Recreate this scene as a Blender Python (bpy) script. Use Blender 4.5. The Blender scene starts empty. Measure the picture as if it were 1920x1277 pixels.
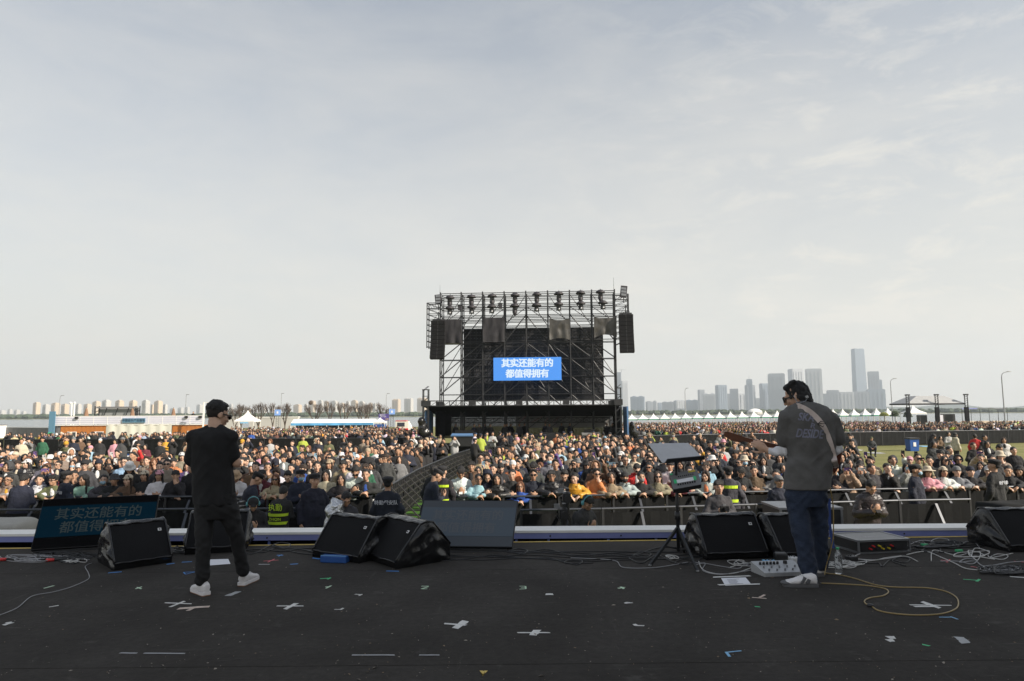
import bpy, bmesh, math, random
import numpy as np
from mathutils import Vector, Matrix, Quaternion, noise as mnoise
from mathutils.bvhtree import BVHTree
R = math.radians
rng = random.Random(7)
scene = bpy.context.scene
C = scene.collection

# ------------------------------------------------------------------ camera
CAMZ = 2.88            # eye height above the lawn
STZ = 1.33             # stage floor height
F = 1280.0             # focal length in photograph pixels (1920 wide)
CX, CY = 960.0, 638.5
PITCH, ROLL = R(5.95), R(0.38)
cd = bpy.data.cameras.new('camera'); cam = bpy.data.objects.new('camera', cd); C.objects.link(cam)
cd.sensor_width = 36; cd.lens = 36 * F / 1920; cd.clip_start = 0.05; cd.clip_end = 30000
CROT = Matrix.Rotation(R(90) + PITCH, 3, 'X') @ Matrix.Rotation(-ROLL, 3, 'Z')
cam.matrix_world = Matrix.Translation((0, 0, CAMZ)) @ CROT.to_4x4()
scene.camera = cam
def ray(px, py):
    return CROT @ Vector((px - CX, CY - py, -F))
def G(px, py, z=0.0):                  # point of the level z seen at that spot
    d = ray(px, py); t = (z - CAMZ) / d.z
    return Vector((d.x * t, d.y * t, z))
def at(px, py, Y):                     # point at distance Y seen at that spot
    d = ray(px, py); t = Y / d.y
    return Vector((d.x * t, Y, CAMZ + d.z * t))
def gz(y): return -0.012 * max(0.0, y - 30) if y < 290 else -3.12
def onground(px, Y):
    d = ray(px, 770); return Vector((d.x * Y / d.y, Y, gz(Y)))

# ------------------------------------------------------------------ light
SUN_AZ, SUN_EL = R(118), R(31)
sd = Vector((math.sin(SUN_AZ) * math.cos(SUN_EL), math.cos(SUN_AZ) * math.cos(SUN_EL), math.sin(SUN_EL)))
sl = bpy.data.lights.new('sun', 'SUN'); sl.energy = 5.0; sl.angle = R(0.6); sl.color = (1.0, 0.90, 0.76)
so = bpy.data.objects.new('sun', sl); C.objects.link(so)
so.rotation_euler = (-sd).to_track_quat('-Z', 'Y').to_euler(); so.location = (60, -20, 60)

w = bpy.data.worlds.new('World'); scene.world = w; w.use_nodes = True
nt = w.node_tree; nt.nodes.clear()
def N(t, typ, **k):
    n = t.nodes.new(typ)
    for a, b in k.items():
        if a.startswith('i_'): n.inputs[a[2:].replace('_', ' ')].default_value = b
        else: setattr(n, a, b)
    return n
sky = N(nt, 'ShaderNodeTexSky', sky_type='NISHITA', sun_disc=False, sun_elevation=SUN_EL, sun_rotation=SUN_AZ,
        air_density=1.0, dust_density=2.0, ozone_density=2.0, altitude=20)
tc = N(nt, 'ShaderNodeTexCoord')
mp = N(nt, 'ShaderNodeMapping'); mp.inputs['Scale'].default_value = (1.0, 1.0, 3.2); mp.inputs['Rotation'].default_value = (0.15, 0.35, 0.3)
nz = N(nt, 'ShaderNodeTexNoise'); nz.inputs['Scale'].default_value = 2.6; nz.inputs['Detail'].default_value = 9; nz.inputs['Roughness'].default_value = 0.62; nz.inputs['Distortion'].default_value = 0.3
nt.links.new(tc.outputs['Generated'], mp.inputs['Vector']); nt.links.new(mp.outputs[0], nz.inputs['Vector'])
rp = N(nt, 'ShaderNodeValToRGB'); rp.color_ramp.elements[0].position = 0.42; rp.color_ramp.elements[1].position = 0.72
rp.color_ramp.elements[0].color = (0.0, 0.0, 0.0, 1); rp.color_ramp.elements[1].color = (0.62, 0.62, 0.62, 1)
nt.links.new(nz.outputs['Fac'], rp.inputs['Fac'])
# veil of thin high cloud, thicker towards the horizon
sx = N(nt, 'ShaderNodeSeparateXYZ'); nt.links.new(tc.outputs['Generated'], sx.inputs[0])
mr = N(nt, 'ShaderNodeMapRange', i_From_Min=0.02, i_From_Max=0.62, i_To_Min=0.98, i_To_Max=0.22); nt.links.new(sx.outputs['Z'], mr.inputs['Value'])
mm = N(nt, 'ShaderNodeMath', operation='MAXIMUM'); 
nz2 = N(nt, 'ShaderNodeTexNoise'); nz2.inputs['Scale'].default_value = 8.0; nz2.inputs['Detail'].default_value = 8; nz2.inputs['Roughness'].default_value = 0.7; nz2.inputs['Distortion'].default_value = 0.45
mp2 = N(nt, 'ShaderNodeMapping'); mp2.inputs['Scale'].default_value = (1.0, 1.6, 3.5); mp2.inputs['Rotation'].default_value = (0.1, -0.5, -0.4)
nt.links.new(tc.outputs['Generated'], mp2.inputs['Vector']); nt.links.new(mp2.outputs[0], nz2.inputs['Vector'])
rp2 = N(nt, 'ShaderNodeMapRange', i_From_Min=0.5, i_From_Max=0.72, i_To_Min=0.0, i_To_Max=0.26); nt.links.new(nz2.outputs['Fac'], rp2.inputs['Value'])
mul2 = N(nt, 'ShaderNodeMath', operation='MULTIPLY'); nt.links.new(rp2.outputs[0], mul2.inputs[0])
gate = N(nt, 'ShaderNodeMapRange', i_From_Min=-0.05, i_From_Max=0.45, i_To_Min=0.0, i_To_Max=1.0); nt.links.new(sx.outputs['X'], gate.inputs['Value']); nt.links.new(gate.outputs[0], mul2.inputs[1])
add = N(nt, 'ShaderNodeMath', operation='MULTIPLY_ADD'); nt.links.new(rp.outputs['Color'], add.inputs[0]); add.inputs[1].default_value = 0.26
nt.links.new(mr.outputs[0], add.inputs[2])
add2 = N(nt, 'ShaderNodeMath', operation='ADD', use_clamp=True); nt.links.new(add.outputs[0], add2.inputs[0]); nt.links.new(mul2.outputs[0], add2.inputs[1])
mix = N(nt, 'ShaderNodeMixRGB'); nt.links.new(add2.outputs[0], mix.inputs['Fac'])
SKYTINT = N(nt, 'ShaderNodeMixRGB', blend_type='MULTIPLY'); SKYTINT.inputs['Fac'].default_value = 1.0; SKYTINT.inputs['Color2'].default_value = (0.93, 1.0, 1.0, 1)
nt.links.new(sky.outputs[0], SKYTINT.inputs['Color1'])
nt.links.new(SKYTINT.outputs[0], mix.inputs['Color1']); mix.inputs['Color2'].default_value = (6.60, 6.32, 5.72, 1)
bg = N(nt, 'ShaderNodeBackground'); bg.inputs['Strength'].default_value = 0.086
nt.links.new(mix.outputs[0], bg.inputs['Color'])
wo = N(nt, 'ShaderNodeOutputWorld'); nt.links.new(bg.outputs[0], wo.inputs['Surface'])
vs = scene.view_settings; vs.view_transform = 'Standard'; vs.look = 'None'; vs.exposure = 0.66; vs.gamma = 1.0
scene.render.resolution_x = 1024; scene.render.resolution_y = 681

# ------------------------------------------------------------------ materials
HAZE = 0.00021
MATS = {}
def mat(name, col=(0.5, 0.5, 0.5), rough=0.6, metal=0.0, noise=0.0, nscale=8.0, bump=0.0, bscale=40.0, emit=None, estr=0.0,
        objcol=False, attr=None, spec=0.5, trans=0.0, alpha=1.0, wave=None, detail=4, stretch=None):
    if name in MATS: return MATS[name]
    m = bpy.data.materials.new(name); m.use_nodes = True; t = m.node_tree
    b = t.nodes['Principled BSDF']
    b.inputs['Roughness'].default_value = rough; b.inputs['Metallic'].default_value = metal
    b.inputs['Specular IOR Level'].default_value = spec
    b.inputs['Base Color'].default_value = (*col, 1)
    b.inputs['Transmission Weight'].default_value = trans; b.inputs['Alpha'].default_value = alpha
    src = None
    if objcol: src = N(t, 'ShaderNodeObjectInfo').outputs['Color']
    if attr: src = N(t, 'ShaderNodeAttribute', attribute_name=attr).outputs['Color']
    tcx = N(t, 'ShaderNodeTexCoord'); vec = tcx.outputs['Object']
    if stretch:
        mpx = N(t, 'ShaderNodeMapping'); mpx.inputs['Scale'].default_value = stretch; t.links.new(vec, mpx.inputs['Vector']); vec = mpx.outputs[0]
    if noise > 0:
        n = N(t, 'ShaderNodeTexNoise'); n.inputs['Scale'].default_value = nscale; n.inputs['Detail'].default_value = detail; n.inputs['Roughness'].default_value = 0.6
        t.links.new(vec, n.inputs['Vector'])
        r = N(t, 'ShaderNodeMapRange', i_From_Min=0.25, i_From_Max=0.75, i_To_Min=1 - noise, i_To_Max=1 + noise); t.links.new(n.outputs['Fac'], r.inputs['Value'])
        mx = N(t, 'ShaderNodeMixRGB', blend_type='MULTIPLY'); mx.inputs['Fac'].default_value = 1.0
        if src is None: mx.inputs['Color1'].default_value = (*col, 1)
        else: t.links.new(src, mx.inputs['Color1'])
        t.links.new(r.outputs[0], mx.inputs['Color2']); src = mx.outputs[0]
    if src is not None: t.links.new(src, b.inputs['Base Color'])
    if bump > 0:
        n = N(t, 'ShaderNodeTexNoise'); n.inputs['Scale'].default_value = bscale; n.inputs['Detail'].default_value = 5
        t.links.new(vec, n.inputs['Vector'])
        bp = N(t, 'ShaderNodeBump'); bp.inputs['Strength'].default_value = bump; bp.inputs['Distance'].default_value = 0.02
        t.links.new(n.outputs['Fac'], bp.inputs['Height']); t.links.new(bp.outputs[0], b.inputs['Normal'])
    if emit: b.inputs['Emission Color'].default_value = (*emit, 1); b.inputs['Emission Strength'].default_value = estr
    MATS[name] = m; return m
def M(n): return MATS[n]
mat('black_metal', (0.025, 0.026, 0.028), 0.45, 0.3, noise=0.3, nscale=5)
mat('steel', (0.30, 0.31, 0.33), 0.42, 0.85, noise=0.2, nscale=6)
mat('dark_steel', (0.042, 0.043, 0.046), 0.5, 0.5, noise=0.35, nscale=4)
mat('black_fabric', (0.010, 0.010, 0.011), 0.95, spec=.15, noise=0.35, nscale=5, bump=0.25, bscale=12)
mat('mesh_fabric', (0.0085, 0.009, 0.0095), 0.9, spec=.2, noise=0.4, nscale=3, bump=0.3, bscale=8)
mat('vinyl', (0.011, 0.011, 0.012), 0.25, noise=0.3, nscale=9, bump=1.0, bscale=7)
mat('grille', (0.009, 0.009, 0.010), 0.85, spec=.2, noise=0.2, nscale=60, bump=0.3, bscale=400)
mat('white_paint', (0.78, 0.77, 0.74), 0.5, noise=0.06, nscale=3)
mat('white_canvas', (0.80, 0.79, 0.77), 0.7, noise=0.05, nscale=1)
mat('white_plastic', (0.75, 0.75, 0.75), 0.4)
mat('violet_fascia', (0.23, 0.26, 0.54), 0.5, noise=0.12, nscale=2)
mat('blue_frame', (0.10, 0.14, 0.34), 0.5)
mat('yellow_tape', (0.70, 0.50, 0.12), 0.6)
mat('white_tape', (0.66, 0.65, 0.62), 0.7, noise=0.15, nscale=20)
mat('grey_tape', (0.36, 0.37, 0.38), 0.55, noise=0.15, nscale=20)
mat('beige_tape', (0.58, 0.47, 0.40), 0.7, noise=0.2, nscale=20)
mat('blue_tape', (0.07, 0.30, 0.75), 0.6)
mat('lightblue_tape', (0.22, 0.48, 0.72), 0.6)
mat('green_tape', (0.05, 0.55, 0.22), 0.6)
mat('palegreen_tape', (0.55, 0.72, 0.52), 0.6)
mat('red_tape', (0.70, 0.12, 0.15), 0.6)
mat('paper', (0.78, 0.78, 0.82), 0.7)
mat('black_cable', (0.012, 0.012, 0.013), 0.55)
mat('grey_cable', (0.28, 0.28, 0.29), 0.5)
mat('white_cable', (0.55, 0.54, 0.52), 0.5)
mat('gold_cable', (0.30, 0.215, 0.085), 0.45)
mat('red_plastic', (0.55, 0.03, 0.03), 0.4)
mat('green_plastic', (0.02, 0.35, 0.13), 0.4)
mat('yellow_plastic', (0.65, 0.50, 0.03), 0.4)
mat('blue_plastic', (0.015, 0.08, 0.30), 0.45)
mat('screen_black', (0.006, 0.006, 0.007), 0.25)
mat('dark_plastic', (0.018, 0.018, 0.019), 0.45)
mat('grey_plastic', (0.20, 0.20, 0.20), 0.5, noise=0.1, nscale=30)
mat('skin', (0.55, 0.36, 0.27), 0.5, objcol=True, noise=0.14, nscale=10)
mat('fabric', (0.5, 0.5, 0.5), 0.88, objcol=True, noise=0.22, nscale=7, bump=0.9, bscale=16)
mat('shiny_fabric', (0.5, 0.5, 0.5), 0.38, objcol=True, noise=0.16, nscale=7, bump=0.8, bscale=18)
mat('hair', (0.02, 0.02, 0.02), 0.6, objcol=True, noise=0.3, nscale=30, bump=0.7, bscale=60, stretch=(3, 3, 0.8))
mat('feature', (0.025, 0.015, 0.012), 0.5)
mat('lip', (0.33, 0.13, 0.11), 0.5)
mat('lens', (0.006, 0.006, 0.008), 0.12)
mat('crowd', attr='Col', rough=0.85)

# ------------------------------------------------------------------ mesh builder
class MB:
    def __init__(s): s.v = []; s.f = []; s.m = []; s.mi = 0
    def add(s, vs, fs, mi=None):
        o = len(s.v); s.v += [tuple(x) for x in vs]; s.f += [tuple(i + o for i in f) for f in fs]
        s.m += [s.mi if mi is None else mi] * len(fs); return s
    def box(s, c, d, rot=None, mi=None, taper=None):
        hx, hy, hz = d[0] / 2, d[1] / 2, d[2] / 2; t = taper or (1, 1)
        vs = [Vector((x * hx * (t[0] if z > 0 else 1), y * hy * (t[1] if z > 0 else 1), z * hz)) for z in (-1, 1) for x, y in ((-1, -1), (1, -1), (1, 1), (-1, 1))]
        if rot is not None: vs = [rot @ q for q in vs]
        c = Vector(c); vs = [q + c for q in vs]
        return s.add(vs, [(3, 2, 1, 0), (4, 5, 6, 7), (0, 1, 5, 4), (1, 2, 6, 5), (2, 3, 7, 6), (3, 0, 4, 7)], mi)
    def bar(s, a, b, wd, h=None, mi=None):          # square bar between points
        a, b = Vector(a), Vector(b); h = h or wd; d = b - a; L = d.length
        if L < 1e-6: return s
        q = d.to_track_quat('Z', 'Y').to_matrix()
        return s.box((a + b) / 2, (wd, h, L), q, mi)
    def cyl(s, a, b, r0, r1=None, n=8, mi=None, cap=True):
        a, b = Vector(a), Vector(b); r1 = r0 if r1 is None else r1; d = b - a
        if d.length < 1e-6: return s
        q = d.to_track_quat('Z', 'Y').to_matrix()
        ring = [q @ Vector((math.cos(2 * math.pi * i / n), math.sin(2 * math.pi * i / n), 0)) for i in range(n)]
        vs = [a + r0 * k for k in ring] + [b + r1 * k for k in ring]
        fs = [(i, (i + 1) % n, n + (i + 1) % n, n + i) for i in range(n)]
        if cap: fs += [tuple(range(n - 1, -1, -1)), tuple(range(n, 2 * n))]
        return s.add(vs, fs, mi)
    def tube(s, pts, r, n=6, mi=None, closed=False):
        pts = [Vector(p) for p in pts]; k = len(pts); vs = []; fs = []; up = Vector((0, 0, 1))
        for i, p in enumerate(pts):
            d = (pts[min(i + 1, k - 1)] - pts[max(i - 1, 0)]).normalized()
            a = d.cross(up if abs(d.z) < 0.95 else Vector((1, 0, 0))).normalized(); b = a.cross(d)
            rr = r[i] if isinstance(r, (list, tuple)) else r
            vs += [p + rr * (math.cos(2 * math.pi * j / n) * a + math.sin(2 * math.pi * j / n) * b) for j in range(n)]
        for i in range(k - 1):
            fs += [(i * n + j, i * n + (j + 1) % n, (i + 1) * n + (j + 1) % n, (i + 1) * n + j) for j in range(n)]
        fs += [tuple(range(n - 1, -1, -1)), tuple(range((k - 1) * n, k * n))]
        return s.add(vs, fs, mi)
    def ell(s, c, r, rot=None, n=12, m=8, mi=None):
        vs = [Vector((0, 0, r[2]))]
        for i in range(1, m):
            ph = math.pi * i / m
            vs += [Vector((r[0] * math.sin(ph) * math.cos(2 * math.pi * j / n), r[1] * math.sin(ph) * math.sin(2 * math.pi * j / n), r[2] * math.cos(ph))) for j in range(n)]
        vs.append(Vector((0, 0, -r[2]))); L = len(vs) - 1
        fs = [(0, 1 + j, 1 + (j + 1) % n) for j in range(n)]
        for i in range(m - 2):
            o = 1 + i * n; fs += [(o + j, o + n + j, o + n + (j + 1) % n, o + (j + 1) % n) for j in range(n)]
        o = 1 + (m - 2) * n; fs += [(o + j, L, o + (j + 1) % n) for j in range(n)]
        if rot is not None: vs = [rot @ q for q in vs]
        c = Vector(c); return s.add([q + c for q in vs], fs, mi)
    def cap2(s, a, b, r0, r1, n=12, flat=1.0, fdir=None):     # tapered capsule (closed, for fusing)
        a, b = Vector(a), Vector(b)
        s.cyl(a, b, r0, r1, n); s.ell(a, (r0, r0, r0), None, n, 8); s.ell(b, (r1, r1, r1), None, n, 8); return s
    def loft(s, rings, n=20, cap=True, mi=None):       # rings of (center, rx, ry[, 3x3])
        vs = []; fs = []; k = len(rings)
        for rg in rings:
            c = Vector(rg[0]); q = rg[3] if len(rg) > 3 else None
            for j in range(n):
                a = 2 * math.pi * j / n; p = Vector((rg[1] * math.cos(a), rg[2] * math.sin(a), 0))
                vs.append(c + (q @ p if q is not None else p))
        for i in range(k - 1):
            fs += [(i * n + j, i * n + (j + 1) % n, (i + 1) * n + (j + 1) % n, (i + 1) * n + j) for j in range(n)]
        if cap: fs += [tuple(range(n - 1, -1, -1)), tuple(range((k - 1) * n, k * n))]
        return s.add(vs, fs, mi)
    def prism(s, poly, thick, Mx=None, mi=None):       # polygon in local XY extruded by +-thick/2 in Z
        n = len(poly); vs = [Vector((x, y, z)) for z in (-thick / 2, thick / 2) for x, y in poly]
        if Mx is not None: vs = [Mx @ q for q in vs]
        return s.add(vs, [tuple(range(n - 1, -1, -1)), tuple(range(n, 2 * n))] + [(i, (i + 1) % n, n + (i + 1) % n, n + i) for i in range(n)], mi)
    def quad(s, a, b, c, d, mi=None): return s.add([a, b, c, d], [(0, 1, 2, 3)], mi)
    def xf(s, Mx): s.v = [tuple(Mx @ Vector(q)) for q in s.v]; return s
    def mesh(s, name='m', smooth=False):
        me = bpy.data.meshes.new(name); me.from_pydata(s.v, [], s.f); me.update()
        if any(s.m): me.polygons.foreach_set('material_index', s.m)
        if smooth: me.polygons.foreach_set('use_smooth', [True] * len(me.polygons))
        return me
    def build(s, name, mats, parent=None, smooth=False, loc=None):
        me = s.mesh(name, smooth)
        return link(name, me, mats, parent, loc)
def link(name, me, mats=None, parent=None, loc=None):
    if mats is not None and not me.materials:
        for m in (mats if isinstance(mats, (list, tuple)) else [mats]): me.materials.append(M(m) if isinstance(m, str) else m)
    o = bpy.data.objects.new(name, me); C.objects.link(o)
    if loc is not None: o.location = loc
    if parent is not None: o.parent = parent
    return o
def tag(o, label, cat, group=None):
    o['label'] = label; o['category'] = cat
    if group: o['group'] = group
    return o
def thing(name, label, cat, loc=(0, 0, 0), rz=0.0, group=None):
    o = bpy.data.objects.new(name, None); C.objects.link(o); o.location = loc; o.rotation_euler = (0, 0, rz); o.empty_display_size = 0.1
    return tag(o, label, cat, group)
def struct(o): o['kind'] = 'structure'; return o
def stuff(o): o['kind'] = 'stuff'; return o
def dup(o, loc=None, rz=None, label=None, group=None, parent=None):
    c = o.copy(); C.objects.link(c)
    if parent is not None: c.parent = parent
    if loc is not None: c.location = loc
    if rz is not None: c.rotation_euler = (0, 0, rz)
    if label: c['label'] = label
    if group: c['group'] = group
    for ch in list(o.children): dup(ch, parent=c)
    return c
SCR = bpy.data.scenes.new('scratch')
def evalmesh(me, mods):
    o = bpy.data.objects.new('tmp', me); SCR.collection.objects.link(o)
    for typ, kw in mods:
        md = o.modifiers.new('x', typ)
        for k, v in kw.items(): setattr(md, k, v)
    vl = SCR.view_layers[0]; vl.update(); dg = vl.depsgraph
    r = bpy.data.meshes.new_from_object(o.evaluated_get(dg), depsgraph=dg)
    bpy.data.objects.remove(o); bpy.data.meshes.remove(me); return r
def displace(me, amp, scale, stretch=(1, 1, 1), seed=0.0):
    n = len(me.vertices); co = np.empty(n * 3); no = np.empty(n * 3)
    me.vertices.foreach_get('co', co); me.vertices.foreach_get('normal', no)
    co = co.reshape(-1, 3); no = no.reshape(-1, 3)
    d = np.array([mnoise.noise(Vector((c[0] * scale * stretch[0] + seed, c[1] * scale * stretch[1], c[2] * scale * stretch[2]))) for c in co]) * amp
    co += no * d[:, None]; me.vertices.foreach_set('co', co.ravel()); me.update(); return me
def fuse(mb, voxel, it=6, dec=None, fac=0.5):
    mods = [('REMESH', dict(mode='VOXEL', voxel_size=voxel)), ('SMOOTH', dict(iterations=it, factor=fac))]
    if dec: mods.append(('DECIMATE', dict(ratio=dec)))
    me = evalmesh(mb.mesh(), mods)
    me.polygons.foreach_set('use_smooth', [True] * len(me.polygons)); return me
def textmesh(body, size=1.0, bold=0.0, ext=0.0, shear=0.0, spacing=1.0):
    cu = bpy.data.curves.new('t', 'FONT'); cu.body = body; cu.size = size; cu.extrude = ext; cu.shear = shear
    cu.align_x = 'CENTER'; cu.align_y = 'CENTER'; cu.space_character = spacing; cu.resolution_u = 3
    o = bpy.data.objects.new('t', cu); SCR.collection.objects.link(o)
    vl = SCR.view_layers[0]; vl.update(); dg = vl.depsgraph
    me = bpy.data.meshes.new_from_object(o.evaluated_get(dg), depsgraph=dg)
    bpy.data.objects.remove(o)
    if bold:                     # thicken the strokes with shifted copies of the glyphs
        mb = MB(); b = bold * size if bold < .05 else bold
        vs = [v.co.copy() for v in me.vertices]; fs = [tuple(p.vertices) for p in me.polygons]
        for k, (dx, dy) in enumerate(((0, 0), (-1, -.6), (1, -.6), (-1, .6), (1, .6))): mb.add([v + Vector((dx * b, dy * b, k * .0006 * size)) for v in vs], fs)
        bpy.data.meshes.remove(me); me = mb.mesh('text')
    return me
def frame(o, x, z):          # matrix with x axis, normal-up z axis
    x = Vector(x).normalized(); z = Vector(z); z = (z - z.dot(x) * x).normalized(); y = z.cross(x)
    m = Matrix((x, y, z)).transposed().to_4x4(); m.translation = o; return m
# ================================================================== SETTING
def nodes_ground(name, c1, c2, c3, s1=0.35, s2=9.0, bump=0.5):
    m = bpy.data.materials.new(name); m.use_nodes = True; t = m.node_tree; b = t.nodes['Principled BSDF']
    b.inputs['Roughness'].default_value = 0.95; b.inputs['Specular IOR Level'].default_value = 0.12
    tcx = N(t, 'ShaderNodeTexCoord')
    n1 = N(t, 'ShaderNodeTexNoise'); n1.inputs['Scale'].default_value = s1; n1.inputs['Detail'].default_value = 6
    n2 = N(t, 'ShaderNodeTexNoise'); n2.inputs['Scale'].default_value = s2; n2.inputs['Detail'].default_value = 6; n2.inputs['Roughness'].default_value = 0.7
    for n in (n1, n2): t.links.new(tcx.outputs['Object'], n.inputs['Vector'])
    r1 = N(t, 'ShaderNodeMapRange', i_From_Min=0.35, i_From_Max=0.65); t.links.new(n1.outputs['Fac'], r1.inputs['Value'])
    r2 = N(t, 'ShaderNodeMapRange', i_From_Min=0.4, i_From_Max=0.7); t.links.new(n2.outputs['Fac'], r2.inputs['Value'])
    a = N(t, 'ShaderNodeMixRGB'); a.inputs['Color1'].default_value = (*c1, 1); a.inputs['Color2'].default_value = (*c2, 1); t.links.new(r1.outputs[0], a.inputs['Fac'])
    c = N(t, 'ShaderNodeMixRGB'); c.inputs['Color2'].default_value = (*c3, 1); t.links.new(a.outputs[0], c.inputs['Color1'])
    sc = N(t, 'ShaderNodeMath', operation='MULTIPLY'); sc.inputs[1].default_value = 0.55; t.links.new(r2.outputs[0], sc.inputs[0]); t.links.new(sc.outputs[0], c.inputs['Fac'])
    out = c.outputs[0]
    if name == 'stage':          # pale drag marks and dust on the worn floor
        for rot, sc_, lo in ((.25, (1.2, 9, 1), .60), (-.5, (7, .9, 1), .62), (0, (2.2, 2.6, 1), .60)):
            mq = N(t, 'ShaderNodeMapping'); mq.inputs['Scale'].default_value = sc_; mq.inputs['Rotation'].default_value = (0, 0, rot); t.links.new(tcx.outputs['Object'], mq.inputs['Vector'])
            nq = N(t, 'ShaderNodeTexNoise'); nq.inputs['Scale'].default_value = 1.6; nq.inputs['Detail'].default_value = 8; nq.inputs['Roughness'].default_value = .72; t.links.new(mq.outputs[0], nq.inputs['Vector'])
            rq = N(t, 'ShaderNodeMapRange', i_From_Min=lo, i_From_Max=lo + .16, i_To_Max=.75); t.links.new(nq.outputs['Fac'], rq.inputs['Value'])
            xq = N(t, 'ShaderNodeMixRGB'); xq.inputs['Color2'].default_value = (.105, .098, .090, 1); t.links.new(out, xq.inputs['Color1']); t.links.new(rq.outputs[0], xq.inputs['Fac']); out = xq.outputs[0]
    t.links.new(out, b.inputs['Base Color'])
    bp = N(t, 'ShaderNodeBump'); bp.inputs['Strength'].default_value = bump; bp.inputs['Distance'].default_value = 0.05
    t.links.new(n2.outputs['Fac'], bp.inputs['Height']); t.links.new(bp.outputs[0], b.inputs['Normal'])
    MATS[name] = m; return m
nodes_ground('lawn', (0.17, 0.17, 0.065), (0.24, 0.22, 0.10), (0.10, 0.125, 0.04))
nodes_ground('turf', (0.055, 0.13, 0.025), (0.07, 0.16, 0.03), (0.04, 0.085, 0.02), 1.0, 20)
nodes_ground('stage', (0.042, 0.038, 0.034), (0.060, 0.0545, 0.049), (0.028, 0.0255, 0.023), 1.3, 18.0, 0.25)
mb = MB(); xs = [-4900, -1500, -400, -150, -60, -20, 0, 20, 60, 150, 400, 1500, 3400]
ys = [-180, 0, 30, 60, 100, 140, 180, 220, 260, 285, 300, 930, 960, 990, 3430]
zf = lambda y: -4.6 if 295 < y < 940 else (-2.6 if y >= 990 else (-3.2 if y == 960 else gz(y)))
for y in ys: mb.v += [(x, y, zf(y)) for x in xs]
k = len(xs)
for j in range(len(ys) - 1):
    for i in range(k - 1): mb.f.append((j * k + i, j * k + i + 1, (j + 1) * k + i + 1, (j + 1) * k + i)); mb.m.append(0)
struct(mb.build('ground', 'lawn'))
mat('water', (0.10, 0.125, 0.14), 0.18, bump=0.25, bscale=0.6)
struct(MB().quad((-4800, 284, -3.3), (4800, 284, -3.3), (4800, 962, -3.3), (-4800, 962, -3.3)).build('water', 'water'))
struct(MB().quad((-5.2, 12.0, 0.004), (1.6, 12.0, 0.004), (2.5, 29.9, 0.004), (-3.6, 29.9, 0.004)).build('turf_path', 'turf'))
# ---- stage
def edge_y(x): return 8.36 + 0.030 * x
SX = 14.5
mb = MB(); ylines = [-7.0, 0.6, 2.0, 4.395, 6.94]
for i in range(len(ylines)):
    y0 = ylines[i] + 0.004; last = i == len(ylines) - 1
    for x0, x1 in ((-SX, SX),):
        ya = (edge_y(x0), edge_y(x1)) if last else (ylines[i + 1] - 0.004 + x0 * 0.006, ylines[i + 1] - 0.004 + x1 * 0.006)
        yb = (y0 + x0 * 0.006, y0 + x1 * 0.006)
        mb.add([(x0, yb[0], STZ), (x1, yb[1], STZ), (x1, ya[1], STZ), (x0, ya[0], STZ), (x0, yb[0], STZ - .03), (x1, yb[1], STZ - .03), (x1, ya[1], STZ - .03), (x0, ya[0], STZ - .03)],
               [(0, 1, 2, 3), (4, 7, 6, 5), (0, 4, 5, 1), (1, 5, 6, 2), (2, 6, 7, 3), (3, 7, 4, 0)])
struct(mb.build('stage_floor', 'stage'))
mb = MB(); mb.box((0, 0.5, STZ - .045), (2 * SX, 15, 0.02)); mb.box((0, 8.1, 0.64), (2 * SX, 0.05, 1.27))
struct(mb.build('stage_base', 'black_fabric'))
mb = MB(); mb.bar((-SX, edge_y(-SX) - .012, STZ + .003), (SX, edge_y(SX) - .012, STZ + .003), 0.022, 0.006)
tag(mb.build('edge_tape', 'yellow_tape'), 'yellowed tape line along the downstage lip of the black floor', 'tape')
# unseen black wall added at the right to keep the sun off the stage
struct(MB().box((14.9, -4.5, 9.0), (0.3, 19.6, 18.0)).build('sun_blocker', 'black_fabric'))
# ---- long platform beyond the lip
t = thing('platform', 'long white topped platform with violet fascia beyond the stage lip', 'platform', (0, 0, 0))
def ly(x, o): return 8.66 + o
xl, xr = -13.0, G(1848, 985, STZ).x
mb = MB(); mb.add([(xl, ly(xl, .42), STZ + .01), (xr, ly(xr, .42), STZ + .01), (xr + .02, ly(xr, .77), STZ + .01), (xl, ly(xl, .77), STZ + .01)] + [(xl, ly(xl, .42), STZ - .02), (xr, ly(xr, .42), STZ - .02), (xr + .02, ly(xr, .77), STZ - .02), (xl, ly(xl, .77), STZ - .02)],
    [(0, 1, 2, 3), (4, 7, 6, 5), (0, 4, 5, 1), (1, 5, 6, 2), (2, 6, 7, 3), (3, 7, 4, 0)])
mb.build('deck', 'white_paint', t)
mb = MB(); mb.bar((xl, ly(xl, .44), STZ - .058), (xr, ly(xr, .44), STZ - .058), 0.02, 0.072, 0)
mb.build('fascia', 'violet_fascia', t)
MB().bar((xl, ly(xl, .44), STZ - .30), (xr, ly(xr, .44), STZ - .30), 0.02, 0.03).build('rail', 'blue_frame', t)
MB().bar((xl, ly(xl, .76), (STZ - .04) / 2), (xr, ly(xr, .76), (STZ - .04) / 2), 0.02, STZ - .04).build('slot_shade_sheet', 'black_fabric', t)  # black sheet added behind the legs to stand in for the slot's shade
x = xl + 0.3; i = 0
while x < xr:
    MB().bar((x, ly(x, .46), 0.0), (x, ly(x, .46), STZ - .11), 0.03).build('leg', 'blue_frame', t); x += (0.42, 0.78, 0.62)[i % 3]; i += 1
x = xl + .6
while x < xr: MB().ell((x, ly(x, .425), STZ - .06), (.012, .008, .012), None, 6, 4).build('bolt', 'dark_plastic', t); x += 0.92

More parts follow.
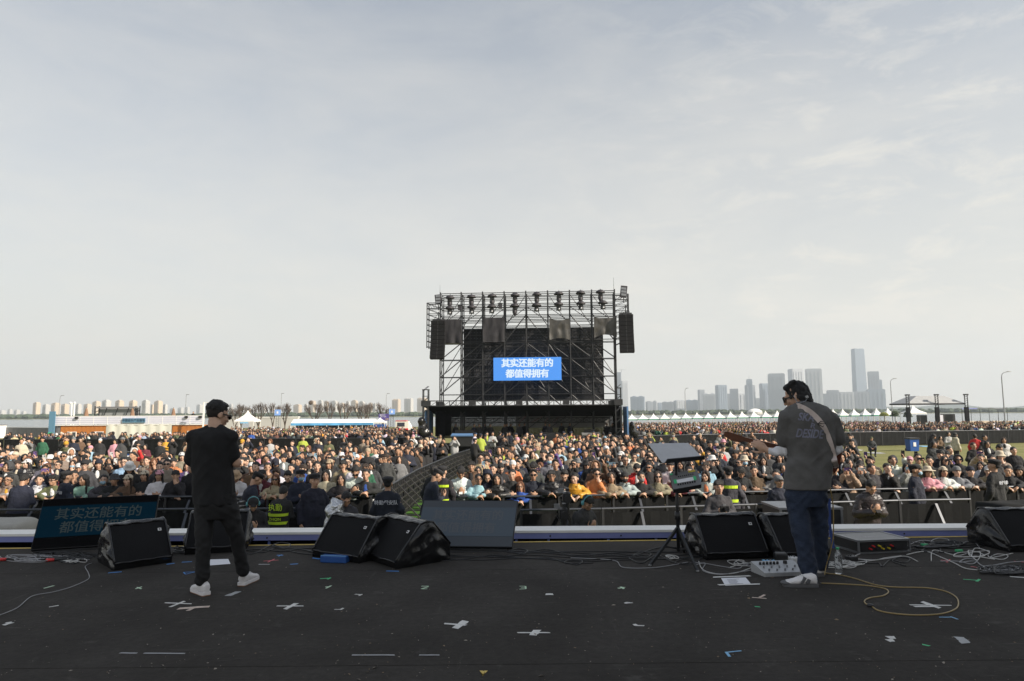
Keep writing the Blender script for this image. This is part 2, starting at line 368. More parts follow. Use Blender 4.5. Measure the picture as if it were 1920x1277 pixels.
# ================================================================== STAGE GEAR
def wedge(label, bl, br, h=0.43, d=0.62, badge=True):
    a, b = G(*bl, STZ), G(*br, STZ); W = (b - a).length
    t = thing('floor_monitor', label, 'speaker', (a + b) / 2, 0, 'wedge monitors on the stage')
    xa = (b - a).normalized(); t.rotation_euler = (0, 0, math.atan2(xa.y, xa.x))
    prof = [(0.02, 0), (0, .07), (.27 * d / .6, h - .02), (.33 * d / .6, h), (.40 * d / .6, h - .01), (d, .17), (d * .98, .0)]
    # side covers, finely subdivided so that the vinyl creases
    def inside(u, v):            # u 0..1 along base, v 0..1 up
        y = u * d
        lo = 0.0
        def z_at(yy):
            for (y0, z0), (y1, z1) in zip(prof[1:6], prof[2:7]):
                if y0 <= yy <= y1: return z0 + (z1 - z0) * (yy - y0) / max(1e-6, y1 - y0)
            return .07
        return Vector((0, y, v * z_at(min(max(y, 0.001), d - .001))))
    for s in (-1, 1):
        mb = MB(); n = 16; seed = rng.random() * 50
        for j in range(n + 1):
            for i in range(n + 1):
                p = inside(i / n, j / n); e = min(i, n - i, j, n - j) / 3.0
                q = mnoise.noise(Vector((p.y * 7 + seed, p.z * 9, 3))) * .055 + abs(mnoise.noise(Vector((p.y * 4 - p.z * 9, seed, p.z * 3)))) * .06
                mb.v.append((s * (W / 2 + (q + .012) * min(1, e)), p.y, p.z))
        for j in range(n):
            for i in range(n):
                f = (j * (n + 1) + i, j * (n + 1) + i + 1, (j + 1) * (n + 1) + i + 1, (j + 1) * (n + 1) + i)
                mb.f.append(f if s > 0 else f[::-1]); mb.m.append(0)
        mb.build('side_cover', 'vinyl', t, smooth=True)
    mb = MB(); n = 14; pp = prof[2:7] + [(0.02, 0), (0, .07)]
    cross = []
    for (y0, z0), (y1, z1) in zip(pp[:-1], pp[1:]):
        for k in range(4): cross.append((y0 + (y1 - y0) * k / 4, z0 + (z1 - z0) * k / 4))
    cross.append(pp[-1])
    for i in range(n + 1):
        x = -W / 2 + W * i / n
        for (y, z) in cross:
            q = mnoise.noise(Vector((x * 9, y * 8 + z * 6, a.x))) * .012 if z > .02 else 0
            mb.v.append((x, y, z + q))
    k = len(cross)
    for i in range(n):
        for j in range(k - 1): mb.f.append((i * k + j, (i + 1) * k + j, (i + 1) * k + j + 1, i * k + j + 1)); mb.m.append(0)
    mb.build('top_cover', 'vinyl', t, smooth=True)
    (y0, z0), (y1, z1) = prof[1], prof[2]
    mb = MB(); nx, nz_ = 12, 8
    for j in range(nz_ + 1):
        for i in range(nx + 1):
            u, v = i / nx, j / nz_; bul = .018 * math.sin(math.pi * u) * math.sin(math.pi * v)
            mb.v.append((-W / 2 + W * u, y0 + (y1 - y0) * v - bul, z0 + (z1 - z0) * v + bul * .6))
    for j in range(nz_):
        for i in range(nx): mb.f.append((j * 13 + i, j * 13 + i + 1, (j + 1) * 13 + i + 1, (j + 1) * 13 + i)); mb.m.append(0)
    mb.build('grille', 'grille', t, smooth=True)
    mb = MB()
    for s in (-1, 1):
        mb.tube([(s * W / 2, y, z) for y, z in [(y0 - .004, z0)] + [(y0 + (y1 - y0) * k / 6 - .006, z0 + (z1 - z0) * k / 6) for k in range(1, 7)] + [prof[3], prof[4], prof[5]]], .011, 6)
    mb.tube([(-W / 2 + W * k / 8, y0 - .004, z0 + .004 * math.sin(k * 2.2)) for k in range(9)], .010, 6)
    mb.tube([(-W / 2 + W * k / 10, y1 - .002, z1 + .007 * math.sin(k * 1.7)) for k in range(11)], .013, 6)
    mb.build('piping', 'vinyl', t, smooth=True)
    if badge:
        v = .74; p = Vector((W * .36, y0 + (y1 - y0) * v - .016, z0 + (z1 - z0) * v + .008))
        q = Matrix.Rotation(math.atan2(z1 - z0, y1 - y0), 3, 'X')
        bd = MB().box(p, (.034, .030, .004), q).build('badge', 'white_plastic', t)
        MB().box(p + q @ Vector((0, 0, .004)), (.016, .014, .003), q).build('emblem', 'dark_plastic', bd)
    return t
wedge('black floor monitor left of the man in black, left end pulled forward', (214, 1071), (322, 1055))
wedge('black floor monitor standing behind the legs of the man in black', (346, 1041), (458, 1035))
wedge('black floor monitor resting against a blue case, left of the pair', (586, 1044), (672, 1057))
wedge('black floor monitor with shiny creased side, right of the pair near the grey screen', (676, 1046), (741, 1068), d=.66)
wedge('black floor monitor between the tripod stand and the pedalboard', (1326, 1051), (1441, 1047))
wedge('black floor monitor behind the guitarist\'s legs', (1468, 1051), (1556, 1046))
wedge('black floor monitor cut by the right edge of the stage view', (1895, 1036), (2008, 1033))
# ---- prompter screens
mat('prompt_off', (0.003, 0.003, 0.0035), 0.6, spec=.05)
mat('prompt_band', (0.001, 0.004, 0.007), 0.6, spec=.05, emit=(0.0, 0.005, 0.010), estr=1.0)
mat('prompt_text', (0.014, 0.014, 0.014), 0.6, spec=.05, emit=(0.012, 0.017, 0.018), estr=1.0)
mat('prompt_glare', (0.026, 0.028, 0.031), 0.6, emit=(0.006, 0.008, 0.011), estr=1.0)  # sky glare on the centre screen is put into its panel, band and text colours
mat('glare_band', (0.026, 0.030, 0.036), 0.6, emit=(0.009, 0.014, 0.020), estr=1.0)
mat('glare_text', (0.04, 0.04, 0.042), 0.6, emit=(0.014, 0.016, 0.019), estr=1.0)
def prompter(label, bl, br, tl, dback, m0, m1, m2):
    a, b = G(*bl, STZ + .04), G(*br, STZ + .04); ym = (a.y + b.y) / 2
    c = at(*tl, a.y + dback); W = (b - a).length; up = c - a; H = up.length
    Mx = frame(a, b - a, (b - a).cross(up)); Mx = Mx.copy()
    xa = (b - a).normalized(); up2 = up - up.dot(xa) * xa * 0.0; ya = up.normalized(); za = xa.cross(ya).normalized()
    Mx = Matrix((xa, ya, za)).transposed().to_4x4(); Mx.translation = a
    t = thing('prompter_screen', label, 'screen', (0, 0, 0))
    mb = MB().prism([(0, 0), (W, 0), (W, H), (0, H)], .06, Mx @ Matrix.Translation((0, 0, -.033))); mb.build('housing', 'dark_plastic', t)
    MB().prism([(.006, .006), (W - .006, .006), (W - .006, H - .006), (.006, H - .006)], .006, Mx).build('panel', m0, t)
    s = MB().prism([(.008, H * .22), (W - .008, H * .22), (W - .008, H * .84), (.008, H * .84)], .003, Mx @ Matrix.Translation((0, 0, .005))).build('picture', m1, t)
    for txt, yy, sz in (('其实还能有的', .67, .142), ('都值得拥有', .40, .142)):
        me = textmesh(txt, H * .255 * W / (H * 2.05), .012, 0)
        me.transform(Mx @ Matrix.Translation((W * (.50 if sz else .5), H * yy - .01, .0085)))
        link('lettering', me, m2, s)
    mb = MB(); mb.box(Mx @ Vector((W * .5, -.02, -.05)), (W * .9, .10, .05), Matrix((xa, xa.cross(Vector((0, 0, 1))) * -1, (0, 0, 1))).transposed())
    p0 = Mx @ Vector((W * .2, H * .6, -.07)); p1 = Mx @ Vector((W * .8, H * .6, -.07))
    for p in (p0, p1): mb.bar(p, (p.x, p.y + .28, STZ), .03)
    mb.build('stand', 'black_metal', t); return t
prompter('dark screen with dim blue lyric band leaning back at the left of the stage', (57, 1031), (284, 1017), (82, 936), .30, 'prompt_off', 'prompt_band', 'prompt_text')
prompter('grey-blue screen with painted-in glare and faint lyrics leaning back right of the monitor pair', (776, 1024), (960, 1026), (795, 938), .30, 'prompt_glare', 'glare_band', 'glare_text')
# ---- draped boxes beyond the platform
def draped(name, label, x0, x1, y0, y1, z0, z1, m, seed=0):
    mb = MB(); mb.box(((x0 + x1) / 2, (y0 + y1) / 2, (z0 + z1) / 2), (x1 - x0, y1 - y0, z1 - z0)); me = fuse(mb, .06, 5)
    displace(me, .05, 2.2, (1, 1, .6), seed); return tag(link(name, me, m), label, 'cover')
p = G(1812, 938, 1.25); draped('equipment_cover', 'black tarpaulin draped over gear beyond the platform at the right', p.x, p.x + 4.0, p.y - .9, p.y - .1, 0.0, 1.27, 'mesh_fabric', 3)
mat('grey_canvas', (0.33, 0.32, 0.29), 0.8, noise=.1)
p = G(-30, 972, 1.37); draped('equipment_cover', 'pale grey canvas cover on a low case at far left behind the dim screen', p.x - 1.2, G(66, 972, 1.37).x, p.y - .5, p.y + .1, 0.2, 1.37, 'grey_canvas', 9)
p = at(1466, 956, 10.1)
t = thing('flight_case', 'grey topped equipment case standing beyond the platform behind the guitarist', 'case', (p.x, p.y, 0))
MB().box((.42, .35, .74), (.9, .7, 1.40)).build('body', 'dark_plastic', t); MB().box((.42, .35, 1.455), (.93, .73, .03)).build('lid', 'steel', t)
for sx in (0, 1): MB().box((-.02 + .88 * sx, .0, .74), (.03, .03, 1.40)).build('edge', 'steel', t)
# ---- rack case with patched cables
a, b = G(1611, 1039, STZ), G(1706, 1035, STZ); W = (b - a).length; xa = (b - a).normalized()
t = thing('rack_case', 'low silver-edged rack case with red and yellow plugs in its open front', 'case', a, math.atan2(xa.y, xa.x))
D, H = .46, .135; mat('case_top', (0.16, 0.16, 0.165), .45, noise=.2, nscale=30)
MB().box((W / 2, D / 2, H / 2 + .008), (W - .02, D - .03, H - .02)).build('body', 'dark_plastic', t)
MB().box((W / 2, D / 2, H + .002), (W - .03, D - .03, .006)).build('top', 'case_top', t)
mb = MB()
for x in (0.0, W): mb.bar((x, 0, H), (x, D, H), .022); mb.bar((x, 0, 0.01), (x, D, .01), .018)
for y in (0.0, D):
    mb.bar((.011, y, H), (W - .011, y, H), .022); mb.bar((.009, y, .01), (W - .009, y, .01), .018)
    for x in (0.0, W): mb.bar((x, y, .02), (x, y, H - .011), .018)
mb.build('edge', 'steel', t)
pn = MB().box((W / 2, -.001, H / 2), (W - .05, .006, H - .045)).build('panel', 'black_metal', t)
for i in range(9):
    c = ('red_plastic', 'red_plastic', 'black_cable', 'yellow_plastic', 'yellow_plastic', 'black_cable', 'yellow_plastic', 'red_plastic', 'black_cable')[i]
    x = W * .2 + W * .06 * i; z = H * (.62 if i % 2 else .42)
    MB().cyl((x, .0, z), (x, -.045, z - .004), .009, .008, 8).build('plug', c, t)
me = textmesh('SLAW HTO', .05, .002, 0); me.transform(Matrix.Translation((W * .55, D * .42, H + .007)) @ Matrix.Diagonal((1, 1, 1, 1)))
mat('stencil', (0.42, 0.42, 0.42), .7); link('stencil', me, 'stencil', t)
# ---- pedalboard
a, b = G(1434, 1082, STZ), G(1512, 1079, STZ); xa = (b - a).normalized(); W = (b - a).length
t = thing('pedalboard', 'silver multi-effects floor unit with black knobs at the guitarist\'s feet', 'pedalboard', a, math.atan2(xa.y, xa.x))
mat('silver', (0.42, 0.43, 0.44), .45, .25, noise=.08, nscale=40)
D = .23; mb = MB(); mb.v = [(0, 0, 0), (W, 0, 0), (W, D, 0), (-.02, D, 0), (0, 0, .035), (W, 0, .035), (W, D, .095), (-.02, D, .095)]
mb.f = [(3, 2, 1, 0), (4, 5, 6, 7), (0, 1, 5, 4), (1, 2, 6, 5), (2, 3, 7, 6), (3, 0, 4, 7)]; mb.m = [0] * 6
mb.build('chassis', 'silver', t)
sl_ = lambda y: .035 + .06 * y / D
for i in range(6): MB().cyl((W * (.10 + .085 * i), D * .72, sl_(D * .72) - .002), (W * (.10 + .085 * i), D * .72 - .006, sl_(D * .72) + .022), .013, .011, 10).build('knob', 'dark_plastic', t)
MB().cyl((W * .72, D * .74, sl_(D * .74) - .002), (W * .72, D * .74, sl_(D * .74) + .025), .02, .018, 12).build('knob', 'dark_plastic', t)
for r in range(2):
    for i in range(5):
        x = W * (.10 + .19 * i + .06 * r); y = D * (.42 - .25 * r)
        MB().cyl((x, y, sl_(y) - .003), (x, y - .003, sl_(y) + .02), .009, .008, 8).build('footswitch', 'steel', t)
def small(name, label, cat, px, py, dims, m, rz=0.0, top=None):
    p = G(px, py, STZ); t = thing(name, label, cat, p, rz)
    me = evalmesh(MB().box((0, 0, dims[2] / 2), dims).mesh(), [('BEVEL', dict(width=min(dims) * .15, segments=2))]); link('casing', me, m, t)
    if top: top(t, dims)
    return t
def knobs(t, d):
    for i in (-1, 0, 1): MB().cyl((i * d[0] * .28, d[1] * .15, d[2]), (i * d[0] * .28, d[1] * .15, d[2] + .012), .009, .008, 8).build('knob', 'dark_plastic', t)
    MB().cyl((0, -d[1] * .25, d[2]), (0, -d[1] * .25, d[2] + .012), .010, .009, 8).build('footswitch', 'steel', t)
small('effect_pedal', 'pale blue effect pedal behind the silver floor unit', 'pedal', 1443, 1060, (.12, .09, .05), 'lightblue_tape', .1, knobs)
small('power_supply', 'flat black power box on its block behind the silver floor unit', 'power box', 1464, 1053, (.13, .09, .085), 'dark_plastic', -.1, lambda t, d: MB().box((0, 0, d[2] + .004), (.10, .05, .008)).build('lid', 'grey_plastic', t))
small('effect_pedal', 'white effect pedal beside the jeans of the guitarist', 'pedal', 1487, 1055, (.09, .11, .06), 'white_plastic', .2, knobs)
small('blue_case', 'long blue tray case lying at the foot of the monitor pair', 'case', 628, 1054, (.29, .10, .07), 'blue_plastic', -.20, lambda t, d: MB().box((0, -d[1] * .4, d[2] + .002), (d[0] * .96, .008, .004)).build('lid', 'lightblue_tape', t))
small('junction_box', 'small black junction box on the floor beside the water bottle', 'box', 1597, 1052, (.10, .08, .05), 'dark_plastic', .3, knobs)
# ---- bottle
p = G(1573, 1076, STZ); t = thing('water_bottle', 'clear plastic water bottle with green cap standing beside the guitarist', 'bottle', p)
prof = [(.030, 0), (.035, .006)]
for k in range(12): prof += [(.036, .012 + .011 * k), (.0335, .0175 + .011 * k)]
prof += [(.036, .150), (.034, .168), (.024, .196), (.0135, .212), (.0135, .228)]
def lathe(prof, n=16): return MB().loft([((0, 0, z), r, r) for r, z in prof], n)
mat('clear_plastic', (0.93, 0.95, 0.96), .08, trans=.92)
mat('water_fill', (0.90, 0.93, 0.95), .02, trans=1.0)
MATS['water_fill'].node_tree.nodes['Principled BSDF'].inputs['IOR'].default_value = 1.33
MATS['clear_plastic'].node_tree.nodes['Principled BSDF'].inputs['IOR'].default_value = 1.25
lathe(prof).build('bottle_body', 'clear_plastic', t, True); MB().cyl((0, 0, .226), (0, 0, .246), .0155, .0155, 14).build('cap', 'green_plastic', t, True)
# ---- music stand with desk, and the little mixer clamped to it
base = G(1273, 1052, STZ)
t = thing('music_stand', 'black tripod stand carrying a tilted grey desk in front of the crowd', 'music stand', base)
topz = at(1273, 866, base.y).z - STZ
MB().cyl((0, 0, .10), (0, 0, topz), .019, .016, 12).build('pole', 'black_metal', t, True)
MB().cyl((0, 0, .42), (0, 0, .50), .03, .03, 12).build('collar', 'dark_plastic', t, True)
for q in ((1219, 1062), (1308, 1073), (1283, 1036)):
    e = G(*q, STZ) - base; lg = MB(); lg.bar((0, 0, .34), e + Vector((0, 0, .01)), .022, .03); lg.bar((0, 0, .12), e * .5 + Vector((0, 0, .175)), .012, .016)
    l = lg.build('leg', 'black_metal', t); MB().ell(e + Vector((0, 0, .012)), (.018, .018, .012), None, 8, 6).build('foot', 'grey_plastic', l)
c = [at(1215, 832, base.y + .18), at(1290, 831, base.y + .18), at(1320, 861, base.y - .14), at(1242, 868, base.y - .14)]
c = [q - base for q in c]; nrm = (c[1] - c[0]).cross(c[3] - c[0]).normalized(); nrm = nrm if nrm.z > 0 else -nrm
mat('desk_grey', (0.44, 0.445, 0.46), .5, noise=.06, nscale=15)
mb = MB(); mb.add([q + nrm * .004 for q in c] + [q - nrm * .004 for q in c], [(0, 1, 2, 3), (7, 6, 5, 4), (0, 4, 5, 1), (1, 5, 6, 2), (2, 6, 7, 3), (3, 7, 4, 0)]); mb.build('desk', 'desk_grey', t)
mb = MB(); a0, b0 = c[3], c[2]; a0 = a0 + (b0 - a0) * .05
mb.add([a0, b0, b0 + nrm * .045, a0 + (b0 - a0) * .06 + nrm * .045] + [q + (c[3] - c[0]).normalized() * .012 for q in (a0, b0, b0 + nrm * .045, a0 + (b0 - a0) * .06 + nrm * .045)],
       [(0, 1, 2, 3), (7, 6, 5, 4), (0, 4, 5, 1), (1, 5, 6, 2), (2, 6, 7, 3), (3, 7, 4, 0)]); mb.build('lip', 'black_metal', t)
MB().cyl((0, 0, topz - .12), sum(c, Vector()) / 4 - nrm * .006, .016, .014, 8).build('bracket', 'black_metal', t)
MB().cyl((0, -.02, .70), (.11, -.08, .72), .014, .012, 8).build('clamp', 'black_metal', t)
pn = at(1297, 860, base.y - .13)
t2 = thing('pen', 'pale pen lying in the lip of the music desk', 'pen', pn); MB().cyl((-.035, 0, .012), (.03, -.005, .012), .005, .005, 8).build('barrel', 'white_plastic', t2); MB().cyl((.03, -.005, .012), (.045, -.006, .012), .005, .001, 8).build('tip', 'dark_plastic', t2)
# mixer
c = [at(1255, 888, base.y + .02), at(1306, 879, base.y + .06), at(1317, 911, base.y - .16), at(1262, 917, base.y - .20)]
o = (c[0] + c[1] + c[2] + c[3]) / 4; xa = (c[1] - c[0]); ya = (c[0] - c[3]); za = xa.cross(ya).normalized()
W, D = xa.length, ya.length; Mx = Matrix((xa.normalized(), ya.normalized(), za)).transposed().to_4x4(); Mx.translation = o
t = thing('personal_mixer', 'grey personal mixer with green-taped label strip on the tripod pole', 'mixer', o)
L = Matrix.Translation(-o) @ Mx
MB().prism([(-W / 2, -D / 2), (W / 2, -D / 2), (W / 2, D / 2), (-W / 2, D / 2)], .045, L @ Matrix.Translation((0, 0, -.024))).build('body', 'dark_plastic', t)
mat('mixer_face', (0.17, 0.17, 0.175), .45, noise=.1, nscale=60)
MB().prism([(-W / 2, -D / 2), (W / 2, -D / 2), (W / 2, D / 2), (-W / 2, D / 2)], .006, L).build('faceplate', 'mixer_face', t)
MB().prism([(-W * .36, -D * .18), (W * .30, -D * .18), (W * .30, D * .03), (-W * .36, D * .03)], .003, L @ Matrix.Translation((0, 0, .0046))).build('label_strip', 'paper', t)
for x in (-.37, .33): MB().prism([(W * (x - .05), -D * .19), (W * (x + .05), -D * .19), (W * (x + .05), D * .05), (W * (x - .05), D * .05)], .002, L @ Matrix.Translation((0, 0, .0075))).build('tape', 'green_tape', t)
MB().prism([(W * .17, D * .36), (W * .42, D * .36), (W * .42, D * .46), (W * .17, D * .46)], .003, L @ Matrix.Translation((0, 0, .0046))).build('sticker', 'yellow_plastic', t)
MB().prism([(-W * .5, D * .40), (-W * .40, D * .40), (-W * .40, D * .5), (-W * .5, D * .5)], .003, L @ Matrix.Translation((0, 0, .0046))).build('sticker', 'green_tape', t)
for i in range(8): MB().cyl(L @ Vector((-W * .30 + W * .085 * i, -D * .30, .002)), L @ Vector((-W * .30 + W * .085 * i, -D * .30, .016)), .0075, .007, 8).build('knob', 'screen_black', t)
for i in range(8): MB().cyl(L @ Vector((-W * .22 + W * .075 * i, D * .20, .002)), L @ Vector((-W * .22 + W * .075 * i, D * .20, .012)), .005, .005, 8).build('knob', 'screen_black', t)
# ---- tape marks: strips given by their two ends on the floor
_tz = [0]
def strip(mb, a, b, wd, z=None):
    _tz[0] = (_tz[0] + 1) % 5; z = STZ + .0012 + .0006 * _tz[0]
    a, b = G(*a, z), G(*b, z); d = (b - a).normalized(); s = d.cross(Vector((0, 0, 1))) * wd / 2; n = 5; rag = .30
    vs = []
    for i in range(n + 1):
        p = a + (b - a) * i / n; j, k_ = ((rng.random() - .5) * rag for _ in 'ab'); e_ = d * (rng.random() - .5) * wd * .5 if i in (0, n) else d * 0; vs += [p + s * (1 + j) + e_, p - s * (1 + k_) - e_]
    vs2 = [v - Vector((0, 0, .0009)) for v in vs]
    mb.add(vs + vs2, [(2 * i, 2 * i + 1, 2 * i + 3, 2 * i + 2) for i in range(n)] + [(12 + 2 * i, 12 + 2 * i + 2, 12 + 2 * i + 3, 12 + 2 * i + 1) for i in range(n)]); return mb
def tape(label, m, *strips, cat='tape mark'):
    mb = MB()
    for s in strips: strip(mb, *s)
    return tag(mb.build('tape_mark', m), label, cat, 'tape marks on the stage floor')
tape('white tape cross in front of the white-shod man in black', 'white_tape', ((309, 1130), (359, 1132), .022), ((319, 1138), (346, 1127), .028))
tape('ragged beige tape strip just below the white cross at the man in black', 'beige_tape', ((334, 1141), (393, 1137), .05), ((352, 1145), (366, 1138), .03))
tape('slanting grey tape strip below the right shoe of the man in black', 'grey_tape', ((427, 1117), (447, 1109), .055))
tape('white tape cross on the floor between the two performers, nearest the left man', 'white_tape', ((519, 1136), (569, 1136), .022), ((534, 1142), (556, 1131), .04))
tape('white and grey tape cross at the middle of the floor', 'white_tape', ((833, 1169), (874, 1172), .028), ((853, 1178), (873, 1164), .062))
tape('long thin white tape cross right of the middle one', 'white_tape', ((970, 1186), (1031, 1186), .020), ((999, 1191), (1007, 1181), .055))
tape('messy white tape cross inside the loop of the gold cable', 'white_tape', ((1706, 1134), (1784, 1135), .022), ((1728, 1128), (1762, 1140), .045), ((1714, 1137), (1752, 1137), .030))
tape('thin white tape L at far left by the grey cable', 'white_tape', ((6, 1172), (23, 1167), .035), ((10, 1168), (22, 1166), .02))
tape('beige white tape scrap left of the floor near the thin cable', 'white_tape', ((92, 1138), (110, 1135), .02))
tape('pale green tape strip left of the man in black', 'palegreen_tape', ((82, 1103), (101, 1098), .02))
tape('pale green tape shaped like a one, left of centre under the monitor pair', 'palegreen_tape', ((611, 1103), (621, 1098), .018), ((610, 1100), (619, 1100), .012))
tape('pale green tape shaped like a two below the grey screen', 'palegreen_tape', ((790, 1099), (804, 1099), .015), ((790, 1104), (803, 1100), .015), ((790, 1104), (801, 1104), .012))
tape('pale green tape shaped like a three right of the grey screen', 'palegreen_tape', ((974, 1099), (986, 1099), .012), ((977, 1102), (986, 1102), .012), ((974, 1104.5), (986, 1104), .012), ((985, 1099), (986, 1104), .014))
tape('pale green tape scrap in front of the tripod stand', 'palegreen_tape', ((1159, 1103), (1171, 1101), .022), ((1164, 1100), (1170, 1104), .02))
tape('small pale green tape shaped like a four left of the man in black', 'palegreen_tape', ((254, 1104), (266, 1100), .018), ((257, 1101), (265, 1104), .014))
tape('bright green tape L below the monitor pair', 'green_tape', ((600, 1085), (616, 1084), .018), ((614, 1086), (620, 1083), .02))
tape('bright green tape L at right beyond the gold cable', 'green_tape', ((1806, 1086), (1834, 1088), .016), ((1831, 1090), (1837, 1086), .022))
tape('small green tape dash in front of the taped song sheet', 'green_tape', ((1415, 1137), (1425, 1138), .018))
tape('small green tape dash right of the white scrap at lower right', 'green_tape', ((1729, 1208), (1743, 1211), .02))
tape('light blue tape corner at the lower right of the floor', 'lightblue_tape', ((1360, 1223), (1390, 1220), .014), ((1362, 1223), (1368, 1231), .018))
tape('light blue tape corner beside the gold cable loop', 'lightblue_tape', ((1761, 1157), (1784, 1157), .012), ((1782, 1156), (1796, 1161), .014))
tape('blue tape triangle beside the shin of the man in black', 'blue_tape', ((344, 1073), (367, 1072), .010), ((344, 1073), (348, 1076.5), .010), ((348, 1076.5), (367, 1072), .010))
tape('blue tape strip under the leftmost floor monitor', 'blue_tape', ((203, 1074), (228, 1072), .022))
tape('blue tape tab at the right foot of the leftmost floor monitor', 'blue_tape', ((312, 1058), (327, 1056), .028))
tape('blue tape tab in front of the monitor behind the man in black', 'blue_tape', ((341, 1054), (360, 1053), .02))
tape('blue tape tab at the front corner of the creased monitor', 'blue_tape', ((724, 1070.5), (748, 1071), .02))
tape('blue tape tab left of the blue tray case', 'blue_tape', ((586, 1046), (600, 1048), .03))
tape('blue tape T left of the monitor pair', 'blue_tape', ((519, 1041), (531, 1041), .018), ((522, 1043), (528, 1040), .012))
tape('small blue tape bit below the blue T', 'blue_tape', ((544, 1058), (559, 1057), .022))
tape('red tape cross left of the monitor pair', 'red_tape', ((494, 1052), (522, 1050), .014), ((502, 1054), (515, 1048), .014))
tape('pale grey tape dash under the red cross', 'grey_tape', ((485, 1058), (506, 1058), .022))
tape('red tape Y among the cables at right', 'red_tape', ((1764, 1050), (1777, 1051), .014), ((1775, 1054), (1781, 1049), .016))
tape('red tape strip at the coiled cables', 'red_tape', ((1820, 1062), (1840, 1065), .014))
tape('red tape strip at the right edge by the last monitor', 'red_tape', ((1901, 1052), (1921, 1054), .012))
tape('white tape strip at the right edge of the floor under the coils', 'white_tape', ((1894, 1081), (1924, 1083), .03))
tape('white tape L nearest below the bright green L of the monitor pair', 'white_tape', ((666, 1114), (678, 1115), .016), ((673, 1117), (679, 1114), .016))
tape('white tape tick between the two middle crosses', 'white_tape', ((627, 1142.5), (640, 1142.5), .012), ((638, 1143), (644, 1140), .020))
tape('white tape L in front of the tripod stand, the upper', 'white_tape', ((1171, 1131), (1186, 1130), .018), ((1172, 1131), (1178, 1129), .03))
tape('white tape L in front of the tripod stand, the lower', 'white_tape', ((1189, 1172.5), (1208, 1173), .02), ((1189, 1170), (1194, 1173), .03))
tape('folded white tape scrap at the lower right of the floor', 'white_tape', ((1664, 1195), (1678, 1195), .055), ((1664, 1201), (1676, 1200), .05))
tape('slanting pale tape strip at lower right', 'grey_tape', ((1797, 1194), (1812, 1206), .06))
tape('yellow tape square at the very front of the floor', 'yellow_tape', ((903, 1262), (910, 1262), .07))
tape('twisted tan paper scrap in front of the taped song sheet', 'beige_tape', ((1410, 1120), (1437, 1122), .02), ((1424, 1120), (1434, 1115), .02))
tape('small white paper oval right of the pale green three', 'white_tape', ((1023, 1114), (1037, 1114), .045))
mb = MB()
for (a, b) in (((225, 1224), (257, 1224.5)), ((270, 1224.5), (347, 1225)), ((660, 1228), (740, 1228)), ((786, 1228), (824, 1228))): strip(mb, a, b, .016)
tag(mb.build('seam_tape', 'grey_tape'), 'worn grey tape along the floor seam at the front', 'tape')
# papers
def sheet(name, label, q, m='paper', lines=True):
    z = STZ + .005; v = [G(*p, z) for p in q]; t = thing(name, label, 'paper', sum(v, Vector()) / 4)
    o = t.location; L = [p - o for p in v]
    mb = MB(); mb.add(L + [p - Vector((0, 0, .0015)) for p in L], [(3, 2, 1, 0), (4, 5, 6, 7), (0, 1, 5, 4), (1, 2, 6, 5), (2, 3, 7, 6), (3, 0, 4, 7)])
    for i, f in enumerate(mb.f): pass
    mb.build('sheet', m, t)
    if lines:
        mb = MB(); n = 6
        for i in range(n):
            v0 = .2 + .6 * i / (n - 1); u1 = .5 + .25 * rng.random()
            P = lambda u, v: (L[0] * (1 - u) + L[1] * u) * (1 - v) + (L[3] * (1 - u) + L[2] * u) * v + Vector((0, 0, .0012))
            mb.add([P(.2, v0), P(u1, v0), P(u1, v0 + .035), P(.2, v0 + .035)], [(0, 1, 2, 3)])
        mat('ink', (.22, .22, .26), .8); mb.build('writing', 'ink', t)
    return t
t = sheet('song_sheet', 'white song sheet taped down with two strips before the guitarist', [(1352, 1084), (1398, 1082.5), (1409, 1096), (1360, 1098)])
for a, b in (((1337, 1083), (1407, 1080.5)), ((1347, 1097.5), (1425, 1096))):
    mb = MB(); strip(mb, a, b, .035); mb.v = [tuple(Vector(q) - t.location + Vector((0, 0, .0045))) for q in mb.v]; mb.build('tape', 'white_tape', t)
sheet('song_sheet', 'plain white sheet lying between the shoes of the man in black and the monitor', [(393, 1049), (428, 1048), (432, 1057), (394, 1060)], lines=False)
# ---- litter
mb = MB(); mb2 = None
for i in range(760):
    px = rng.uniform(-20, 1940); py = 1030 + 245 * rng.random() ** 0.8; p = G(px, py, STZ + .004); s = rng.uniform(.0018, .0054) * (1 + (rng.random() < .06) * 1.6); a = rng.random() * 6.3
    u = Vector((math.cos(a), math.sin(a), 0)) * s * rng.uniform(.8, 2.2); v = Vector((-math.sin(a), math.cos(a), 0)) * s * .7; h = Vector((0, 0, s * .5))
    mb.add([p + u, p + v + h, p - u, p - v], [(0, 1, 2), (0, 2, 3)], i % 2)
mat('crumb', (.33, .29, .24), .9); mat('chip', (.22, .16, .10), .9)
stuff(tag(mb.build('litter', ['crumb', 'chip']), 'crumbs, confetti and dust scattered over the black floor', 'litter'))
